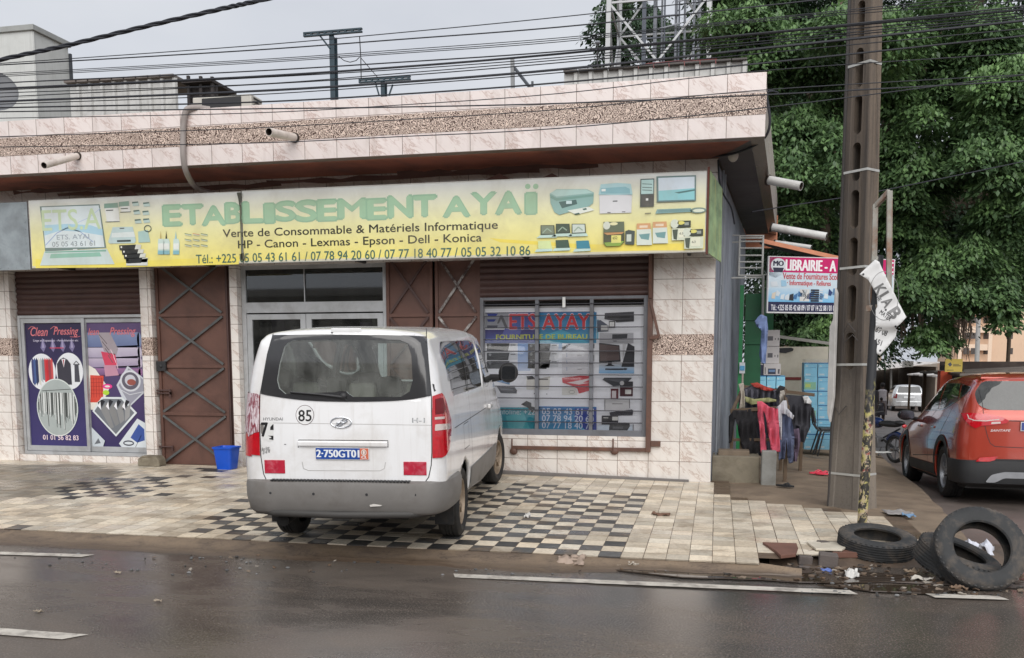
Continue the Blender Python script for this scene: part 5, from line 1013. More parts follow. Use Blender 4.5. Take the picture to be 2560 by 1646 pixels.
# plate, trim and badges
q0, q1 = vp(540, 946)[0], vp(880, 872)[0]; yp = min(q0.y, q1.y) - .012
pl = part('number_plate', P('plate_white', S(214, 216, 218), .4), VAN, lambda mb: mb.box(q0.x, q1.x, yp, yp + .01, q0.z, q1.z), local=True, bevel=.002)
pp = Print(lambda a, b, d: Vector((lerp(q0.x, q1.x, a), yp - d, lerp(q0.z, q1.z, b))))
pp.rect(.005, .04, .83, .96, S(24, 70, 150)).rect(.83, .04, .99, .96, S(206, 112, 84)).up(); pp.text('2·750GT01', .02, .2, .815, .82, S(226, 230, 234), bold=.015).ell(.905, .62, .05, .26, S(226, 214, 206)).text('CI.', .86, .12, .955, .34, S(226, 230, 234), bold=.02).up(); pp.ring(.905, .62, .036, .19, .014, S(150, 90, 80)); pp.build('registration', M_PRINT, pl, True)
def boxon(name, x0, y0, x1, y1, th, mat, bev, off=0):
    a, b = vp(x0, y1)[0], vp(x1, y0)[0]; yy = min(a.y, b.y) - off
    return part(name, mat, VAN, lambda mb: mb.box(a.x, b.x, yy - th, yy + .012, a.z, b.z), local=True, bevel=bev)
boxon('tailgate_trim', 422, 868, 1000, 826, .022, M_WHITE, .012); part('trim_shadow_gap', M_GAP, VAN, lambda mb: seam(mb, [(425, 872), (428, 822), (1000, 826), (1002, 870)], vp, .006, .002), local=True, recalc=False)
part('tailgate_press_shade', P('press_line_shade', S(178, 176, 174), .4), VAN, lambda mb: (seam(mb, [(450, 962), (458, 1005), (490, 1018), (950, 1020), (978, 1005), (985, 965)], vp, .007, .001), seam(mb, [(190, 712), (500, 716), (900, 722), (1278, 728)], vp, .005, .001)), local=True, recalc=False)  # faint grey ribbons painted for the shade along the pressed recess
for a, b, c, d in ((208, 950, 342, 1037), (1100, 961, 1249, 1049)): boxon('reflector', a, d, c, b, .006, P('red_reflector', S(178, 30, 56), .35, var=.12, scale=14, dirt=S(214, 150, 160), dscale=16, damt=.35), .003)
boxon('high_brake_lamp', 662, 132, 828, 106, .004, M_WHITE, .006)
def fpx(a, b, d): p, n = vp(a, -b); return p + n * d
st = Print(fpx); st.l = 3
st.ell(468, -662, 59, 64, S(70, 30, 34)).up(); st.ell(468, -662, 56, 61, S(226, 226, 226)).up(); st.text('85', 427, -702, 510, -630, S(24, 24, 26), bold=.02)
st.build('number_sticker', M_PRINT, VAN, True)
st = Print(fpx); st.l = 3; st.poly([(182, -720), (215, -702), (264, -712), (268, -825), (235, -832), (205, -815), (186, -780)], S(214, 214, 212)).up(); st.poly([(182, -720), (205, -712), (205, -790), (186, -780)], S(120, 116, 112)); st.text('7', 190, -800, 228, -712, S(24, 24, 26), bold=.05); st.poly([(262, -722), (267, -722), (267, -758), (246, -758), (246, -740)], S(24, 24, 26)); st.poly([(230, -795), (266, -795), (266, -822), (240, -818), (240, -810), (252, -810), (252, -802)], S(24, 24, 26)); st.build('number_sticker', M_PRINT, VAN, True)['label'] = 'half torn number sticker beside the left lamp'
st = Print(fpx); st.l = 3; st.text('Bon Auto', 190, -895, 240, -872, S(40, 40, 42), shear=.3, dy=14); st.text('05 40 98', 198, -915, 244, -893, S(40, 40, 42), shear=.3, dy=12); st.rect(288, -232, 330, -205, S(226, 226, 226)); st.up(); st.rect(303, -222, 316, -214, S(120, 120, 124)); st.poly([(1284, -462), (1296, -465), (1300, -495), (1308, -505), (1296, -512), (1290, -490)], S(50, 50, 52)); st.ell(642, -134, 7, 6, S(24, 24, 24)); st.rect(1166, -150, 1172, -124, S(70, 70, 72)); st.rect(335, -852, 348, -848, S(60, 60, 62)); st.build('stickers', M_PRINT, VAN, True)
st = Print(fpx); st.l = 3; st.text('HYUNDAI', 201, -697, 326, -678, S(120, 120, 122), bold=.012); st.build('lettering', M_PRINT, VAN, True); st = Print(fpx); st.l = 3; st.text('H-1', 1157, -710, 1236, -682, S(96, 98, 100), bold=.04); st.up(); st.text('H-1', 1160, -708, 1234, -684, S(196, 198, 200), bold=.02); st.build('lettering', M_CHROME if False else M_PRINT, VAN, True)
def emblem(mb):
    n = 30
    for k in range(n):
        pass
    P3 = lambda a, b, o: (lambda q: q[0] + q[1] * o)(vp(a, b)); ctr = (701, 710)
    mb.tube([P3(ctr[0] + 66 * math.cos(2 * math.pi * k / n), ctr[1] + 33 * math.sin(2 * math.pi * k / n), .006) for k in range(n + 1)], .006, 8)
    for pts in ([(722, 684), (700, 705), (662, 738)], [(740, 684), (722, 712), (682, 738)], [(672, 716), (700, 706), (722, 712), (742, 700)]): mb.tube([P3(a, b, .006) for a, b in pts], .0075, 8)
part('emblem', M_CHROME, VAN, emblem, local=True)
P3 = lambda a, b, o=.02: (lambda q: q[0] + q[1] * o)(vp(a, b))
part('rear_wiper', M_BLACK, VAN, lambda mb: (mb.tube([P3(378, 516), P3(560, 530), P3(715, 548)], [.006, .009, .014], 8), mb.ell(P3(716, 543, .012), (.032, .022, .03), 12, 8), mb.tube([P3(715, 548), P3(745, 572, .01)], .007, 6), mb.tube([P3(380, 520, .008), P3(690, 545, .008)], .006, 6)), local=True)
# right and left mirrors, handles
def mirror_fn(s):
    def fn(mb):
        M = Matrix.Translation((1.07 * s, 2.86, 1.475)) @ Matrix.Rotation(R(6) * s, 4, 'Z'); mb.ell((0, 0, 0), (.125, .085, .125), 18, 12, M=M); mb.v[-len(mb.v):] = mb.v
        mb.tube([(.84 * s, 2.95, 1.40), (.97 * s, 2.88, 1.41)], [.05, .035], 10)
        mb.prism(rpoly([(-.095, -.09), (.095, -.09), (.1, .095), (-.09, .095)], .04), lambda a, b, d: M @ Vector((a, d, b)), -.088, -.06); mb.prism(rpoly([(-.085, -.08), (.085, -.08), (.088, .085), (-.08, .085)], .035), lambda a, b, d: M @ Vector((a, d, b)), -.092, -.087, 1)
    return fn
M_MIRR = P('mirror_glass', S(120, 126, 134), .06, metal=1, var=.15, scale=30)
for s in (-1, 1): part('wing_mirror', [M_BLACK, M_MIRR], VAN, mirror_fn(s), local=True); part('door_handle', M_WHITE, VAN, lambda mb: mb.box((.918 * s), (.955 * s), 1.9, 2.12, 1.10, 1.15), local=True, bevel=.012)
# cabin
def vseat(mb, x, y, h=.62): mb.box(x - .25, x + .25, y, y + .5, .62, .8); mb.box(x - .25, x + .25, y - .12, y + .03, .78, .8 + h, M=None); mb.box(x - .13, x + .13, y - .12, y - .02, .83 + h, 1.02 + h)
for y in (-.2, .9, 2.0):
    for x in ((-.5, .5) if y > 1.5 else (-.55, 0, .55)): part('seat', M_SEAT, VAN, lambda mb: vseat(mb, x, y, .5), local=True, bevel=.04)
part('dashboard', M_CARIN, VAN, lambda mb: mb.box(-.8, .8, 2.85, 3.2, .7, 1.2), local=True, bevel=.05)
part('steering_wheel', M_BLACK, VAN, lambda mb: (mb.tube([Matrix.Translation((-.42, 2.62, 1.26)) @ Matrix.Rotation(R(-30), 4, 'X') @ Vector((.19 * math.cos(t), 0, .19 * math.sin(t))) for t in np.linspace(0, 2 * math.pi, 25)], .016, 8), mb.bar((-.6, 2.62, 1.26), (-.24, 2.62, 1.26), .04, .06), mb.tube([(-.42, 2.62, 1.25), (-.42, 2.9, 1.1)], .04, 8)), local=True)
part('cabin_floor', M_CARIN, VAN, lambda mb: mb.box(-.8, .8, -.85, 3.2, .51, .56), local=True)
# ---------------------------------------------------------------- red estate car in the side street
SUV = thing('parked_car', 'shiny copper red estate car parked nose downhill in the side street', 'car', (4.02, 13.72, -.285), (R(-2.6), 0, R(-.6)))
M_RED = P('red_car_paint', S(172, 64, 47), .2, metal=.25, var=.05, scale=2, coat=1)
M_CLAD = P('black_cladding', S(38, 39, 41), .6, var=.1)
SK = [(-.98, .30, .92, .78, .885, 1.12, .68, 1.57, 1.65), (-.6, .27, .94, .78, .90, 1.14, .70, 1.63, 1.71), (.3, .25, .945, .76, .90, 1.12, .71, 1.66, 1.745), (1.2, .25, .945, .75, .895, 1.08, .69, 1.63, 1.72), (1.75, .25, .945, .75, .89, 1.05, .67, 1.53, 1.62), (2.3, .25, .945, .74, .88, 1.02, .66, 1.23, 1.32), (2.75, .25, .94, .72, .87, .98, .72, 1.03, 1.09), (3.35, .25, .92, .68, .85, .88, .70, .93, .99), (3.62, .27, .88, .62, .8, .82, .62, .86, .9), (3.71, .3, .8, .58, .74, .76, .6, .8, .83)]
slean = lambda z: .55 * max(0, z - 1.13) ** 1.05 + .06 * max(0, .62 - z)
vs, fs = loft(SK, slean, rr=.2, rt=.1, rz=.04); SBODY = meshobj('body', vs, fs); SB = BVHTree.FromPolygons([v.co.copy() for v in SBODY.data.vertices], [tuple(p.vertices) for p in SBODY.data.polygons])
SBODY.parent = SUV; SBODY.data.materials.append(M_RED)
sp_ = mk_proj(SB, SUV, (2160, 880, 3.85)); sl_ = mk_axis(SB, 'x', -1); sr_ = mk_axis(SB, 'y', -1); sf_ = mk_axis(SB, 'y', 1)
DLO = [(592, 567), (648, 480), (712, 395), (788, 306), (930, 308), (1032, 342), (1018, 372), (985, 405), (912, 462), (838, 512), (760, 556)]
dl = [q for q in (sp_(*p)[0] for p in DLO) if q is not None]
RG = rpoly([(-.62, 1.60), (-.73, 1.44), (-.72, 1.29), (-.6, 1.225), (.6, 1.225), (.72, 1.29), (.73, 1.44), (.62, 1.60)], .06)
WSC = rpoly([(-.70, 1.10), (.70, 1.10), (.60, 1.5), (-.60, 1.5)], .08)
cut = [prism_obj(RG, rearfn, -1.2, -.3), prism_obj(WSC, rearfn, 1.7, 3.2)]
for y in (0, 2.7):
    for s in (-1, 1): cut.append(prism_obj([(y + .425 * math.cos(t), .37 + .425 * math.sin(t)) for t in np.linspace(0, 2 * math.pi, 40)[:-1]], sidefn, .5 * s, 1.2 * s))
carve(SBODY, cut, SB, M_CARIN)
part('rear_window', glassmat('suv_rear_glass', (.02, .02, .022), .10), SUV, lambda mb: drape(mb, RG, sr_, .001), local=True, recalc=False); part('windscreen', M_GLINK, SUV, lambda mb: drape(mb, WSC, sf_, -.004), local=True, recalc=False)  # grey diffuse share paints the sky reflection on this pane
M_SIDEGL = P('dark_car_glass', S(30, 33, 36), .05, var=.05, coat=.5)
for pl in ([(594, 566), (650, 480), (714, 396), (786, 310), (742, 425), (716, 548)], [(726, 552), (752, 440), (800, 309), (934, 312), (905, 462), (838, 508), (770, 545)], [(917, 455), (948, 322), (1030, 344), (1016, 372), (985, 402)]):
    pair('side_window', M_SIDEGL, SUV, [pl], sp_, .004, 20)
part('window_trim', M_CHROME, SUV, lambda mb: seam(mb, DLO + [DLO[0]], sp_, .012, .004, both=True), local=True, recalc=False)
SL = [(938, 592), (1040, 590), (1200, 603), (1330, 628), (1394, 664), (1372, 688), (1240, 704), (1130, 712), (1072, 738), (1012, 702), (965, 645)]
part('tail_lamp', [M_LAMPR, M_LAMPC], SUV, lambda mb: (drape(mb, SL, sp_, .010, 24), drape(mb, [(1225, 676), (1312, 672), (1312, 690), (1222, 696)], sp_, .0125, 14, m=1), seam(mb, [(1000, 605), (1012, 640), (1060, 660), (1170, 665), (1300, 650)], sp_, .012, .0125, m=1)), local=True, recalc=False)
part('tail_lamp', M_LAMPR, SUV, lambda mb: drape(mb, SL, sp_, .010, 24, mirror=True), local=True, recalc=False)
def sseams(mb):
    seam(mb, [(1105, 360), (1140, 500), (1152, 620), (1165, 720), (1190, 820), (1215, 880), (1260, 912), (1540, 925), (1700, 925)], sp_, .008)
    seam(mb, [(1395, 664), (1560, 668)], sp_, .012); seam(mb, [(700, 560), (640, 640), (615, 760), (610, 1080)], sp_, .008, both=True); seam(mb, [(870, 500), (800, 640), (740, 760), (706, 900)], sp_, .008, both=True); seam(mb, [(470, 990), (710, 992)], sp_, .012)
part('panel_seams', M_GAP, SUV, sseams, local=True, recalc=False)
def clad(mb):
    drape(mb, [(-.97, .25), (-.90, .56), (-.6, .60), (.6, .60), (.90, .56), (.97, .25)], sr_, .012, .12); 
    drape(mb, [(.42, .24), (2.28, .24), (2.28, .44), (.42, .44)], sl_, .012, .1, both=True)
    for y in (0, 2.7):
        ar = [(y + .505 * math.cos(t), .37 + .505 * math.sin(t)) for t in np.linspace(-.35, math.pi + .35, 26)] + [(y + .425 * math.cos(t), .37 + .425 * math.sin(t)) for t in np.linspace(math.pi + .35, -.35, 26)]
        drape(mb, ar, sl_, .010, .06, both=True)
part('lower_cladding', M_CLAD, SUV, clad, local=True, recalc=False)
part('rear_bumper', M_CLAD, SUV, lambda mb: sweep(mb, [(.955, -.47), (.955, -.6), (.93, -.8), (.87, -.93), (.72, -.99), (.4, -1.005)], [(-.04, .585), (0, .575), (.006, .5), (.004, .36), (-.02, .28), (-.12, .24), (-.3, .24)]), local=True, sharp=50)
part('skid_plate', P('silver_plastic', S(150, 152, 156), .35, metal=.5), SUV, lambda mb: drape(mb, rpoly([(-.62, .30), (-.55, .40), (-.4, .44), (.4, .44), (.55, .40), (.62, .30), (.5, .30), (.40, .36), (-.40, .36), (-.5, .30)], .03), sr_, .05, .05), local=True, recalc=False)
for mi in (False, True): part('reflector', M_LAMPR, SUV, lambda mb: drape(mb, [(1072, 1052), (1108, 1016), (1282, 1004), (1252, 1040), (1200, 1054)], sp_, .035, 16, mirror=mi), local=True, recalc=False)
part('spoiler', M_RED, SUV, lambda mb: mb.prism([(-.64, 0), (.64, 0), (.60, .16), (-.60, .16)], lambda a, b, d: Vector((a, -.74 + b + .25 * a * a, 1.665 - .03 * a * a + d + b * .25)), -.03, .0), local=True, bevel=.012)
a = sp_(1500, 762)[0]; pl = part('number_plate', P('plate_white', S(214, 216, 218), .4), SUV, lambda mb: mb.box(a.x, a.x + .5, a.y - .03, a.y - .016, a.z, a.z + .115), local=True, bevel=.002)
pp = Print(lambda u, v, d: Vector((a.x + u, a.y - .031 - d, a.z + v))); pp.rect(.008, .008, .492, .107, S(44, 62, 130)).up(); pp.rect(.42, .008, .492, .107, S(206, 112, 84)); pp.build('registration', M_PRINT, pl, True)
fs_ = lambda u, v, d: (lambda q: q[0] + q[1] * d)(sp_(u, -v)); st = Print(fs_); st.l = 3; st.text('SANTAFE', 1216, -768, 1412, -746, S(214, 206, 206), bold=.03, shear=.3); st.build('lettering', M_PRINT, SUV, True)
for s in (-1, 1):
    for y in (0, 2.7): wheel(SUV, .80 * s, y, .37, .235, .24, s, 0, 5, P('dark_alloy', S(150, 152, 156), .35, metal=.6))
    part('wing_mirror', [M_CLAD, M_MIRR], SUV, lambda mb: (mb.ell((1.06 * s, 2.02, 1.12), (.13, .09, .085), 16, 10), mb.tube([(.86 * s, 2.1, 1.05), (1.0 * s, 2.04, 1.08)], .03, 8), mb.prism(rpoly([(-.1, -.06), (.1, -.06), (.1, .06), (-.1, .06)], .03), lambda u, v, d: Vector((1.06 * s + u, 2.02 + d, 1.12 + v)), -.10, -.085, 1)), local=True)
    for y in (.55, 1.5): part('door_handle', P('red_handle', S(150, 96, 90), .2, metal=.6, coat=1), SUV, lambda mb: mb.box(.885 * s, .94 * s, y, y + .2, .945, .98), local=True, bevel=.01)
part('underbody', P('underbody', S(34, 33, 32), .8), SUV, lambda mb: mb.box(-.8, .8, -.8, 3.5, .2, .4), local=True)
for y in (.3, 1.3):
    for x in (-.42, .42): part('seat', M_CARIN, SUV, lambda mb: vseat(mb, x, y, .45), local=True, bevel=.04)
# ---------------------------------------------------------------- silver hatchback far down the street
wc = aZ(2266, 1025, -1.13); HB = thing('parked_hatchback', 'silver hatchback seen from behind far down the side street', 'car', (wc.x, wc.y, street_z(wc.y)), (R(-1.5), 0, R(-2)))
HK = [(-.75, .28, .82, .7, .79, .93, .60, 1.38, 1.43), (-.3, .26, .84, .7, .81, .94, .62, 1.42, 1.47), (1.1, .24, .845, .7, .81, .92, .62, 1.41, 1.47), (1.7, .24, .845, .7, .8, .9, .6, 1.15, 1.22), (2.2, .24, .84, .68, .8, .86, .66, .93, .98), (3.1, .26, .8, .62, .74, .76, .6, .8, .84), (3.3, .3, .7, .55, .64, .7, .5, .72, .75)]
hl = lambda z: .45 * max(0, z - .95)
vs, fs = loft(HK, hl, rr=.16); HBODY = meshobj('body', vs, fs); HV = BVHTree.FromPolygons([v.co.copy() for v in HBODY.data.vertices], [tuple(p.vertices) for p in HBODY.data.polygons]); HBODY.parent = HB; HBODY.data.materials.append(P('silver_paint', S(190, 192, 194), .25, metal=.4, coat=1)); HBODY.data.polygons.foreach_set('use_smooth', [True] * len(HBODY.data.polygons))
hr = mk_axis(HV, 'y', -1); hx = mk_axis(HV, 'x', -1)
part('rear_window', M_SIDEGL, HB, lambda mb: drape(mb, rpoly([(-.52, 1.36), (-.62, 1.02), (.62, 1.02), (.52, 1.36)], .05), hr, .005, .1), local=True, recalc=False)
pair('side_window', M_SIDEGL, HB, [[(-.2, 1.0), (-.05, 1.34), (1.0, 1.36), (1.75, .98)]], hx, .005, .1)
for s in (-1, 1): part('tail_lamp', P('dim_red_lamp', S(110, 30, 34), .2, coat=1), HB, lambda mb: drape(mb, [(.6 * s, .97), (.76 * s, .96), (.80 * s, .72), (.62 * s, .72)], hr, .008, .08), local=True, recalc=False)
part('number_plate', P('plate_white', S(214, 216, 218), .4), HB, lambda mb: mb.box(-.28, .28, -.79, -.765, .72, .84), local=True)
part('rear_bumper', P('silver_paint', S(190, 192, 194), .25), HB, lambda mb: mb.prism([(-.80, -.55), (-.72, -.74), (-.4, -.83), (.4, -.83), (.72, -.74), (.80, -.55)], lambda a, b, d: Vector((a, b, d)), .3, .56), local=True, bevel=.03)
for s in (-1, 1):
    for y in (0, 2.5): wheel(HB, .72 * s, y, .30, .19, .19, s, 0, 5, P('dark_alloy', S(150, 152, 156), .35, metal=.6))
# ================================================================ POLE, POSTS AND SIGNS AT THE CORNER
pb = aZ(2128, 1262, -.05); TH = R(42)
POLE = thing('utility_pole', 'tall stained concrete utility pole with oval slots at the corner of the alley', 'utility pole', (pb.x, pb.y, -.12), (0, R(-.7), -TH))
def pole_w(z): return pw(z, [(-.3, .46), (.5, .40), (1.5, .335), (5.5, .262), (10, .2)]), pw(z, [(-.3, .37), (.5, .31), (1.5, .25), (5.5, .2), (10, .16)])
def pole_fn(mb):
    zs = list(np.linspace(-.2, 10, 26)); vs = []
    prof = [(-.5, -.46), (-.46, -.5), (-.30, -.5), (-.27, -.47), (.27, -.47), (.30, -.5), (.46, -.5), (.5, -.46), (.5, -.18), (.475, -.15), (.475, .15), (.5, .18), (.5, .5), (-.5, .5), (-.5, .18), (-.475, .15), (-.475, -.15), (-.5, -.18)]; n = len(prof)
    for z in zs:
        a, b = pole_w(z)
        for u, v in prof: q = Vector((u * a, v * b, z)); vs.append(q + Vector((noise.noise(q * 6), noise.noise(q * 6 + Vector((5, 5, 5))), 0)) * .004)
    mb.add(vs, [(i * n + k, i * n + (k + 1) % n, (i + 1) * n + (k + 1) % n, (i + 1) * n + k) for i in range(len(zs) - 1) for k in range(n)])
    mb.add(vs[:n], [tuple(range(n))[::-1]]); mb.add(vs[-n:], [tuple(range(n))])
def m_pole():
    m, N, L, b = newmat('stained_concrete'); tcn = N.new('ShaderNodeTexCoord').outputs['Object']
    n1 = tnoise(N, L, scaled(N, L, tcn, (14, 14, .5)), 1, 6, .65, .3); n2 = tnoise(N, L, scaled(N, L, tcn, (3, 3, .8)), 1.2, 7, .65); n3 = tnoise(N, L, tcn, 40, 4)
    sp = N.new('ShaderNodeSeparateXYZ'); L.new(tcn, sp.inputs[0])
    c = mixc(N, L, ramp(N, L, n2, .35, .65), S(118, 104, 90), S(80, 73, 67)); c = mixc(N, L, mth(N, L, 'MULTIPLY', ramp(N, L, n1, .5, .66), .7), c, S(46, 42, 40)); c = mixc(N, L, mth(N, L, 'MULTIPLY', ramp(N, L, n1, .45, .3), .5), c, S(140, 122, 102))
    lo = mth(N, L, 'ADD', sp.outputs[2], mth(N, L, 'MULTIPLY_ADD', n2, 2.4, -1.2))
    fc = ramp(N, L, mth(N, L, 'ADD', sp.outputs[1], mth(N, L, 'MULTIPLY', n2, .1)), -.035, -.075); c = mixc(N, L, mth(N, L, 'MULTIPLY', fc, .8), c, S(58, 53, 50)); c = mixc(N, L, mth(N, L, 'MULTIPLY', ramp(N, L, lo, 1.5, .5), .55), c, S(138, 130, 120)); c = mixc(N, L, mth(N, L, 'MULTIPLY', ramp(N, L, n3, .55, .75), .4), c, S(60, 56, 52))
    L.new(c, b.inputs['Base Color']); b.inputs['Roughness'].default_value = .8
    bn = N.new('ShaderNodeBump'); bn.inputs['Strength'].default_value = .5; bn.inputs['Distance'].default_value = .006; L.new(n3, bn.inputs['Height']); L.new(bn.outputs[0], b.inputs['Normal']); return m
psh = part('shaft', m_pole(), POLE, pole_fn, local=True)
slotz = []; 
for k in range(-4, 10):
    y0 = 161 + 119.5 * k; q = aY(2150, y0, pb.y - .15); slotz.append(q.z + .12)
cuts = []
for z in slotz:
    if z < 1.75 or z > 9.5: continue
    s_ = pole_w(z)[0] / .31; pts = [(.055 * s_ * math.cos(t), (.155 if t < math.pi else -.155) + .055 * math.sin(t)) for t in np.linspace(0, 2 * math.pi, 24)[:-1]]
    cuts.append(prism_obj([(a, z + b) for a, b in pts], lambda a, b, d: Vector((a, d, b)), -.4, .06))
for c in cuts: c.parent = POLE
carve(psh, cuts)
M_BAND = P('steel_band', S(186, 186, 182), .4, metal=.3, dirt=S(120, 112, 100), damt=.4)
def band(z0):
    def fn(mb):
        for z, h in ((z0, .013),):
            a, b = pole_w(z); a = a / 2 + .004; b = b / 2 + .004; q = [(-a, -b), (a, -b), (a, b), (-a, b)]
            mb.add([(x, y, zz) for zz in (z - h, z + h) for x, y in q], [(i, (i + 1) % 4, (i + 1) % 4 + 4, i + 4) for i in range(4)]); 
            a -= .003; b -= .003; q = [(-a, -b), (a, -b), (a, b), (-a, b)]; mb.add([(x, y, zz) for zz in (z - h, z + h) for x, y in q], [(i + 4, (i + 1) % 4 + 4, (i + 1) % 4, i) for i in range(4)])
    return fn
for py in (152, 423, 667, 912, 1188): part('steel_band', M_BAND, POLE, band(aY(2150, py, pb.y - .15).z + .12), local=True, recalc=False)
def plast(mb):
    mb.prism([(-.215, 1.12), (-.18, 1.02), (-.14, 1.3), (-.135, 2.5), (-.16, 2.56), (-.175, 2.2), (-.215, 2.12), (-.22, 1.45)], lambda a, b, d: Vector((a, -.16 + d + .1 * (a + .2) ** 2, b)), -.045, .0)
part('cable_guard', P('grey_plastic_guard', S(190, 188, 186), .5, var=.08, dirt=S(150, 146, 140), damt=.5), POLE, plast, local=True, bevel=.01)
def pcable(mb): mb.tube([(-.215, -.1, 0), (-.205, -.1, .9), (-.185, -.08, 2.2), (-.17, -.07, 4), (-.15, -.06, 7)], .03, 8); mb.tube([(-.19, -.17, .05), (-.17, -.15, 1.1), (-.16, -.14, 2)], .012, 6); mb.tube([(.08, -.14, 2.05), (.0, -.16, 2.15), (-.07, -.15, 2.05), (-.05, -.16, 1.93), (.06, -.16, 2.02), (.14, -.18, 1.95)], .006, 5); mb.tube([(-.15, -.14, 1.2), (-.08, -.17, 1.12), (.0, -.15, 1.22)], .006, 5)
part('down_cable', P('dark_cable', S(66, 62, 60), .7), POLE, pcable, local=True)
# peeling steel post in front of it
f0 = aZ(2154, 1326, -.085); f1 = aY(2197, 640, f0.y + .25)
def m_peel():
    m, N, L, b = newmat('peeling_paint'); t = N.new('ShaderNodeTexCoord').outputs['Object']; n = tnoise(N, L, scaled(N, L, t, (14, 14, 9)), 1.3, 6, .68, .6); sp = N.new('ShaderNodeSeparateXYZ'); L.new(t, sp.inputs[0]); n2 = tnoise(N, L, t, 14, 4)
    z = mth(N, L, 'ADD', sp.outputs[2], mth(N, L, 'MULTIPLY_ADD', n2, 1.0, -.5))
    pt = mixc(N, L, ramp(N, L, n2, .4, .6), S(176, 168, 96), S(168, 150, 134)); pt = mixc(N, L, ramp(N, L, n2, .62, .66), pt, S(140, 64, 50))
    low = mixc(N, L, ramp(N, L, n, .49, .53), S(46, 44, 40), pt); up = mixc(N, L, ramp(N, L, n, .70, .72), S(44, 45, 48), S(190, 188, 180))
    c = mixc(N, L, ramp(N, L, z, 1.1, 1.45), low, up); L.new(c, b.inputs['Base Color']); b.inputs['Roughness'].default_value = .6; return m
SP = thing('sign_post', 'dark steel post with peeling yellow paint in front of the concrete pole', 'post', (f0.x, f0.y, f0.z))
part('tube', m_peel(), SP, lambda mb: mb.tube([f0 - Vector((0, 0, .05)), f0.lerp(f1, .5), f1], .047, 16)); part('base_weld', P('weld', S(80, 66, 52), .8), SP, lambda mb: mb.ell(f0 + Vector((-.02, 0, 0)), (.10, .07, .02), 10, 6))
M_RUSTF = P('rusty_frame', S(150, 148, 140), .6, var=.15, scale=5, dirt=S(128, 84, 54), dscale=4, damt=.9, streak=(S(120, 74, 46), .7))
def frame_fn(mb):
    Y = f1.y - .02; a = aY(2188, 512, Y); b = aY(2224, 478, Y - .12); c = aY(2222, 766, Y - .12); d = aY(2183, 772, Y)
    mb.bar(a, d, .05, .05); mb.bar(b, c, .05, .05); mb.bar(a + Vector((0, 0, -.02)), b, .045, .045); mb.bar(d + Vector((-.06, 0, 0)), c, .045, .06)
    mb.tube([aY(2194, 640, Y), aY(2190, 655, Y - .04), aY(2180, 650, Y)], .02, 6)
part('empty_frame', M_RUSTF, SP, frame_fn, bevel=.004)
bk = lambda x, y: (1900 + x / 3.422, 550 + y / 3.422)
def banner():
    Y = f1.y - .17; out = [(985, 340), (850, 466), (925, 512), (960, 570), (1000, 640), (1004, 740), (990, 770), (990, 880), (984, 1112), (1005, 1145), (1036, 1160), (1100, 1090), (1172, 1000), (1182, 942), (1160, 925), (1200, 890), (1252, 832), (1180, 690), (1112, 560), (1068, 470), (1020, 360)]
    v, f = cdt(out, [], 26); ri = aY(*bk(1000, 700), Y)
    def P_(x, y, o=0): q = aY(*bk(x, y), Y); return Vector((q.x, q.y + .03 * noise.noise(Vector((x * .004, y * .005, 1))) + .003 * math.sin(x * .03 + y * .05) + .05 * min(1, max(0, (y - 915) / 30)) - o, q.z))
    b = MB(); b.add([P_(*q) for q in v], f, sm=True); r = P_(985, 340)
    o = thing('torn_banner', 'torn white banner hanging skewed from the rusty frame on the post', 'banner', (r.x, r.y, r.z))
    c = b.build('cloth', P('white_vinyl', S(216, 216, 216), .5, var=.06, scale=7, dirt=S(180, 178, 176), damt=.4), o); so_ = c.modifiers.new('thick', 'SOLIDIFY'); so_.thickness = .003
    p = Print(lambda a, b_, d: P_(a, -b_, .002 + d)); G = S(112, 112, 112); D = S(50, 50, 54)
    p.ring(1060, -650, 128, 210, 4, S(120, 120, 120)); p.l += 1
    for ch, x, y, s, rt in (('K', 968, -590, 96, -58), ('I', 1018, -650, 88, -58), ('A', 1030, -700, 96, -58), ('B', 1085, -790, 110, -58)):
        a = R(rt); vs_, fs_2 = textmesh(ch, .03, 0, 1); w_ = s * (.25 if ch == 'I' else .75); p._add([(x + u * w_ * math.cos(a) - v_ * s * math.sin(a), y + u * w_ * math.sin(a) + v_ * s * math.cos(a)) for u, v_ in vs_], fs_2, G, None)
    p.text('HE', 994, -668, 1034, -640, D, rot=R(-50), bold=.02); p.text('MATER', 1018, -800, 1130, -762, D, rot=R(-36), bold=.015); p.text('69 08', 990, -955, 1096, -905, D, rot=R(-22), bold=.02); p.text('151', 990, -1058, 1046, -1012, D, rot=R(-20), bold=.02)
    for q in ((884, -466), (1036, -1118), (1160, -912), (990, -590), (1076, -770)): p.ell(*q, 9, 9, D)
    p.build('lettering', M_PRINT, o)
banner()
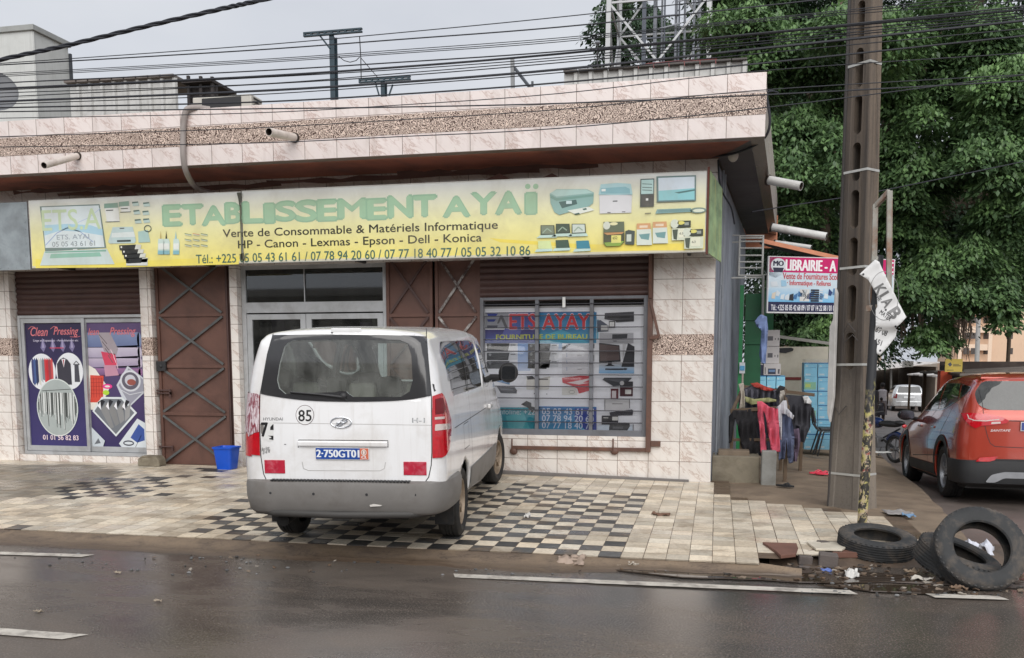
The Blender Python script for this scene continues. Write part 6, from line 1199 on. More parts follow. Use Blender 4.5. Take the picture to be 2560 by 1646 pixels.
# bookshop board
L0, L1 = aY(1917, 783, 16.0), aY(2231, 800, 17.0); hh = aY(1929, 640, 16.0).z - L0.z
LB = thing('shop_board', 'magenta and navy bookshop signboard hung behind the concrete pole', 'signboard', L0); ex = (L1 - L0); ex.z = 0; wl = ex.length; ex.normalize(); en = Vector((ex.y, -ex.x, 0))
lp = lambda a, b, d: Vector(L0) + ex * a * wl + Vector((0, 0, b * hh)) + en * d
part('panel', P('white_board', S(206, 206, 206), .5), LB, lambda mb: mb.prism([(0, 0), (1, 0), (1, 1), (0, 1)], lp, -.04, 0))
def lib():
    p = Print(lp); p.rect(.008, .025, .992, .20, S(22, 24, 66)); p.rect(.008, .2, .992, .45, S(110, 178, 220), S(190, 212, 226)); p.rect(.008, .45, .992, .72, S(196, 212, 222)); p.rect(.008, .72, .992, .985, S(190, 6, 96)); p.poly([(.008, .985), (.12, .985), (.12, .7), (.06, .62), (.008, .66)], S(178, 190, 206)); p.up(2)
    p.ell(.078, .84, .058, .125, S(206, 212, 216)); p.up(); p.text('MO', .04, .83, .116, .92, S(40, 40, 60), bold=.04); p.poly([(.035, .80), (.12, .80), (.11, .72), (.045, .72)], S(34, 34, 60)); p.up()
    p.text('LIBRAIRIE - A', .135, .755, .525, .945, S(236, 232, 234), bold=.022); p.text('E', .955, .755, .985, .945, S(236, 232, 234), bold=.022)
    for dx, c, l in ((.003, S(226, 222, 224), 0), (0, S(176, 44, 66), 1)): p.text('Vente de Fournitures Scolaires', .115 + dx, .605 - dx, .62 + dx, .715 - dx, c, p.l + l, bold=.012); p.text('· Informatique - Reliures', .15 + dx, .47 - dx, .49 + dx, .585 - dx, c, p.l + l, bold=.012)
    p.up(2)
    for k in range(16):
        x = .03 + .034 * k; c = random.choice([(40, 60, 110), (60, 110, 160), (206, 216, 222), (36, 36, 44), (90, 130, 170), (206, 196, 180)]); y = random.uniform(.22, .34); p.poly([(x, y), (x + random.uniform(.02, .04), y - .01), (x + .035, y + random.uniform(.05, .12)), (x + .006, y + random.uniform(.05, .12))], S(*c))
    for k in range(6): p.rect(.335, .21 + k * .038, .40, .24 + k * .038, S(36, 34, 44)); p.rect(.402, .215 + k * .038, .43, .235 + k * .038, S(206, 210, 214))
    p.poly([(.02, .55), (.07, .56), (.08, .48), (.03, .46)], S(206, 214, 220)); p.poly([(.10, .58), (.14, .58), (.145, .48), (.105, .47)], S(150, 190, 214)); p.rect(.25, .215, .325, .43, S(206, 206, 204)); p.line([(.27, .42), (.3, .3), (.28, .23)], .008, S(90, 90, 90)); p.up(2)
    p.text('Tél.: +225 05 05 42 68 09 / 07 07 14 22 08 / 01 01 39 33', .03, .05, .60, .15, S(226, 228, 236), bold=.008); p.build('print', M_PRINT, LB)
lib()
# ================================================================ ALLEY BESIDE THE SHOP
c4 = lambda x, y: (1750 + x / 3.08, 780 + y / 3.08)
def boxpx(x0, y0, x1, y1, Y, dp, zmin=None, crop=c4):
    a = aY(*crop(x0, y1), Y); b = aY(*crop(x1, y0), Y); return (a.x, b.x, Y, Y + dp, a.z if zmin is None else zmin, b.z)
M_BLOCK = P('mossy_block', S(132, 124, 108), .85, var=.15, scale=4, dirt=S(92, 82, 68), dscale=3, damt=.7, bump=.5)
one('concrete_planter', M_BLOCK, lambda mb: mb.box(*boxpx(88, 1118, 462, 1350, 12.98, .55, -.2)), 'low rough concrete block against the corner of the tiled pier', 'concrete block', bevel=.012)
one('loose_slab', M_CONC, lambda mb: mb.box(*boxpx(140, 1072, 382, 1110, 13.1, .3)), 'flat grey slab lying on the low concrete block', 'slab', bevel=.008)
one('concrete_post', P('grey_post', S(138, 138, 134), .8, var=.12, scale=5, dirt=S(100, 96, 88), dscale=3, damt=.6, bump=.4), lambda mb: mb.box(*boxpx(468, 1075, 592, 1385, 12.78, .2, -.25)), 'short grey concrete post under the hanging pink trousers', 'post', bevel=.012)
M_WOOD = P('weathered_wood', S(98, 82, 66), .8, var=.2, scale=8, dirt=S(90, 74, 58), damt=.6)
def rack(mb):
    A_ = lambda x, y, Y: aY(*c4(x, y), Y)
    for x, y0, y1, Y in ((250, 760, 1150, 13.5), (672, 720, 1255, 13.3), (330, 560, 1000, 14.6), (640, 580, 1090, 14.8)): a, b = A_(x, y0, Y), A_(x, y1, Y); b = Vector((a.x, a.y, -.12)); mb.bar(b, a, .05, .05)
    mb.bar(A_(235, 762, 13.5), A_(690, 735, 13.3), .045, .05); mb.bar(A_(320, 575, 14.6), A_(880, 640, 14.9), .045, .05); mb.bar(A_(250, 765, 13.5), A_(330, 585, 14.6), .04, .045); mb.bar(A_(672, 735, 13.3), A_(645, 590, 14.8), .04, .045); mb.bar(A_(245, 985, 13.5), A_(680, 985, 13.3), .04, .04)
    a = A_(790, 690, 14.9); mb.bar((a.x, a.y, -.12), a, .05, .05)
one('clothes_rack', M_WOOD, rack, 'rough wooden rack hung with drying clothes beside the shop wall', 'clothes rack', bevel=.004)
def cloth(name, pl, Y, col, label, cat='clothing', amp=.035, step=22, zoff=0, grp='clothes drying on the wooden rack', fold=7):
    v, f = cdt(pl, [], step); pts = []
    ym = min(p[1] for p in pl)
    for q in v:
        p = aY(*c4(q[0], q[1]), Y); k = min(1, (q[1] - ym) / 90 + .15); pts.append(Vector((p.x, p.y + amp * k * (math.sin(q[0] / fold + q[1] / 60) + 1.2 * noise.noise(Vector((q[0] * .02, q[1] * .008, Y)))), p.z)))
    mb = MB(); mb.add(pts, f, sm=True)
    o = mb.build(name, P('cloth_%d_%d_%d' % col, S(*col), .9, var=.16, scale=14), None); s = o.modifiers.new('t', 'SOLIDIFY'); s.thickness = .008; return tag(o, label, cat, grp)
cloth('coat', [(226, 806), (258, 756), (345, 758), (436, 738), (452, 840), (438, 900), (462, 1075), (400, 1104), (330, 1082), (298, 900), (268, 822), (240, 1000), (222, 1010)], 13.42, (38, 37, 40), 'long black coat hanging over the front of the wooden rack')
cloth('trousers', [(438, 690), (476, 688), (540, 735), (600, 746), (618, 1074), (550, 1086), (522, 900), (500, 780), (486, 760), (502, 960), (518, 1170), (476, 1184), (464, 960), (446, 780)], 13.05, (204, 88, 108), 'bright pink trousers hanging over the rack')
cloth('jeans', [(602, 742), (660, 748), (700, 792), (726, 960), (716, 1162), (682, 1168), (664, 985), (652, 1132), (602, 1142), (612, 900)], 13.2, (88, 96, 122), 'faded blue grey jeans hanging beside the pink trousers')
cloth('shirt', [(592, 736), (640, 684), (664, 682), (674, 742), (724, 800), (716, 830), (660, 790), (632, 780), (628, 985), (612, 985)], 13.12, (198, 198, 204), 'white shirt folded over the rack above the jeans')
cloth('jacket', [(655, 640), (792, 646), (856, 700), (850, 880), (800, 1004), (770, 1000), (762, 880), (700, 868), (672, 702)], 13.95, (54, 54, 60), 'dark grey jacket at the right end of the rack')
cloth('coat', [(300, 610), (420, 660), (640, 650), (800, 660), (862, 720), (840, 900), (760, 960), (700, 1060), (560, 1090), (470, 1110), (330, 1080), (290, 900)], 14.55, (46, 48, 58), 'wide dark navy coat spread along the back of the rack')
cloth('cap', [(790, 652), (832, 648), (860, 690), (850, 712), (806, 704)], 13.88, (206, 206, 206), 'white cap on the shoulder of the dark grey jacket', amp=.05)
cloth('scarf', [(720, 904), (762, 896), (772, 1000), (744, 1150), (720, 1152), (734, 1000)], 13.6, (98, 84, 102), 'mauve striped cloth hanging below the dark grey jacket')
cloth('blanket', [(340, 596), (400, 562), (560, 590), (612, 616), (606, 740), (590, 730), (588, 664), (480, 668), (380, 672), (346, 640)], 14.3, (96, 96, 106), 'grey blanket heaped along the back rail of the rack', amp=.06)
cloth('patterned_cloth', [(388, 552), (440, 544), (520, 580), (584, 600), (540, 612), (470, 596), (410, 575)], 14.25, (168, 66, 56), 'red patterned cloth lying on the grey blanket', amp=.03)
cloth('towel', [(345, 652), (420, 672), (520, 660), (586, 676), (585, 692), (500, 700), (400, 716), (350, 692)], 13.9, (146, 146, 104), 'olive towel folded in the middle of the rack', amp=.03)
cloth('apron', [(298, 556), (334, 548), (346, 650), (346, 748), (300, 752), (316, 640)], 14.1, (172, 164, 152), 'beige apron hanging at the left end of the rack')
cloth('hood', [(588, 600), (616, 566), (656, 578), (650, 604), (624, 600), (600, 640)], 14.2, (44, 44, 48), 'small black hood on the corner of the rack', amp=.03)
cloth('apron', [(616, 610), (648, 604), (664, 690), (640, 690), (606, 742)], 14.15, (164, 158, 150), 'beige apron under the small black hood')
cloth('blue_shirt', [(420, 72), (446, 40), (470, 20), (515, 38), (522, 130), (506, 400), (470, 396), (460, 330), (476, 150), (440, 112)], 15.9, (118, 136, 178), 'light blue shirt hanging from the door grille', grp=None, amp=.03)
# green kiosk with its grille
c8 = lambda x, y: (1800 + x / 3.08, 400 + y / 3.08)
KG = thing('green_kiosk', 'green painted metal kiosk doorway at the end of the shop wall', 'kiosk', aY(1850, 1000, 16.6))
M_GRN = P('green_paint', S(36, 128, 74), .5, var=.1, dirt=S(30, 90, 60), damt=.5); M_GRN2 = P('dark_green_paint', S(22, 88, 54), .5, var=.1)
part('post', M_GRN, KG, lambda mb: mb.box(*boxpx(150, 965, 186, 1200, 16.5, .1, -.15, c8))); part('door_leaf', M_GRN2, KG, lambda mb: (mb.box(*boxpx(186, 1030, 330, 1540, 16.62, .05, -.15, c8)), mb.box(*boxpx(190, 1405, 328, 1420, 16.59, .03, None, c8)), mb.box(*boxpx(190, 1225, 328, 1236, 16.59, .03, None, c8))))
part('back_wall', M_GRN2, KG, lambda mb: mb.box(*boxpx(330, 1000, 420, 1500, 18.6, .05, -.15, c8))); part('notice', [P('notice_white', S(206, 212, 214), .5), P('notice_blue', S(90, 160, 200), .5)], KG, lambda mb: (mb.box(*boxpx(302, 390, 348, 474, 16.45, .03)), mb.box(*boxpx(306, 415, 344, 452, 16.44, .01), 1)))
def grille(mb):
    A_ = lambda x, y: aY(*c8(x, y), 16.3)
    for x in (152, 332): mb.tube([A_(x, 580), A_(x - 8, 892)], .018, 6)
    for k, y in enumerate((585, 602, 628, 680, 736, 786, 832, 890)): mb.tube([A_(150, y), A_(334, y)], .014, 6)
    mb.tube([A_(60, 580), A_(150, 582)], .012, 6); mb.tube([A_(70, 634), A_(150, 634)], .012, 6); mb.box(*boxpx(50, 898, 330, 915, 16.3, .05, None, c8)); mb.tube([A_(333, 892), A_(330, 1200)], .022, 6); mb.tube([A_(330, 890), A_(390, 872)], .012, 6)
one('window_grille', P('pale_steel', S(178, 178, 174), .5, var=.1), grille, 'pale steel ladder-like grille above the green doorway', 'grille')
AW = thing('awning', 'dark lean-to roof with an orange front edge above the bookshop board', 'awning', aY(1990, 640, 17.2))
a0, a1 = aY(1905, 606, 17), aY(2150, 662, 17.6)
part('roof_sheet', P('dark_sheet', S(58, 56, 56), .7, var=.2), AW, lambda mb: mb.add([a0, a1, a1 + Vector((.1, 1.1, -.05)), a0 + Vector((.0, 1.1, .1)), a0 + Vector((0, 0, .02)), a1 + Vector((0, 0, .02)), a1 + Vector((.1, 1.1, -.03)), a0 + Vector((.0, 1.1, .12))], [(0, 3, 2, 1), (4, 5, 6, 7), (0, 1, 5, 4), (1, 2, 6, 5), (2, 3, 7, 6), (3, 0, 4, 7)]))
part('front_edge', M_ORNG, AW, lambda mb: mb.bar(a0 + Vector((0, -.03, .02)), a1 + Vector((0, -.03, .02)), .04, .07)); part('post', M_DBROWN, AW, lambda mb: [mb.bar((a1.x - dx, 18.45, -.4), (a1.x - dx, 18.45, a1.z - .1), .06, .06) for dx in (.0, .25)])
PW = thing('partition_wall', 'pale board partition behind the stacked cartons with a dark red stripe', 'wall', aY(2000, 1100, 19.6))
part('board', P('pale_board', S(198, 192, 176), .7, var=.08, dirt=S(160, 146, 124), damt=.4), PW, lambda mb: mb.box(*boxpx(596, 268, 990, 700, 19.6, .06, -.2))); part('stripe', P('dark_red', S(120, 46, 44), .6), PW, lambda mb: mb.box(*boxpx(600, 503, 780, 524, 19.59, .008))); part('hole', M_BLACK, PW, lambda mb: mb.prism([c for c in [(600, 280), (700, 276), (722, 284), (716, 300), (660, 318), (604, 312)]], lambda a, b, d: aY(*c4(a, b), 19.592 - d), 0, .006)); part('top_rail', P('pale_rail', S(150, 148, 142), .6), PW, lambda mb: mb.bar(aY(*c4(612, 192), 19.9), aY(*c4(1060, 252), 19.9), .06, .06))
# cartons
M_CWH = P('white_carton', S(206, 202, 202), .7, var=.04, dirt=S(184, 178, 172), damt=.3); M_CBL = P('blue_carton', S(150, 216, 242), .6, var=.06, scale=5); M_CBL2 = P('blue_carton_print', None, .6, attr=True, var=.05)
def carton(x0, y0, x1, y1, Y, dp, mat, deco, label, grp, name='carton', zmin=None):
    b = boxpx(x0, y0, x1, y1, Y, dp, zmin); o = thing(name, label, 'carton', ((b[0] + b[1]) / 2, Y, b[4]), group=grp)
    part('box', mat, o, lambda mb: mb.box(*b), bevel=.006); W_, H_ = b[1] - b[0], b[5] - b[4]
    p = Print(lambda u, v, d: Vector((b[0] + u * W_, Y - d - .0005, b[4] + v * H_))); deco(p); p.build('print', M_PRINT, o); part('tape', P('parcel_tape', S(178, 160, 130), .3), o, lambda mb: mb.box(lerp(b[0], b[1], .46), lerp(b[0], b[1], .54), Y + .006, Y + dp - .006, b[5] + .001, b[5] + .002)); return b
def dk_w(p): p.rect(.5, .35, .72, .62, S(96, 94, 100)).rect(.08, .72, .2, .78, S(70, 80, 96)).rect(.8, .4, .84, .5, S(90, 90, 90)).rect(.92, .36, .96, .52, S(90, 90, 90))
def dk_p(p): p.rect(.26, .12, .72, .6, S(52, 56, 76)).rect(.3, .3, .68, .5, S(110, 140, 180), l=p.l + 1).rect(.08, .12, .12, .7, S(60, 60, 66)).rect(.84, .15, .95, .55, S(90, 90, 96)).rect(.0, .0, 1, .05, S(60, 60, 66))
def dk_d(p): p.rect(.0, .0, 1, .95, S(52, 58, 84)).rect(.1, .5, .6, .8, S(140, 146, 160), l=p.l + 1)
def dk_b(p): p.rect(.12, .1, .5, .22, S(214, 232, 240)).rect(.1, .72, .3, .8, S(214, 230, 236)); p.line([(.1, .62), (.9, .66)], .02, S(30, 120, 180)); p.rect(.0, .93, 1, 1, S(30, 120, 180))
def dk_g(p): p.rect(.02, .1, .9, .62, S(150, 206, 170)).rect(.1, .25, .5, .5, S(206, 222, 120), l=p.l + 1).rect(.1, .75, .4, .85, S(214, 230, 236))
tb = boxpx(360, 592, 660, 1000, 17.2, .5); one('low_table', M_WOOD, lambda mb: (mb.box(tb[0] - .02, tb[1] + .02, 17.15, 17.95, tb[5] - .04, tb[5] - .002), [mb.box(x, x + .05, y, y + .05, -.14, tb[5] - .041) for x in (tb[0], tb[1] - .06) for y in (17.18, 17.86)]), 'plain wooden table under the row of small blue cartons', 'table', bevel=.004)
for k, (x0, x1) in enumerate(((366, 438), (440, 510), (512, 584), (586, 656))): carton(x0, 492, x1, 590, 17.2, .45, M_CBL, dk_b, ('leftmost small blue carton in the row on the table', 'second small blue carton from the left on the table', 'third small blue carton from the left on the table', 'rightmost small blue carton in the row on the table')[k], 'small blue cartons on the table')
carton(388, 404, 486, 490, 17.2, .4, M_CWH, dk_d, 'dark printed carton on the row of blue cartons beside the printer carton', None); carton(488, 400, 622, 491, 17.2, .4, M_CWH, dk_p, 'white printer carton with a dark picture on the row of blue cartons', None)
carton(428, 268, 612, 398, 17.25, .45, M_CWH, dk_w, 'lower of the two tall white cartons stacked by the green doorway', 'tall white cartons'); carton(428, 140, 616, 266, 17.25, .45, M_CWH, dk_w, 'upper of the two tall white cartons stacked by the green doorway', 'tall white cartons')
rows = [(392, 500), (501, 608), (609, 718), (719, 828), (829, 940), (941, 1060)]
for r_, (y0, y1) in enumerate(rows):
    nth = ('top', 'second', 'third', 'fourth', 'fifth', 'bottom')[r_]
    carton(800, y0, 905, y1, 18.3, .5, M_CBL, dk_g if r_ in (1, 3) else dk_b, f'large blue carton, {nth} row of the wrapped stack, left column', 'wrapped stack of large blue cartons'); carton(907, y0, 1012, y1, 18.3, .5, M_CBL, dk_b, f'large blue carton, {nth} row of the wrapped stack, middle column', 'wrapped stack of large blue cartons'); carton(1014, y0, 1115, y1, 18.3, .5, M_CBL, dk_b, f'large blue carton, {nth} row of the wrapped stack, column behind the pole', 'wrapped stack of large blue cartons')
def film(mb):
    b = boxpx(790, 375, 1122, 1066, 18.26, .6); n = 20; ring_ = [(lerp(b[0], b[1], t), 18.26) for t in np.linspace(0, 1, n)] + [(b[1], 18.9)] + [(b[0], 18.9)]; zs = np.linspace(b[4], b[5] + .03, 18); k = len(ring_)
    vs = [(x + .012 * noise.noise(Vector((x * 8, z * 6, 0))), y - .012 * abs(noise.noise(Vector((x * 9, z * 4, 3)))), z) for z in zs for x, y in ring_]; mb.add(vs, [(i * k + j, i * k + (j + 1) % k, (i + 1) * k + (j + 1) % k, (i + 1) * k + j) for i in range(17) for j in range(k)], sm=True)
one('stretch_film', glassmat('clear_film', (.99, .995, 1.0), .06, .2, .7), film, 'creased clear plastic film wrapped round the stack of blue cartons', 'plastic wrap', recalc=False)
def chair():
    A_ = lambda x, y, Y=17.35: aY(*c4(x, y), Y); o = thing('chair', 'black steel framed chair standing sideways by the wrapped blue cartons', 'chair', A_(930, 1110)); dY = Vector((0, .42, 0))
    for k, d in enumerate((Vector(), dY)):
        part('leg', M_BLACK, o, lambda mb: mb.tube([A_(868, 740) + d, A_(886, 870) + d, A_(916, 915) + d, A_(955, 925) + d, A_(905, 1112) + d], .014, 8)); part('leg', M_BLACK, o, lambda mb: mb.tube([A_(955, 925) + d, A_(1040, 925) + d, A_(1065, 1112) + d], .014, 8)); part('leg', M_BLACK, o, lambda mb: mb.tube([A_(928, 925) + d, A_(868, 1100) + d], .014, 8))
    part('backrest', M_BLACK, o, lambda mb: mb.add([A_(864, 738), A_(884, 860), A_(884, 860) + dY, A_(864, 738) + dY, A_(876, 738), A_(900, 860), A_(900, 860) + dY, A_(876, 738) + dY], [(0, 1, 2, 3), (7, 6, 5, 4), (0, 4, 5, 1), (1, 5, 6, 2), (2, 6, 7, 3), (3, 7, 4, 0)]), bevel=.01); b = boxpx(928, 898, 1050, 918, 17.33, .46); part('seat', M_BLACK, o, lambda mb: mb.box(*b), bevel=.015)
chair()
def flip(c, col, label, strap, ang):
    o = thing('flip_flop', label, 'sandal', c, (0, 0, ang)); sole = [(.13 * math.cos(t) * (1 if math.cos(t) > 0 else .95), .048 * math.sin(t) * (1.0 + .15 * math.cos(t))) for t in np.linspace(0, 2 * math.pi, 25)[:-1]]
    part('sole', P('sole_%s' % label[:5], S(*col), .6), o, lambda mb: mb.prism(sole, lambda a, b, d: Vector((a, b, d)), 0, .022), local=True, bevel=.004); part('strap', P('strap_%s' % label[:5], S(*strap), .5), o, lambda mb: (mb.tube([(.08, 0, .022), (.03, .03, .05), (-.02, .046, .02)], .008, 6), mb.tube([(.08, 0, .022), (.03, -.03, .05), (-.02, -.046, .02)], .008, 6)), local=True)
sz = lambda p: Vector((p.x, p.y, side_z(p.x, p.y) + .002))
for (x, y), col, lb, st_, an in (((902, 1244), (222, 60, 84), 'bright pink flip-flop, left one of the pair on the alley floor', (230, 90, 110), .3), ((955, 1250), (222, 60, 84), 'right pink flip-flop lying by its pair on the alley floor', (230, 90, 110), .1), ((652, 1366), (34, 34, 36), 'black flip-flop on the dirt beside the concrete post', (50, 50, 52), -.5)): flip(sz(aZ(*c4(x, y), -.08)), col, lb, st_, an)
# ================================================================ SMALL THINGS ON THE GROUND
pz = lambda p: Vector((p.x, p.y, pave_z(p.x, p.y) + .003))
q = aY(568, 1166, 12.42)
BIN = thing('waste_bin', 'bright blue plastic waste bin beside the brown gate', 'bin', (q.x, 12.42, pave_z(q.x, 12.4) + .003)); M_BLUE = P('blue_plastic', S(22, 82, 196), .35, var=.06)
def binf(mb):
    rr = lambda s, z: [(x, y, z) for x, y in rpoly([(-s, -s), (s, -s), (s, s), (-s, s)], .05, 5)]; n = len(rr(1, 0)); rings = [rr(.118, 0), rr(.150, .31), rr(.164, .31), rr(.166, .335), rr(.152, .335), rr(.146, .30), rr(.113, .01)]
    mb.add([p for r_ in rings for p in r_], [(i * n + k, i * n + (k + 1) % n, (i + 1) * n + (k + 1) % n, (i + 1) * n + k) for i in range(len(rings) - 1) for k in range(n)], sm=True); mb.add(rings[0], [tuple(range(n))[::-1]]); mb.add(rings[-1], [tuple(range(n))])
part('bucket', M_BLUE, BIN, binf, local=True)
q = aZ(404, 1160, 0)
def rock(mb, c, r_, seed=0): mb.ell(c, r_, 18, 12, jit=.35)
one('kerb_stone', M_BLOCK, lambda mb: mb.prism([(-.2, 0), (.2, 0), (.19, .1), (.13, .155), (-.1, .16), (-.19, .11)], lambda a, b, d: Vector((q.x + a, 12.55 + d + .02 * math.sin(a * 20), .0 + b)), -.1, .1), 'rough stone block lying against the foot of the brown gate', 'stone', bevel=.02)
# three dumped tyres
def tyre(name, c, rot, label, Rr=.345, W_=.18, ri=.205):
    M = Matrix.Translation(c) @ Euler(rot).to_matrix().to_4x4(); h = W_ / 2; mb = MB()
    prof = [(ri, -h * .8), (ri + .012, -h * .92), (lerp(ri, Rr, .5), -h * 1.06), (Rr - .035, -h * .98), (Rr - .01, -h * .8)]
    for k in np.linspace(-.62, .62, 6): prof += [(Rr - .002, h * (k - .08)), (Rr - .010, h * (k - .06)), (Rr - .010, h * (k + .06)), (Rr - .002, h * (k + .08))]
    prof += [(Rr - .01, h * .8), (Rr - .035, h * .98), (lerp(ri, Rr, .5), h * 1.06), (ri + .012, h * .92), (ri, h * .8), (ri + .006, h * .6), (lerp(ri, Rr, .55), h * .85), (Rr - .035, h * .6), (Rr - .03, 0), (Rr - .035, -h * .6), (lerp(ri, Rr, .55), -h * .85), (ri + .006, -h * .6)]
    mb.lathe(prof, M, 56, closed=True)
    for k in range(44):
        a = 2 * math.pi * k / 44
        for s in (-1, 1): P_ = lambda u, v, d: M @ Vector(((Rr - .014 + d) * math.cos(a + v), (Rr - .014 + d) * math.sin(a + v), u)); mb.prism([(h * .70 * s, -.02), (h * .86 * s, -.028), (h * .86 * s, .028), (h * .70 * s, .02)], P_, -.006, .008)
    return tag(mb.build(name, P('old_tyre', S(50, 51, 52), .75, var=.3, scale=6, dirt=S(110, 98, 86), dscale=6, damt=.6, bump=.25, bscale=70), None, sharp=28), label, 'tyre', 'old tyres dumped at the kerb')
t1 = aZ(2197, 1405, -.2); tyre('old_tyre', (t1.x, t1.y + .16, -.055), (R(8), R(3), 0), 'worn tyre lying flat in the gutter beside the broken kerb')
t2 = aZ(2405, 1452, -.2); tyre('old_tyre', (t2.x - .02, t2.y + .12, -.06), (R(16), R(14), .4), 'grooved tyre lying underneath the leaning tyre', .34, .22)
t3 = aZ(2455, 1472, -.2); tyre('old_tyre', (t3.x, t3.y + .15, .085), (R(58), R(6), 0), 'bald tyre leaning upright on the grooved tyre', .355, .19, .215)
# broken kerb: slab, blocks, scraps
r6 = lambda x, y: (1850 + x / 3.373, 1200 + y / 3.373)
def slabpx(pl, z, th, mat, label, cat, name, tilt=0, grp=None):
    pts = [aZ(*r6(*p), z) for p in pl]; cx = sum(p.x for p in pts) / len(pts); return one(name, mat, lambda mb: mb.prism([(p.x, p.y) for p in pts], lambda a, b, d: Vector((a, b, z + d + (a - cx) * tilt)), -th, 0), label, cat, grp, bevel=.004)
M_BRICKR = P('brown_slab', S(112, 78, 66), .8, var=.15, dirt=S(80, 60, 54), damt=.5); M_BLK = P('dark_block', S(96, 88, 84), .85, var=.15, dirt=S(60, 54, 52), damt=.6, bump=.5)
slabpx([(190, 532), (478, 528), (490, 568), (470, 620), (345, 640), (300, 600)], -.085, .03, M_BRICKR, 'large broken brown slab tipped over the edge of the tiles', 'slab', 'broken_slab', -.05)
slabpx([(490, 560), (560, 540), (660, 590), (500, 612)], -.105, .03, M_BRICKR, 'small broken brown slab beside the tipped large one', 'slab', 'broken_slab', .04)
slabpx([(780, 580), (1000, 590), (1000, 612), (780, 612)], -.10, .05, M_BRICKR, 'brown slab edge behind the flat tyre', 'slab', 'broken_slab')
slabpx([(1430, 530), (1640, 525), (1700, 570), (1690, 610), (1440, 600)], -.11, .05, M_BRICKR, 'brown slab lying between the two groups of tyres', 'slab', 'broken_slab')
slabpx([(560, 520), (960, 525), (860, 585), (640, 578)], -.075, .02, P('cream_tile_scrap', S(204, 196, 180), .6, var=.1, dirt=S(150, 136, 118), damt=.5), 'row of cracked cream tiles above the broken kerb', 'tile', 'cracked_tiles')
slabpx([(1375, 500), (1700, 505), (1715, 560), (1620, 535), (1440, 530)], -.085, .02, P('cream_tile_scrap', S(204, 196, 180), .6), 'strip of cream tiles left at the footway corner', 'tile', 'cracked_tiles')
def blk(px, sx_, sy_, sz_, rz, label, z0=-.2):
    c = aZ(*r6(*px), z0); M = Matrix.Translation((c.x, c.y + sy_ / 2, z0)) @ Matrix.Rotation(rz, 4, 'Z') @ Matrix.Rotation(R(4), 4, 'Y'); one('rubble_block', M_BLK, lambda mb: mb.box(-sx_ / 2, sx_ / 2, -sy_ / 2, sy_ / 2, 0, sz_, M=M), label, 'rubble', 'rubble of the broken kerb', bevel=.01)
blk((545, 725), .12, .14, .085, .1, 'small dark kerb block left of the bigger one in the rubble'); blk((745, 745), .16, .16, .115, -.05, 'bigger dark kerb block beside the flat tyre'); blk((700, 640), .1, .1, .13, .4, 'dark kerb block half hidden behind the bigger one'); blk((600, 755), .22, .05, .02, .2, 'thin splinter of wood lying in front of the kerb blocks'); blk((1480, 640), .1, .1, .09, .6, 'dark stone wedged between the flat and the grooved tyre'); 
def scrap(px, w_, h_, col, label, z=None, crop=r6, up_=.02, name='litter', rot=0, cat='litter'):
    c = aZ(*crop(*px), -.19 if z is None else z); zz = c.z + .004; n = 13; vs = []
    random.seed(hash(label) % 1000 if False else len(label) * 7)
    for j in range(n):
        for i in range(n):
            u, v = i / (n - 1) - .5, j / (n - 1) - .5; k = 1 + .35 * noise.noise(Vector((u * 4 + len(label), v * 4, 1))); x, y = u * w_ * k, v * h_ * k
            vs.append((c.x + x * math.cos(rot) - y * math.sin(rot), c.y + x * math.sin(rot) + y * math.cos(rot), zz + up_ * max(0, .45 + 1.1 * noise.noise(Vector((u * 3.2, v * 3.2, len(label)))) + .3 * noise.noise(Vector((u * 8, v * 8, len(label))))) ))
    o = one(name, P('scrap_%d_%d_%d' % col, S(*col), .7, var=.12), lambda mb: mb.add(vs, [(j * n + i, j * n + i + 1, (j + 1) * n + i + 1, (j + 1) * n + i) for j in range(n - 1) for i in range(n - 1)], sm=True), label, cat, recalc=False); s = o.modifiers.new('t', 'SOLIDIFY'); s.thickness = .004
scrap((940, 820), .1, .09, (206, 204, 200), 'crumpled white cup at the front of the flat tyre', up_=.07); scrap((730, 770), .08, .06, (90, 110, 170), 'small blue wrapper beside the kerb block'); scrap((1530, 845), .16, .07, (196, 190, 180), 'flattened cream packet in front of the grooved tyre', up_=.03); scrap((1450, 790), .12, .06, (150, 132, 112), 'brown crumpled paper between the tyres', up_=.04); scrap((2020, 620), .2, .16, (206, 208, 218), 'crumpled white paper seen through the leaning tyre', z=-.12, up_=.12); scrap((1330, 285), .28, .3, (146, 142, 140), 'grey plastic rag on the footway corner', z=-.07, up_=.03); scrap((1420, 310), .12, .14, (110, 140, 170), 'blue plastic shred on the grey rag', z=-.06, up_=.03); scrap((1840, 930), .12, .06, (120, 98, 80), 'brown cardboard piece under the leaning tyre', up_=.04); scrap((620, 665), .06, .1, (190, 188, 184), 'white plastic strip between the kerb blocks', up_=.08); scrap((390, 665), .14, .08, (140, 124, 108), 'brown rubble and paper under the tipped slab', up_=.06)
r8 = lambda x, y: (1100 + x / 2.661, 1150 + y / 2.661)
scrap((868, 690), .24, .22, (160, 142, 128), 'dirty pinkish rag crumpled on the concrete apron', z=-.18, crop=r8, up_=.07, cat='rag', name='rag'); scrap((1290, 712), .09, .06, (176, 168, 156), 'small crumpled wrapper on the apron', z=-.19, crop=r8, up_=.04); scrap((1470, 370), .18, .12, (112, 84, 68), 'dead brown leaf on the cream tiles', z=-.07, crop=r8, up_=.03, cat='leaf', name='dry_leaf'); scrap((582, 382), .06, .1, (200, 198, 194), 'small white paper on the chequered tiles', z=-.07, crop=r8, up_=.05); scrap((1555, 690), .1, .08, (120, 100, 84), 'loose chip of concrete on the apron', z=-.18, crop=r8, up_=.03); scrap((1180, 712), .05, .03, (190, 184, 172), 'tiny pale scrap on the apron edge', z=-.19, crop=r8)
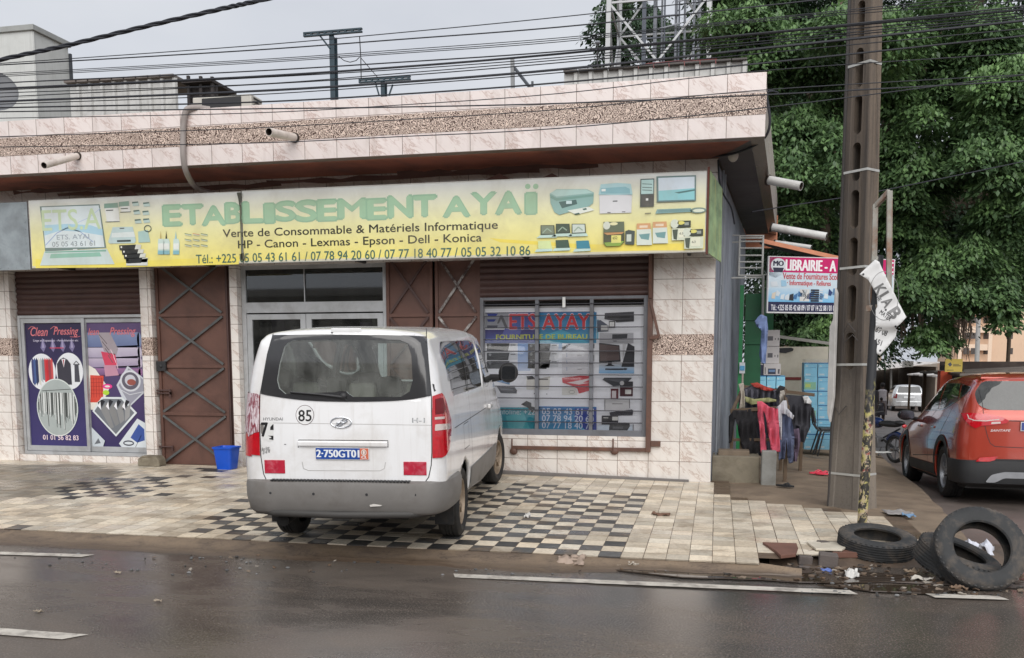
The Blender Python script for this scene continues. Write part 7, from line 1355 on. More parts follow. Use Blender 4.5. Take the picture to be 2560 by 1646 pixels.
scrap((430, 1040), .5, .35, (196, 196, 192), 'white paper sheets on the footway by the motorcycle', z=-.28, crop=lambda x, y: (2050 + x / 2.96, 780 + y / 2.96), up_=.02)
l7 = lambda x, y: (x / 2.661, 1150 + y / 2.661)
for p, lb in (((785, 755), 'dry pale leaf on the road left of the van'), ((1055, 942), 'small white scrap in the middle of the road'), ((258, 1013), 'pale leaf on the near left of the road')): scrap(p, .06, .03, (150, 138, 122), lb, z=-.195, crop=l7, up_=.015)
def pebbles(mb):
    random.seed(11)
    for k in range(260):
        if k < 150: px = (random.uniform(1960, 2560), random.uniform(1395, 1490))
        else: px = (random.uniform(0, 1950), random.uniform(1385, 1440))
        p = aZ(*px, -.2); s = random.uniform(.004, .016); mb.ell((p.x, p.y, -.2 + s * .3), (s * 1.3, s, s * .7), 7, 5, c=S(*[random.choice([60, 80, 100, 124])] * 3))
tag(part('gravel', P('pebble', None, .8, attr=True), None, pebbles), 'scattered grit and pebbles along the gutter', 'gravel', kind='stuff')
def rubbish(mb):
    r3 = random.Random(21)
    for k in range(230):
        px = (r3.gauss(2080, 90), r3.gauss(1412, 22)) if k < 120 else (r3.uniform(2250, 2560), r3.uniform(1440, 1492)) if k < 190 else (r3.uniform(300, 1900), r3.uniform(1392, 1432))
        p = aZ(*px, -.2); 
        if p.y > 8.75: continue
        s = r3.uniform(.008, .034) * (1 if k < 190 else .6); a = r3.uniform(0, 6.3); col = r3.choice([(100, 84, 70), (84, 72, 62), (122, 108, 94), (70, 60, 54), (150, 142, 132), (92, 74, 58), (60, 56, 52)]); q_ = []
        for j in range(6): t = a + j * 1.05; rr_ = s * r3.uniform(.5, 1.1); q_.append((p.x + rr_ * math.cos(t) * 1.4, p.y + rr_ * math.sin(t) * .8, -.192 + r3.uniform(0, .02)))
        mb.add(q_ + [(x, y, z - .006) for x, y, z in q_], [(0, 1, 2, 3, 4, 5), (11, 10, 9, 8, 7, 6)] + [(j, j + 6, (j + 1) % 6 + 6, (j + 1) % 6) for j in range(6)], c=S(*col))
tag(part('rubbish', P('rubbish_scraps', None, .85, attr=True, var=.2, scale=20), None, rubbish), 'small brown scraps and leaf litter strewn along the wet gutter', 'rubbish', kind='stuff')
def mud(mb):
    xs = list(np.arange(.5, 3.0, .08)); ys = list(np.arange(7.75, 9.3, .08)); gridsheet(mb, xs, ys, lambda x, y: -.236 + .125 * min(1, max(0, (y - 8.25 - .2 * max(0, x - 1)) / .5)) + .02 * noise.noise(Vector((x * 4, y * 4, 2))) + .012 * noise.noise(Vector((x * 13, y * 13, 2))), inside=lambda x, y: y > PAVE_FRONT(x) - .9 + .3 * noise.noise(Vector((x * 2, 0, 0))))
one('gutter_mud', P('gutter_mud', S(92, 78, 66), .6, var=.25, scale=5, dirt=S(60, 52, 46), dscale=4, damt=.7, bump=.6, bscale=40), mud, 'brown mud and silt where the kerb has broken away', 'mud', kind='structure')
# ================================================================ ON THE ROOF AND BEHIND
# white block at the far left
M_OFFW = P('offwhite_cladding', S(196, 198, 196), .6, var=.06, scale=1.2, dirt=S(170, 172, 168), damt=.4, streak=(S(160, 162, 158), .35)); M_CAP = P('grey_capping', S(150, 152, 150), .6, var=.12)
WBY = 18.0; wc0 = aY(80, 62, WBY); WB = thing('white_block', 'plain white clad block rising behind the left end of the roof', 'building', (wc0.x - 2, WBY, ZS))
part('wall', M_OFFW, WB, lambda mb: (mb.box(wc0.x - 9, wc0.x, WBY, WBY + 1.12, ZS - 3, wc0.z - .12), [mb.box(wc0.x - 9, wc0.x + .004, WBY - .006, WBY - .001, z, z + .012) for z in (6.2, 7.3)], mb.box(wc0.x + .001, wc0.x + .02, WBY + .01, WBY + .03, ZS, wc0.z - .13)))
part('capping', M_CAP, WB, lambda mb: mb.box(wc0.x - 9, wc0.x + .06, WBY - .05, WBY + 1.16, wc0.z - .119, wc0.z), bevel=.01); part('corner_post', P('dark_post', S(60, 64, 70), .5), WB, lambda mb: mb.box(wc0.x - .02, wc0.x + .05, WBY + 1.121, WBY + 1.18, ZS, wc0.z - .25))
def corrug(mb, p0, p1, z0, z1, n, th=.035, skew=0, m=0):
    """trapezoid-ribbed sheet standing between two ground points"""
    p0 = Vector((*p0, 0)); p1 = Vector((*p1, 0)); d = (p1 - p0); nrm = Vector((d.y, -d.x, 0)).normalized(); vs = []; ts = []
    for i in range(n): ts += [(i, 0), (i + .62, 0), (i + .70, 1), (i + .92, 1)]
    ts.append((n, 0))
    for t, h in ts: p = p0 + d * t / n + nrm * h * th; vs += [p + Vector((0, 0, z0 if not callable(z0) else z0(t / n))), p + nrm * skew + Vector((0, 0, z1 if not callable(z1) else z1(t / n)))]
    mb.add(vs, [(2 * i, 2 * i + 2, 2 * i + 3, 2 * i + 1) for i in range(len(ts) - 1)], m)
M_COR = P('white_corrugated', S(192, 192, 190), .5, metal=.1, var=.08, scale=3, dirt=S(140, 138, 134), dscale=3, damt=.5)
CS = thing('roof_shed', 'white corrugated metal shed with a dark open end on the roof', 'shed', aY(310, 290, 15.6))
s0, s1 = aY(178, 285, 15.6), aY(446, 265, 15.6); sz1 = lambda t: aY(178, 212, 15.6).z + t * (aY(440, 196, 15.6).z - aY(178, 212, 15.6).z)
part('front_sheet', M_COR, CS, lambda mb: corrug(mb, (s0.x, 15.6), (s1.x, 15.6), ZS + .3, sz1, 9, .05))
part('roof', P('rusty_roof', S(112, 106, 102), .7, var=.2, dirt=S(90, 70, 60)), CS, lambda mb: [mb.box(s0.x - .05 + (s1.x - s0.x) * i / 9, s0.x + (s1.x - s0.x) * (i + .9) / 9, 15.5, 16.6, sz1(i / 9) + .01, sz1(i / 9) + .05) for i in range(9)])
part('open_end', P('shed_inside', S(56, 52, 52), .9, var=.3, scale=6), CS, lambda mb: (mb.box(s1.x + .01, s1.x + .6, 15.9, 15.95, ZS + .3, sz1(1) - .07), [mb.bar((s1.x + dx, 15.8, ZS + .3), (s1.x + dx, 15.8, sz1(1) + .1 - dx * .1), .05, .05) for dx in (.1, .35, .58)], mb.box(s1.x + .01, s1.x + .62, 15.7, 16.6, sz1(1) - .06, sz1(1) - .01)))
AC = thing('air_conditioner', 'beige air conditioner unit with a dark grille on the parapet', 'air conditioner', aY(560, 272, 13.0)); ab = boxpx(482, 234, 628, 286, 13.0, .35, None, lambda x, y: (x, y))
part('casing', P('beige_casing', S(186, 182, 174), .5, var=.06), AC, lambda mb: mb.box(ab[0], ab[1], ab[2], ab[3], ZS + .3, ab[5]), bevel=.02); part('grille', M_BLACK, AC, lambda mb: (mb.box(lerp(ab[0], ab[1], .17), lerp(ab[0], ab[1], .83), ab[2] - .012, ab[2] - .002, ab[5] - .30, ab[5] - .03), [mb.box(ab[1] + .002, ab[1] + .012, ab[2] + .06, ab[3] - .05, ab[5] - .06 - .05 * k, ab[5] - .04 - .05 * k) for k in range(4)]))
DI = thing('satellite_dish', 'grey satellite dish at the left edge above the parapet', 'satellite dish', aY(5, 300, 13.2)); dq = aY(-14, 236, 13.2); DM = Matrix.Translation(dq) @ Euler((R(72), 0, R(42))).to_matrix().to_4x4()
part('bowl', P('grey_dish', S(104, 106, 110), .5, var=.08), DI, lambda mb: (mb.lathe([(.02, .0), (.1, .008), (.2, .035), (.3, .08), (.34, .10), (.345, .105), (.34, .095), (.2, .02), (.02, -.012)], DM, 32))); part('arm', M_BLACK, DI, lambda mb: (mb.tube([DM @ Vector((0, -.34, .1)), DM @ Vector((0, -.1, .42))], .014, 8), mb.ell(DM @ Vector((0, -.1, .43)), (.04, .04, .05), 10, 6))); part('mast', M_BLACK, DI, lambda mb: mb.tube([dq, (dq.x, dq.y + .1, ZS + .3)], .022, 8))
M_TEAL = P('dark_teal_steel', S(44, 62, 72), .5, var=.15)
def tpost(px, pt, x0, x1, Y, wd, label, braces):
    b = aY(px, 252, Y); t = aY(px, pt, Y); a = aY(x0, pt, Y); c = aY(x1, pt, Y); o = thing('sign_gantry', label, 'steel post', (b.x, Y, ZS + .3))
    part('post', M_TEAL, o, lambda mb: (mb.box(b.x - wd / 2, b.x + wd / 2, Y, Y + .02, ZS - .3, t.z), mb.box(b.x - wd / 2, b.x + wd / 2, Y + .18, Y + .2, ZS - .3, t.z), mb.box(b.x - .015, b.x + .015, Y + .021, Y + .179, ZS - .3, t.z)))
    def xb(mb): mb.box(a.x, c.x, Y - .05, Y + .02, t.z, t.z + .035); mb.box(a.x, c.x, Y - .05, Y + .02, t.z + .065, t.z + .1); [mb.box(x, x + .05, Y - .045, Y + .015, t.z + .036, t.z + .064) for x in np.arange(a.x, c.x - .05, .17)]
    part('crossbeam', M_TEAL, o, xb); part('brace', M_TEAL, o, lambda mb: [mb.bar(aY(*p, Y), aY(*q_, Y), .035, .035) for p, q_ in braces])
tpost(832, 88, 760, 906, 21, .12, 'tall dark steel T-shaped gantry post on the roof', [((800, 90), (825, 122))]); tpost(957, 205, 898, 1027, 24, .11, 'shorter dark steel T-shaped post further back on the roof', [((938, 205), (948, 240)), ((982, 212), (972, 240))])
tw = thing('loose_wire', 'thin loose wires dangling from the tall gantry post', 'wire', aY(900, 200, 21.2))
part('strand', M_BLACK, tw, lambda mb: (mb.tube([aY(899, 92, 21.2), aY(902, 145, 21.2), aY(903, 195, 21.2)], .012, 5), mb.tube([aY(845, 140, 21.2), aY(860, 152, 21.2), aY(875, 156, 21.2), aY(890, 152, 21.2), aY(899, 143, 21.2)], .01, 5), mb.tube([aY(902, 145, 21.2), aY(945, 195, 22.8)], .009, 5)))
RP = thing('roof_pole', 'thin pale pole with a slanting brace on the parapet', 'pole', aY(1283, 220, 13.5)); part('pole', P('weathered_pole', S(140, 142, 144), .7, var=.2), RP, lambda mb: mb.bar((aY(1284, 225, 13.5).x, 13.5, ZS + .3), aY(1281, 149, 13.5), .05, .05)); part('brace', P('dark_rod', S(74, 78, 84), .6), RP, lambda mb: (mb.bar(aY(1286, 170, 13.5), aY(1330, 226, 13.3), .035, .035), mb.bar(aY(1331, 226, 13.3), aY(1331, 204, 13.3), .03, .03)))
FC = thing('roof_fence', 'low white corrugated sheet fence at the right end of the roof', 'fence', aY(1640, 190, 14.6)); e0, e1 = aY(1410, 215, 14.6), aY(1868, 185, 14.6); ez = lambda t: aY(1410, 186, 14.6).z + t * (aY(1868, 154, 14.6).z - aY(1410, 186, 14.6).z)
part('sheet', M_COR, FC, lambda mb: corrug(mb, (e0.x, 14.6), (e1.x, 14.6), ZS + .3, ez, 12, .05)); part('top_edge', P('dark_ridge', S(84, 80, 78), .7, var=.2), FC, lambda mb: [mb.box(e0.x + (e1.x - e0.x) * (i + .02) / 12, e0.x + (e1.x - e0.x) * (i + .96) / 12, 14.5, 15.2, ez(i / 12) + .005, ez(i / 12) + .03) for i in range(12)])
RR = thing('red_roof', 'faded red tin roof behind the corrugated fence', 'roof', aY(1660, 165, 19)); part('sheet', P('faded_red', S(120, 60, 58), .7, var=.2), RR, lambda mb: (lambda A_: mb.add(A_ + [p + Vector((0, 0, -.04)) for p in A_], [(0, 1, 2, 3), (7, 6, 5, 4), (0, 4, 5, 1), (1, 5, 6, 2), (2, 6, 7, 3), (3, 7, 4, 0)]))([aY(1575, 172, 19), aY(1800, 158, 19), aY(1790, 143, 22), aY(1620, 158, 22)])); part('post', M_BLACK, RR, lambda mb: [mb.bar((aY(x, 165, 19).x, 19.2, ZS - .2), (aY(x, 165, 19).x, 19.2, aY(x, 168, 19).z), .06, .06) for x in (1600, 1770)])
# lattice mast
TWY = 23.0; tl, tr = aY(1514, 150, TWY), aY(1776, 150, TWY); dp_ = 2.5; LT = thing('lattice_mast', 'pale steel lattice telecom mast behind the roof', 'mast', ((tl.x + tr.x) / 2, TWY, -1.5)); M_GALV = P('galvanised', S(178, 180, 182), .5, metal=.2, var=.08)
zt_ = 24.0; leg = lambda x, y, z: Vector((lerp(x, (tl.x + tr.x) / 2 , .012 * (z - 6) ), lerp(y, TWY + dp_ / 2, .012 * (z - 6)), z))
for x in (tl.x, tr.x):
    for y in (TWY, TWY + dp_): part('leg', M_GALV, LT, lambda mb: mb.bar(leg(x, y, -1.6), leg(x, y, zt_), .11, .11))
def brc(mb):
    zs = [-1.5, 1.4, 4.3, 7.2, 10.1, 13, 15.9, 18.8, 21.7]
    for fa, fb in (((tl.x, TWY), (tr.x, TWY)), ((tr.x, TWY), (tr.x, TWY + dp_)), ((tr.x, TWY + dp_), (tl.x, TWY + dp_)), ((tl.x, TWY + dp_), (tl.x, TWY))):
        for a, b in zip(zs[:-1], zs[1:]): mb.bar(leg(*fa, a), leg(*fb, b), .05, .05); mb.bar(leg(*fb, a), leg(*fa, b), .05, .05); mb.bar(leg(*fa, b), leg(*fb, b), .045, .045)
part('bracing', M_GALV, LT, brc)
def ladder(mb):
    x = (tl.x + tr.x) / 2 - .1
    for dx in (-.3, .2, .55): mb.bar((x + dx, TWY + .9, -1.5), (x + dx, TWY + .9, 24), .04 if dx > -.2 else .1, .05)
    for z in np.arange(0, 24, .5): mb.bar((x - .3, TWY + .9, z), (x + .55, TWY + .9, z), .03, .03)
part('ladder', P('dark_ladder', S(78, 84, 96), .5), LT, ladder)
part('feeder_pipes', P('grey_feeder', S(138, 142, 150), .5, var=.1), LT, lambda mb: [mb.tube([(aY(x, 60, TWY + d).x, TWY + d, 3), (aY(x, 60, TWY + d).x, TWY + d, z1)], r_, 8) for x, d, z1, r_ in ((1638, 1.2, 14, .05), (1655, 1.3, 13, .025), (1690, 1.0, 12.5, .035), (1712, 1.6, 13, .03), (1735, .6, 11.6, .03), (1748, 1.9, 12, .045))] + [mb.bar((aY(x, 60, TWY).x, TWY + .6, z), (aY(x + 60, 60, TWY).x, TWY + .6, z + .1), .03, .03) for x, z in ((1640, 9.6), (1690, 10.2), (1680, 10.6), (1640, 10.9))])
part('equipment', P('grey_equipment', S(120, 124, 130), .5, var=.1), LT, lambda mb: [(mb.box(tr.x - 1.3, tr.x - .9, TWY + .3, TWY + .7, z, z + 1.3), mb.tube([(tr.x - 1.7, TWY + .4, z - .4), (tr.x - 1.7, TWY + .4, z + 2)], .06, 8), mb.tube([(tr.x - .7, TWY + .4, z - .6), (tr.x - .7, TWY + .4, z + 1.8)], .05, 8)) for z in (11.2, 13.4, 15.6)])
LP_ = thing('roof_lamp', 'small mushroom lamp on a thin rod beside the lattice mast', 'lamp', aY(1495, 160, 16)); part('head', P('lamp_grey', S(130, 134, 140), .5), LP_, lambda mb: mb.ell(aY(1494, 107, 16), (.05, .05, .03), 10, 6)); part('rod', M_BLACK, LP_, lambda mb: mb.tube([aY(1494, 108, 16), (aY(1494, 108, 16).x, 16, ZS + .3)], .012, 6))
# ---------------------------------------------------------------- overhead cables, strung along the road
M_CAB = P('black_cable', S(34, 36, 44), .6, var=.1)
def spline(ps, n=8):
    return catmull([tuple(p) for p in ps], n)
XS = [-240, 0, 600, 1000, 1400, 1900, 2560, 2900]
CAB = [((174, 159, 117, 82, 43, -12, -95, -140), .011), ((176, 163, 128, 99, 68, 16, -60, -100), .015), ((196, 184, 152, 125, 95, 47, -20, -60), .009), ((200, 188, 156, 130, 100, 50, -10, -45), .009), ((205, 192, 160, 134, 105, 54, 2, -30), .009), ((222, 208, 180, 156, 129, 83, 16, -20), .015),
       ((236, 222, 194, 168, 135, 85, 24, -10), .024), ((240, 226, 197, 174, 144, 95, 32, 0), .011), ((247, 233, 213, 184, 150, 104, 39, 5), .011), ((255, 243, 214, 190, 157, 110, 45, 12), .012), ((264, 254, 230, 206, 174, 122, 52, 16), .026), ((272, 261, 239, 213, 182, 134, 72, 40), .011),
       ((278, 270, 257, 236, 207, 159, 90, 56), .018), ((288, 280, 273, 268, 259, 238, 203, 186), .015), ((300, 296, 284, 263, 234, 178, 133, 110), .010), ((345, 342, 322, 300, 274, 226, 187, 168), .010), ((372, 368, 359, 342, 321, 271, 188, 150), .011)]
POS = ('topmost of the overhead cables, thin', 'second of the overhead cables from the top', 'upper of three thin close-set cables', 'middle of three thin close-set cables', 'lower of three thin close-set cables', 'medium cable just above the thick pair', 'thick cable, upper of the two thickest strands', 'thin cable directly below the upper thick strand', 'thin cable between the two thick strands, upper', 'thin cable between the two thick strands, lower', 'lower of the two thickest overhead strands', 'thin cable directly below the lower thick strand', 'medium cable grazing the top of the parapet', 'nearly level cable crossing the top tile row of the parapet', 'thin cable climbing across the upper parapet tiles', 'thin cable crossing the maze mosaic of the parapet', 'lowest thin cable, crossing the bottom tile row of the parapet')
for k, ((ys, r_), lb) in enumerate(zip(CAB, POS)):
    Y = 10.2 + .05 * (k % 5) - .02 * k
    pts = spline([aY(x, y, Y) for x, y in zip(XS, ys)], 6); o = one('overhead_cable', M_CAB, lambda mb: mb.tube(pts, r_ * .49, 6), lb, 'cable', 'cables strung along the road')
one('overhead_cable', M_CAB, lambda mb: mb.tube(spline([aY(x, y, 13.5 + (x - 1700) * .003) for x, y in ((1880, 530), (1960, 517), (2110, 494), (2200, 478), (2560, 404), (2800, 350))], 6), .008, 6), 'single thin cable running low behind the concrete pole', 'cable')
def twist(mb):
    base = spline([aY(x, y, 6.0) for x, y in ((-300, 222), (0, 150), (162, 115), (357, 68), (552, 23), (665, -2), (1000, -80))], 26)
    for ph in (0, 2.1, 4.2):
        pts = []
        for i, p in enumerate(base): a = i * .36 + ph; pts.append(p + Vector((0, math.cos(a), math.sin(a))) * .008)
        mb.tube(pts, .0085, 7)
one('twisted_cable', M_CAB, twist, 'thick twisted service cable crossing the top left corner', 'cable')
one('service_cable', M_CAB, lambda mb: (mb.tube(spline([aY(1916, 240, 11.9), aY(1925, 300, 11.9), aY(1915, 340, 11.95), aY(1885, 365, 12.1), aY(1830, 385, 12.4), aY(1780, 392, 12.7)], 8), .016, 6), mb.tube(spline([aY(1916, 232, 11.9), aY(1930, 228, 12.0), aY(1945, 232, 12.4)], 4), .012, 6), mb.tube(spline([aY(1795, 400, 12.7), aY(1802, 470, 12.72), aY(1828, 520, 13.2), aY(1836, 560, 14)], 6), .012, 6)), 'black service cable looped round the right end of the parapet', 'cable')
# ================================================================ TREES
def leafmat(name, dark, light):
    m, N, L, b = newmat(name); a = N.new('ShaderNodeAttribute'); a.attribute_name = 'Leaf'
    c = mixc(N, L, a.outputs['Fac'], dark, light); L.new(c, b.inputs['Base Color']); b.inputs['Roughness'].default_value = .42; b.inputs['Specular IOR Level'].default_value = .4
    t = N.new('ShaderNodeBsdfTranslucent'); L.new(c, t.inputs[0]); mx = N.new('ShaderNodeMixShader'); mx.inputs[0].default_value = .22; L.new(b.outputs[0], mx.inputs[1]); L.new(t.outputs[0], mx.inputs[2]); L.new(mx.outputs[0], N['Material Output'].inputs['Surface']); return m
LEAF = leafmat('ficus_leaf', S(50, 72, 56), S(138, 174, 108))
def crown(clumps, parent, name='crown', size=(.13, .24), mat=None, seed=1):
    """clumps: (x, y, z, rx, rz, n, bright): drooping sprays of leaf-sized faces"""
    g = np.random.default_rng(seed); VV = []; LL = []
    for (x, y, z, rx, rz, n, br) in clumps:
        u = g.normal(size=(n, 3)); u /= np.linalg.norm(u, axis=1)[:, None]; u[:, 2] = np.where(u[:, 2] < -.25, -u[:, 2] * .6, u[:, 2])
        rad = g.uniform(.45, 1.0, n) ** .6; sub = np.floor(g.uniform(0, 7, n)); ang = sub * 2.4
        c = np.stack([x + u[:, 0] * rx * rad + .18 * rx * np.cos(ang), y + u[:, 1] * rx * rad + .18 * rx * np.sin(ang), z + u[:, 2] * rz * rad - .55 * rz * (u[:, 0] ** 2 + u[:, 1] ** 2) * rad], 1)
        out = np.stack([u[:, 0], u[:, 1], np.zeros(n)], 1) + g.normal(scale=.35, size=(n, 3)); d = out + np.array([0, 0, -1]) * g.uniform(.25, 1.3, n)[:, None]; d /= np.linalg.norm(d, axis=1)[:, None]
        nn = np.cross(d, g.normal(size=(n, 3))); up = np.array([0, 0, 1.0]) + u * .6 + g.normal(scale=.45, size=(n, 3)); s = np.cross(d, up); s /= np.linalg.norm(s, axis=1)[:, None]
        l = g.uniform(*size, n)[:, None]; w_ = l * g.uniform(.2, .3, n)[:, None]; nm = np.cross(s, d)
        VV.append(np.stack([c, c + d * l * .45 + s * w_ + nm * l * .04, c + d * l, c + d * l * .45 - s * w_ + nm * l * .04], 1)); LL.append(np.clip(br * (.35 + .65 * g.random(n)) * (.55 + .45 * (u[:, 2] > .1)), 0, 1))  # leaf tone paler on clump tops: light from above put into colour
    V = np.concatenate(VV).reshape(-1, 3); lf = np.concatenate(LL); nf = len(lf)
    if parent is not None: V = V - np.array(parent.location)
    me = bpy.data.meshes.new(name); me.vertices.add(len(V)); me.vertices.foreach_set('co', V.ravel().astype(np.float32)); me.loops.add(nf * 4); me.loops.foreach_set('vertex_index', np.arange(nf * 4, dtype=np.int32)); me.polygons.add(nf); me.polygons.foreach_set('loop_start', np.arange(0, nf * 4, 4, dtype=np.int32)); me.polygons.foreach_set('loop_total', np.full(nf, 4, dtype=np.int32))
    me.materials.append(mat or LEAF); a = me.attributes.new('Leaf', 'FLOAT', 'FACE'); a.data.foreach_set('value', lf.astype(np.float32)); me.update(calc_edges=True); me.validate()
    o = bpy.data.objects.new(name, me); COL.objects.link(o); o.parent = parent; return o
def m_bark():
    return P('bark', S(92, 80, 68), .9, var=.25, scale=5, dirt=S(58, 50, 44), damt=.7, bump=.8, bscale=12, streak=(S(64, 56, 50), .7))
M_BARK = m_bark(); M_ROOT = P('aerial_root', S(112, 96, 84), .9, var=.2)
def limb(mb, a, b, r0, r1, wob=.4, n=9):
    a = Vector(a); b = Vector(b); mb.tube([a.lerp(b, t) + Vector((noise.noise(a + Vector((t * 3, 0, 0))), noise.noise(a + Vector((0, t * 3, 5))), noise.noise(a + Vector((3, 0, t * 3))) * .4)) * wob * math.sin(math.pi * t) for t in np.linspace(0, 1, n)], [lerp(r0, r1, t) for t in np.linspace(0, 1, n)], 9)
def spray(px, Y, s, br, rnd, n=900, k=1): p = aY(*px, Y); return (p.x, p.y, p.z, s, s * .75, int(n * s * s * k) + 60, br)
rnd = random.Random(5)
def fill(poly, Y0, Y1, n, s0, s1, br, k=1.0):
    out = []; xs = [p[0] for p in poly]; ys = [p[1] for p in poly]
    while len(out) < n:
        x, y = rnd.uniform(min(xs), max(xs)), rnd.uniform(min(ys), max(ys))
        if inpoly(x, y, poly): out.append(spray((x, y), rnd.uniform(Y0, Y1), rnd.uniform(s0, s1), rnd.uniform(*br), rnd, k=k))
    return out
# the big fig that fills the right of the view
T1 = thing('fig_tree', 'huge dark green fig tree with hanging aerial roots behind the concrete pole', 'tree', (3.4, 25.5, -.9))
A1p = [(1800, -260), (2680, -260), (2680, 600), (2560, 660), (2480, 700), (2400, 700), (2350, 790), (2310, 800), (2270, 820), (2200, 830), (2120, 800), (1980, 790), (1900, 700), (1880, 560), (1930, 300), (1830, 150)]
cl = fill(A1p, 25, 29, 150, .9, 1.7, (.06, .38), .75)  # inner fill coloured dark as shade in the depth behind bright sprays
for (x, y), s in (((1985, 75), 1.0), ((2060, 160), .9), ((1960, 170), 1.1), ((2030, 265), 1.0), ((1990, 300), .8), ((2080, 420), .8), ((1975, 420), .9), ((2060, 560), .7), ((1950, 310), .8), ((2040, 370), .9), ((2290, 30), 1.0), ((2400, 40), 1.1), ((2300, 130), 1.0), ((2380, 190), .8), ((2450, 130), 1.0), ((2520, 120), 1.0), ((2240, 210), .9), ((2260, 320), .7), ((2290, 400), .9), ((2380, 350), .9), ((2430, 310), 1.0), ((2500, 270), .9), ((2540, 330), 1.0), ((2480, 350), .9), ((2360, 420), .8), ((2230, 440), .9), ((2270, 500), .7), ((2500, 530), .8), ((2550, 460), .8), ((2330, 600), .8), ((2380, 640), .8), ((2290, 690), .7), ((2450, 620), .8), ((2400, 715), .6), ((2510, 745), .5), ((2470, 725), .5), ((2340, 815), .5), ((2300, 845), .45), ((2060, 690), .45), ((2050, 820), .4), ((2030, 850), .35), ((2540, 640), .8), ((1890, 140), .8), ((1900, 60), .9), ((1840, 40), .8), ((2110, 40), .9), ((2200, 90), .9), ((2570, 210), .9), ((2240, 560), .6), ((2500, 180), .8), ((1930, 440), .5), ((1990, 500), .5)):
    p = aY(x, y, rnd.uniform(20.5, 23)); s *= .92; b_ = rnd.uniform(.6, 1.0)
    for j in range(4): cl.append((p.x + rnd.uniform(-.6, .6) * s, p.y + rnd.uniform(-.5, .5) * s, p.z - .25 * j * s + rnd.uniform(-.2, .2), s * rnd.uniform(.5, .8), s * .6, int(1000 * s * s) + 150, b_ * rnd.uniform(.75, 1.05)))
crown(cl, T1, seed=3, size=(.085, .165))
def t1(mb):
    limb(mb, (3.35, 25.5, -1.2), (3.6, 25.6, 5), .42, .36, .15); limb(mb, (3.05, 25.8, -1.2), (2.6, 25.6, 6), .25, .2, .2)
    for q in ((2, 24, 8), (9, 25, 9), (5, 23, 10), (12, 26, 8.5), (7, 27, 12), (3.5, 26, 12), (10, 23.5, 7)): limb(mb, (3.6, 25.5, 4.6), q, .32, .08, .7)
    limb(mb, aY(2105, -30, 22.5), aY(2060, 500, 22.5), .07, .11, .25); limb(mb, aY(2060, 500, 22.5), aY(2050, 700, 22.5), .11, .13, .2)
part('trunk', M_BARK, T1, t1)
def roots(mb):
    r2 = random.Random(9)
    for k in range(80):
        x = r2.choice([r2.uniform(2150, 2210), r2.uniform(2240, 2300), r2.uniform(2300, 2420), r2.uniform(2390, 2420)]); Y = r2.uniform(23.5, 26.5); a = aY(x, r2.uniform(690, 800), Y); b = aY(x + r2.uniform(-6, 6), r2.uniform(830, 910), Y); mb.tube([a, a.lerp(b, .5) + Vector((r2.uniform(-.1, .1), 0, 0)), b], [r2.uniform(.01, .03)] * 2 + [.006], 5)
part('aerial_roots', M_ROOT, T1, roots)
# neighbours
T2 = thing('dark_tree', 'dark narrow tree standing among the struts of the lattice mast', 'tree', (-.3, 34.5, -1.5))
A2 = [(1545, -120), (1600, -150), (1640, 30), (1700, 110), (1690, 165), (1640, 175), (1560, 160), (1520, 160), (1490, 165), (1480, 130), (1500, 60), (1530, 60)]
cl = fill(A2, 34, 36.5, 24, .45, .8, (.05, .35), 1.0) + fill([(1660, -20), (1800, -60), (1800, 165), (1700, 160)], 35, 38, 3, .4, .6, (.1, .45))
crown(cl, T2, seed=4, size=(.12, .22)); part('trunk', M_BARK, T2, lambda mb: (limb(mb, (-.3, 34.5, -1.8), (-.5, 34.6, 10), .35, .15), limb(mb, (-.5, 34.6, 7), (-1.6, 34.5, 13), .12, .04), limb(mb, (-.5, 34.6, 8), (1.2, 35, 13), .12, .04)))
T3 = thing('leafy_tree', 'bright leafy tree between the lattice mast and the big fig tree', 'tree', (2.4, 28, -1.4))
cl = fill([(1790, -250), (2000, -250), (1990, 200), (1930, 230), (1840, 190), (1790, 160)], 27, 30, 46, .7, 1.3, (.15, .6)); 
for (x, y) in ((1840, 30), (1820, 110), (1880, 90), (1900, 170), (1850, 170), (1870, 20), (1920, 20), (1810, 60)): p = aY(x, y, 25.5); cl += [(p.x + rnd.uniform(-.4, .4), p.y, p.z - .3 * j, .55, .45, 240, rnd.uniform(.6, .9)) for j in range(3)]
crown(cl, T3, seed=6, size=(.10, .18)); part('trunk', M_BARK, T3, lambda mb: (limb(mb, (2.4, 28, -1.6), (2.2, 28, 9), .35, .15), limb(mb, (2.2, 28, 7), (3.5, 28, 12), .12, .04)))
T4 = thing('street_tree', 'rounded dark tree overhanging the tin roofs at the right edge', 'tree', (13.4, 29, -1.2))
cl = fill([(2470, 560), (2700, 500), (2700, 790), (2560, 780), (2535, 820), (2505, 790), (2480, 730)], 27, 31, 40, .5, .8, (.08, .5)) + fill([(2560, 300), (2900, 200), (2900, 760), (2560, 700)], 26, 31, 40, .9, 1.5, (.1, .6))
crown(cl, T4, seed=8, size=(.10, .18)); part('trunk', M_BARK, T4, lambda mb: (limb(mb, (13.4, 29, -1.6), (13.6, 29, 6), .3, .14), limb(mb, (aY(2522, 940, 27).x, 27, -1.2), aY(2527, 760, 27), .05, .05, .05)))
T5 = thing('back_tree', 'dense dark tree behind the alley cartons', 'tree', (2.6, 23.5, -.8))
cl = fill([(1880, 600), (2190, 560), (2190, 870), (2090, 880), (1960, 860), (1890, 880)], 22.4, 25, 60, .5, .9, (.05, .3)) + [spray(p, 21.6, .4, .95, rnd, k=2) for p in ((2050, 830), (2035, 850), (2070, 815), (2020, 845), (2060, 690), (2090, 700))]
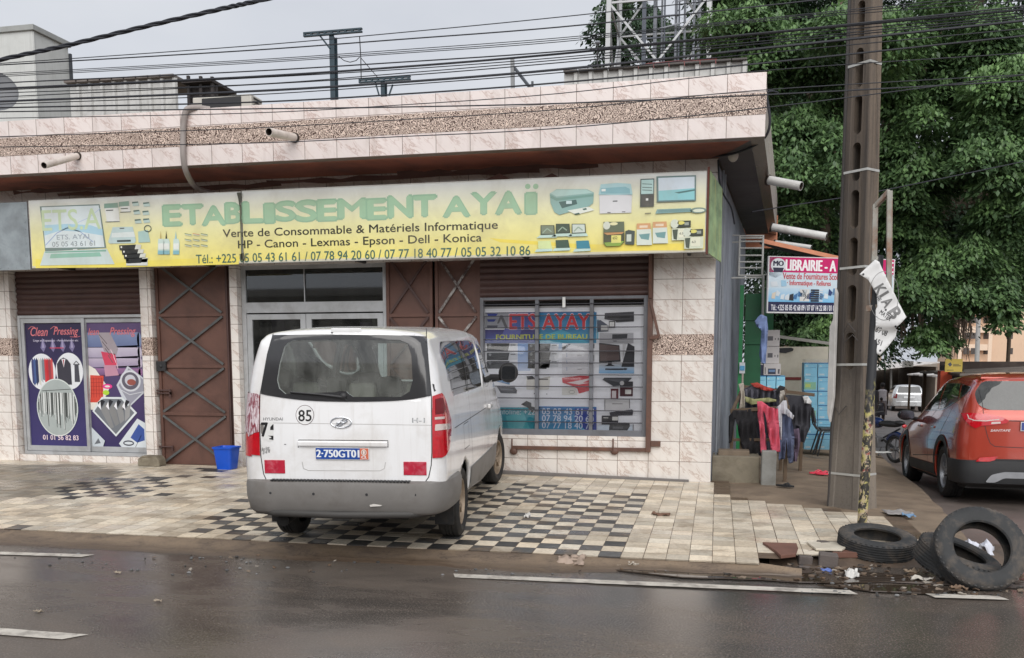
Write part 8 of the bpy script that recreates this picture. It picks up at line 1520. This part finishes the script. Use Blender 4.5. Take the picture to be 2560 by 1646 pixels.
crown(cl, T5, seed=10, size=(.08, .15)); part('trunk', M_BARK, T5, lambda mb: (limb(mb, (2.6, 23.5, -1), (2.5, 23.4, 4), .16, .09), limb(mb, (3.0, 23, -1), (3.1, 23.2, 4), .1, .06)))
# ================================================================ DOWN THE SIDE STREET
AP = thing('apartment_block', 'pale peach apartment block with rows of small windows far behind the trees', 'building', aY(2500, 900, 150))
AYD = 150.0; ax0, ax1 = aY(2385, 850, AYD).x, aY(2640, 850, AYD).x; M_PEACH = P('peach_render', S(214, 184, 158), .9, var=.06, scale=.2, streak=(S(176, 146, 124), .3)); M_WIN = P('dark_window', S(66, 58, 54), .3, var=.2)
part('wall', M_PEACH, AP, lambda mb: mb.box(ax0, ax1, AYD, AYD + 10, -4, 26))
part('balcony_bay', P('pale_render', S(224, 200, 178), .9, var=.05), AP, lambda mb: [mb.box(aY(2398, 850, AYD).x, aY(2468, 850, AYD).x, AYD - 1.2, AYD - .02, z, z + .9) for z in (.4, 3.0, 5.6, 8.2, 10.8, 13.4)] + [mb.box(aY(x, 850, AYD).x - .25, aY(x, 850, AYD).x + .25, AYD - 1.3, AYD - 1.21, -4, 24) for x in (2396, 2470)])
for r_, y in enumerate((740, 783, 803, 842, 880)[1:]):
    if y in (783,): continue
    for x in (2408, 2427, 2464, 2522, 2580):
        q0_ = aY(x - 6, y + 6, AYD); part('window', M_WIN, AP, lambda mb: mb.box(q0_.x, q0_.x + .85, AYD - .03 - (1.24 if x < 2440 else 0), AYD - .01 - (1.22 if x < 2440 else 0), q0_.z, q0_.z + .9))
M_TIN = P('tin_roof', S(206, 202, 198), .6, metal=.1, var=.15, scale=2, dirt=S(120, 104, 92), dscale=1.5, damt=.7)
def sheet4(mb, a, b, c, d, th=.05):
    A_ = [Vector(q) for q in (a, b, c, d)]; mb.add(A_ + [p + Vector((0, 0, -th)) for p in A_], [(0, 1, 2, 3), (7, 6, 5, 4), (0, 4, 5, 1), (1, 5, 6, 2), (2, 6, 7, 3), (3, 7, 4, 0)])
def stall(label, x0, x1, y0, y1, zr, wall, col, extra=None, ro=.9, name='market_stall', rm=None):
    z0 = street_z((y0 + y1) / 2) - .3; o = thing(name, label, 'stall', ((x0 + x1) / 2, (y0 + y1) / 2, z0)); m = P('stall_%d%d%d' % col, S(*col), .8, var=.12, dirt=S(110, 100, 90), damt=.4)
    part('wall', m, o, lambda mb: (mb.box(x0, x1, y1 - .1, y1, z0, zr), mb.box(x1 - .1, x1, y0, y1 - .11, z0, zr), mb.box(x0, x0 + .1, lerp(y0, y1, .5), y1 - .11, z0, zr - .1)))
    part('roof', rm or M_TIN, o, lambda mb: [sheet4(mb, (x0 - ro, lerp(y0, y1, t) - .4, zr - .25 + .02 * (k % 2)), (x0 - ro, lerp(y0, y1, t + .2) - .38, zr - .25 + .02 * (k % 2)), (x1 + .2, lerp(y0, y1, t + .2) - .38, zr + .3), (x1 + .2, lerp(y0, y1, t) - .4, zr + .3)) for k, t in enumerate((0, .2, .4, .6, .8))])
    for x, y in ((x0 - ro + .1, y0 - .2), (x0 - ro + .1, y1 - .5)): part('post', M_WOOD, o, lambda mb: mb.bar((x, y, z0), (x, y, zr - .22), .08, .08))
    part('opening', M_DARKIN, o, lambda mb: mb.box(x0 - .02, x0 + .005, y0 + .3, lerp(y0, y1, .48), z0 + .3, zr - .5))
    if extra: extra(o)
    return o
# dark shelter behind the red car, with the orange pillar and the yellow sign
def near_x(o):
    q = aY(2350, 960, 22.5); part('pillar', P('orange_red_paint', S(216, 92, 62), .7, var=.08), o, lambda mb: mb.box(q.x - .02, q.x + .22, 22.4, 22.7, -1.5, aY(2350, 928, 22.5).z))
st1 = stall('dark open shelter with a ragged tin roof and an orange pillar beside the red car', aY(2362, 940, 22.5).x + .6, 15, 21.8, 25.8, aY(2500, 905, 22).z, None, (62, 52, 48), near_x, ro=.55, rm=P('dark_tin', S(118, 110, 104), .7, var=.25, scale=2, dirt=S(70, 62, 56), dscale=2, damt=.7))
YS = thing('yellow_sign', 'small yellow sign board hanging from the tin roof edge', 'sign', aY(2388, 915, 21.6)); yb = boxpx(2362, 898, 2407, 930, 21.6, .04, None, lambda x, y: (x, y)); part('board', P('yellow_board', S(206, 182, 84), .6, var=.08), YS, lambda mb: mb.box(*yb)); pr_ = Print(lambda a, b, d: Vector((lerp(yb[0], yb[1], a), 21.6 - d, lerp(yb[4], yb[5], b)))); pr_.poly([(.15, .6), (.3, .75), (.4, .55), (.28, .4)], S(60, 70, 90)).rect(.46, .55, .8, .6, S(90, 86, 60)).rect(.46, .44, .92, .5, S(70, 66, 50)).rect(.1, .1, .5, .16, S(110, 100, 50)); pr_.build('print', M_PRINT, YS)
stall('white and blue painted stall behind the red car', 8.8, 11.5, 30, 34, 1.35, None, (186, 184, 180), lambda o: part('dado', P('blue_dado', S(58, 56, 96), .8), o, lambda mb: mb.box(8.78, 8.799, 32.1, 33.9, -1.3, -.2)), ro=.7)
stall('grey stall with patched tin awnings beyond the white and blue one', 9.6, 12.4, 38, 44, 1.25, None, (150, 146, 140), ro=1.4); stall('furthest shack in the row before the silver car', 9.4, 13, 60, 72, 1.2, None, (150, 138, 126), ro=.6); stall('low tin roofed shack on the far left side of the street', 2.2, 5.0, 44, 52, 1.3, None, (142, 128, 114), ro=-.3)
FW = thing('distant_wall', 'long beige wall of far houses closing the end of the side street', 'building', (10, 92, -1.6)); part('wall', P('beige_render', S(176, 160, 144), .9, var=.12, scale=.5, streak=(S(140, 124, 110), .5)), FW, lambda mb: (mb.box(3, 15, 92, 96, -2, 3.2), mb.box(5, 10, 96.5, 100, -2, 5))); part('roof', M_TIN, FW, lambda mb: (sheet4(mb, (2.6, 91, 3.1), (15.4, 91, 3.1), (15.4, 96.4, 4.2), (2.6, 96.4, 4.2)), sheet4(mb, (4.6, 95.5, 5), (10.4, 95.5, 5), (10.4, 101, 5.8), (4.6, 101, 5.8)))); part('window', M_WIN, FW, lambda mb: [mb.box(x, x + .9, 91.95, 91.99, .6, 1.8) for x in (4, 6.5, 9, 11.8, 13.6)])
one('wall_air_conditioner', P('beige_casing', S(186, 182, 174), .5), lambda mb: (lambda b: (mb.box(*b), mb.box(b[0] + .12, b[1] - .06, b[2] - .02, b[2] - .002, b[4] + .12, b[5] - .12, 0)))(boxpx(2262, 903, 2284, 918, 36, .5, None, lambda x, y: (x, y))), 'small boxy air conditioner on a tin roof down the street', 'air conditioner')
for (x, y0, y1, Y, r_, lb) in ((2228, 1000, 850, 62, .09, 'thin grey lamp pole beside the far white car'), (2212, 1000, 840, 70, .08, 'second thin grey pole at the far end of the street'), (2444, 920, 720, 60, .16, 'pale pole in front of the peach apartment block')):
    b = aY(x, y0, Y); t = aY(x + (5 if x > 2400 else 0), y1, Y); one('street_pole', P('pale_pole', S(158, 158, 156), .7, var=.1), lambda mb: mb.tube([(b.x, Y, -1.6), t], [r_, r_ * .7], 10), lb, 'pole')
# ---------------------------------------------------------------- motorcycle
mq = aZ(2238, 1152, -.47); MC = thing('motorcycle', 'small black and blue motorcycle parked on the footway edge beyond the red car', 'motorcycle', (mq.x, mq.y, street_z(mq.y) + .01), (0, 0, R(28)))
def mwheel(y, nm='wheel'):
    M = Matrix.Translation((0, y, .29)) @ Matrix.Rotation(R(90), 4, 'Y'); w_ = MB(); w_.lathe([(.225, -.035), (.26, -.045), (.285, -.03), (.29, 0), (.285, .03), (.26, .045), (.225, .035)], M, 28, closed=True); t = w_.build(nm, M_RUBBER, MC, local=True)
    part('rim', P('alloy_silver', S(110, 110, 112), .35, metal=.6), t, lambda mb: (mb.lathe([(.228, -.03), (.215, -.02), (.215, .02), (.228, .03)], M, 28), mb.tube([M @ Vector((0, 0, -.05)), M @ Vector((0, 0, .05))], .04, 10), [mb.bar(M @ Vector((.03 * math.cos(a), .03 * math.sin(a), 0)), M @ Vector((.22 * math.cos(a), .22 * math.sin(a), 0)), .02, .025) for a in np.linspace(0, 2 * math.pi, 7)[:-1]]), local=True)
mwheel(0); mwheel(1.24); M_BLU = P('blue_fairing', S(24, 42, 84), .25, coat=1)
part('fuel_tank', M_BLU, MC, lambda mb: mb.ell((0, .68, .80), (.13, .26, .12), 16, 10), local=True); part('seat', M_BLACK, MC, lambda mb: (mb.ell((0, .22, .80), (.12, .36, .07), 14, 8), mb.ell((0, -.08, .84), (.09, .14, .05), 12, 6)), local=True); part('engine', P('engine_grey', S(110, 110, 112), .5, metal=.5), MC, lambda mb: (mb.box(-.12, .12, .45, .78, .28, .5), mb.tube([(0, .7, .45), (0, .85, .62)], .08, 10), mb.tube([(.13, .5, .38), (.16, .5, .38)], .09, 12)), local=True, bevel=.02)
part('fork', M_CHROME, MC, lambda mb: [mb.tube([(.07 * s, 1.24, .29), (.07 * s, 1.02, .92)], .02, 8) for s in (-1, 1)], local=True); part('handlebar', M_BLACK, MC, lambda mb: (mb.tube([(-.33, .86, 1.02), (-.2, .95, 1.0), (0, 1.0, .95), (.2, .95, 1.0), (.33, .86, 1.02)], .013, 8), [mb.tube([(.2 * s, .95, 1.0), (.28 * s, .95, 1.14)], .006, 5) for s in (-1, 1)]), local=True)
part('mirror', M_BLACK, MC, lambda mb: [mb.ell((.30 * s, .95, 1.16), (.05, .015, .035), 10, 6) for s in (-1, 1)], local=True); part('headlight', M_LAMPC, MC, lambda mb: mb.ell((0, 1.1, .88), (.08, .06, .08), 12, 8), local=True); part('mudguard', M_BLU, MC, lambda mb: mb.tube([(0, .31 * math.cos(t), .29 + .32 * math.sin(t)) for t in np.linspace(.6, 2.9, 9)], .05, 6), local=True); part('mudguard', M_BLU, MC, lambda mb: mb.tube([(0, 1.24 + .32 * math.cos(t), .29 + .32 * math.sin(t)) for t in np.linspace(.5, 2.6, 8)], .04, 6), local=True)
part('exhaust', M_CHROME, MC, lambda mb: mb.tube([(.12, .7, .35), (.14, .3, .26), (.16, -.2, .33)], [.02, .04, .045], 10), local=True); part('tail_lamp', M_LAMPR, MC, lambda mb: mb.ell((0, -.24, .78), (.06, .03, .04), 10, 6), local=True); part('frame', M_BLACK, MC, lambda mb: (mb.tube([(0, 0, .29), (0, .4, .45), (0, .75, .3), (0, 1.02, .9)], .025, 8), mb.tube([(0, .4, .5), (0, -.1, .72)], .02, 8), mb.tube([(-.05, .4, .3), (-.2, .35, 0)], .012, 6)), local=True)
# ---------------------------------------------------------------- two people down the street
def person(name_lab, loc, h, face, skin, cloth_, hair_, pose=0):
    """one skinned body; clothes and hair are shells over it"""
    o = thing('person', name_lab, 'person', loc, (0, 0, face)); k = h / 1.7
    Vt = []; E = []; Rr = []
    def add(p, r, par=None): Vt.append((p[0] * k, p[1] * k, p[2] * k)); Rr.append(r * k); i = len(Vt) - 1; (E.append((par, i)) if par is not None else None); return i
    pel = add((0, 0, .93), .125); ab = add((0, .01, 1.06), .115, pel); ch = add((0, .0, 1.28), .125, ab); nk = add((0, .0, 1.44), .055, ch); hd = add((0, -.01, 1.53), .085, nk); add((0, -.01, 1.62), .085, hd)
    hands = []
    for s in (-1, 1):
        hp_ = add((.09 * s, 0, .86), .085, pel); kn = add((.10 * s, -.015 - .03 * s * pose, .47), .055, hp_); an = add((.10 * s, .03 * s * pose, .08), .036, kn); add((.11 * s, -.10 + .03 * s * pose, .03), .032, an)
        sh_ = add((.17 * s, 0, 1.36), .05, ch); el = add((.22 * s, .03, 1.10), .036, sh_); wr = add((.22 * s, -.03, .86), .026, el); hn = add((.22 * s, -.045, .79), .03, wr); hands.append((s, Vt[hn]))
    me = bpy.data.meshes.new('body'); me.from_pydata(Vt, E, []); b = bpy.data.objects.new('body', me); COL.objects.link(b); sm = b.modifiers.new('skin', 'SKIN'); b.modifiers.new('sub', 'SUBSURF').levels = 2
    for i, v in enumerate(me.skin_vertices[0].data): v.radius = (Rr[i], Rr[i] * (.8 if i in (pel, ab, ch) else 1)); v.use_root = (i == pel)
    bpy.context.view_layer.update(); nm = bpy.data.meshes.new_from_object(b.evaluated_get(bpy.context.evaluated_depsgraph_get())); b.modifiers.clear(); b.data = nm
    bm = bmesh.new(); bm.from_mesh(nm)
    for s, c in hands:                                                  # four unequal fingers and a thumb grown from each palm
        for j, (dx, l) in enumerate(((-.018, .05), (-.006, .06), (.006, .057), (.018, .045), (-.028, .035))):
            mb = MB(); p = Vector(c) + Vector((dx * .3 * s, dx * 1.3, -.01)) * k; q_ = p + Vector((0, (-.01 if j < 4 else -.025), -l * .6)) * k; mb.tube([p, q_, q_ + Vector((0, -.012, -l * .4)) * k], [.008 * k, .0075 * k, .006 * k], 5); tm = bpy.data.meshes.new('f'); tm.from_pydata([tuple(v) for v in mb.v], [], mb.f); bm.from_mesh(tm); bpy.data.meshes.remove(tm)
    for dx, r_ in ((-.03, .010), (.03, .010)): bmesh.ops.create_icosphere(bm, subdivisions=1, radius=r_ * k, matrix=Matrix.Translation((dx * k, -.092 * k, 1.585 * k)))
    bmesh.ops.create_icosphere(bm, subdivisions=1, radius=.014 * k, matrix=Matrix.Translation((0, -.098 * k, 1.555 * k)))
    for s in (-1, 1): bmesh.ops.create_icosphere(bm, subdivisions=1, radius=.018 * k, matrix=Matrix.Translation((.083 * s * k, 0, 1.575 * k)))
    bm.to_mesh(nm); bm.free(); nm.polygons.foreach_set('use_smooth', [True] * len(nm.polygons)); nm.materials.clear(); nm.materials.append(P('skin_%s' % name_lab[:6], S(*skin), .6)); b.parent = o
    part('hair', P('black_hair', S(22, 20, 20), .9), o, lambda mb: mb.ell((0, .012 * k, 1.615 * k), (.096 * k, .10 * k, .098 * k), 16, 10, jit=.12), local=True)
    for nm_, rings, col in cloth_: part(nm_, P('dress_%d_%d_%d' % col, S(*col), .9, var=.15, scale=10), o, lambda mb: mb.lathe([(r_ * k, z * k) for r_, z in rings], Matrix.Scale(.78, 4, (0, 1, 0)), 20), local=True)
    return o
ca = aZ(2201, 1059, -.86); person('child in a dark dress standing in the side street with her back turned', (ca.x, ca.y, street_z(ca.y) + .01), 1.05, R(160), (58, 42, 36), [('dress', [(.07, 1.40), (.15, 1.36), (.165, 1.2), (.15, 1.05), (.20, .85), (.25, .60), (.24, .58)], (46, 44, 50))], None)
aa = aY(2205, 1000, ca.y + 1.2); person('adult in a grey striped top standing behind the child in the side street', (aa.x, ca.y + 1.2, street_z(ca.y + 1.2) + .01), 1.62, R(175), (52, 38, 32), [('top', [(.07, 1.43), (.18, 1.38), (.185, 1.2), (.17, 1.05), (.19, .95)], (150, 146, 150)), ('skirt', [(.17, .98), (.20, .85), (.22, .5), (.23, .35)], (96, 90, 92))], None, 1)
ab_ = aY(2184, 1000, ca.y + .6); person('adult in black half hidden behind the peeling steel post', (ab_.x, ca.y + .6, street_z(ca.y + .6) + .01), 1.6, R(20), (48, 36, 30), [('top', [(.07, 1.43), (.18, 1.38), (.185, 1.2), (.17, 1.02), (.19, .9)], (34, 34, 38)), ('skirt', [(.17, .95), (.20, .8), (.20, .3)], (40, 38, 42))], None, 1)
# the far side of the road, behind the viewer: seen only as a reflection
OB = thing('opposite_building', 'long pale low building across the road, mirrored in the entrance glass and car windows', 'building', (-4, -13, -.2))
part('wall', P('opposite_render', S(170, 164, 156), .9, var=.12, scale=.6, streak=(S(130, 124, 118), .4)), OB, lambda mb: (mb.box(-26, 8, -20, -13, -.25, 4.4), mb.box(-26.3, 8.3, -20.2, -12.4, 4.41, 4.75))); part('shopfront', M_DARKIN, OB, lambda mb: [mb.box(x, x + 2.4, -13.05, -12.99, 0, 2.7) for x in np.arange(-25, 6, 4.1)]); part('window', M_WIN, OB, lambda mb: [mb.box(x, x + .9, -13.04, -12.99, 3.1, 3.9) for x in np.arange(-24.5, 7, 2.05)])
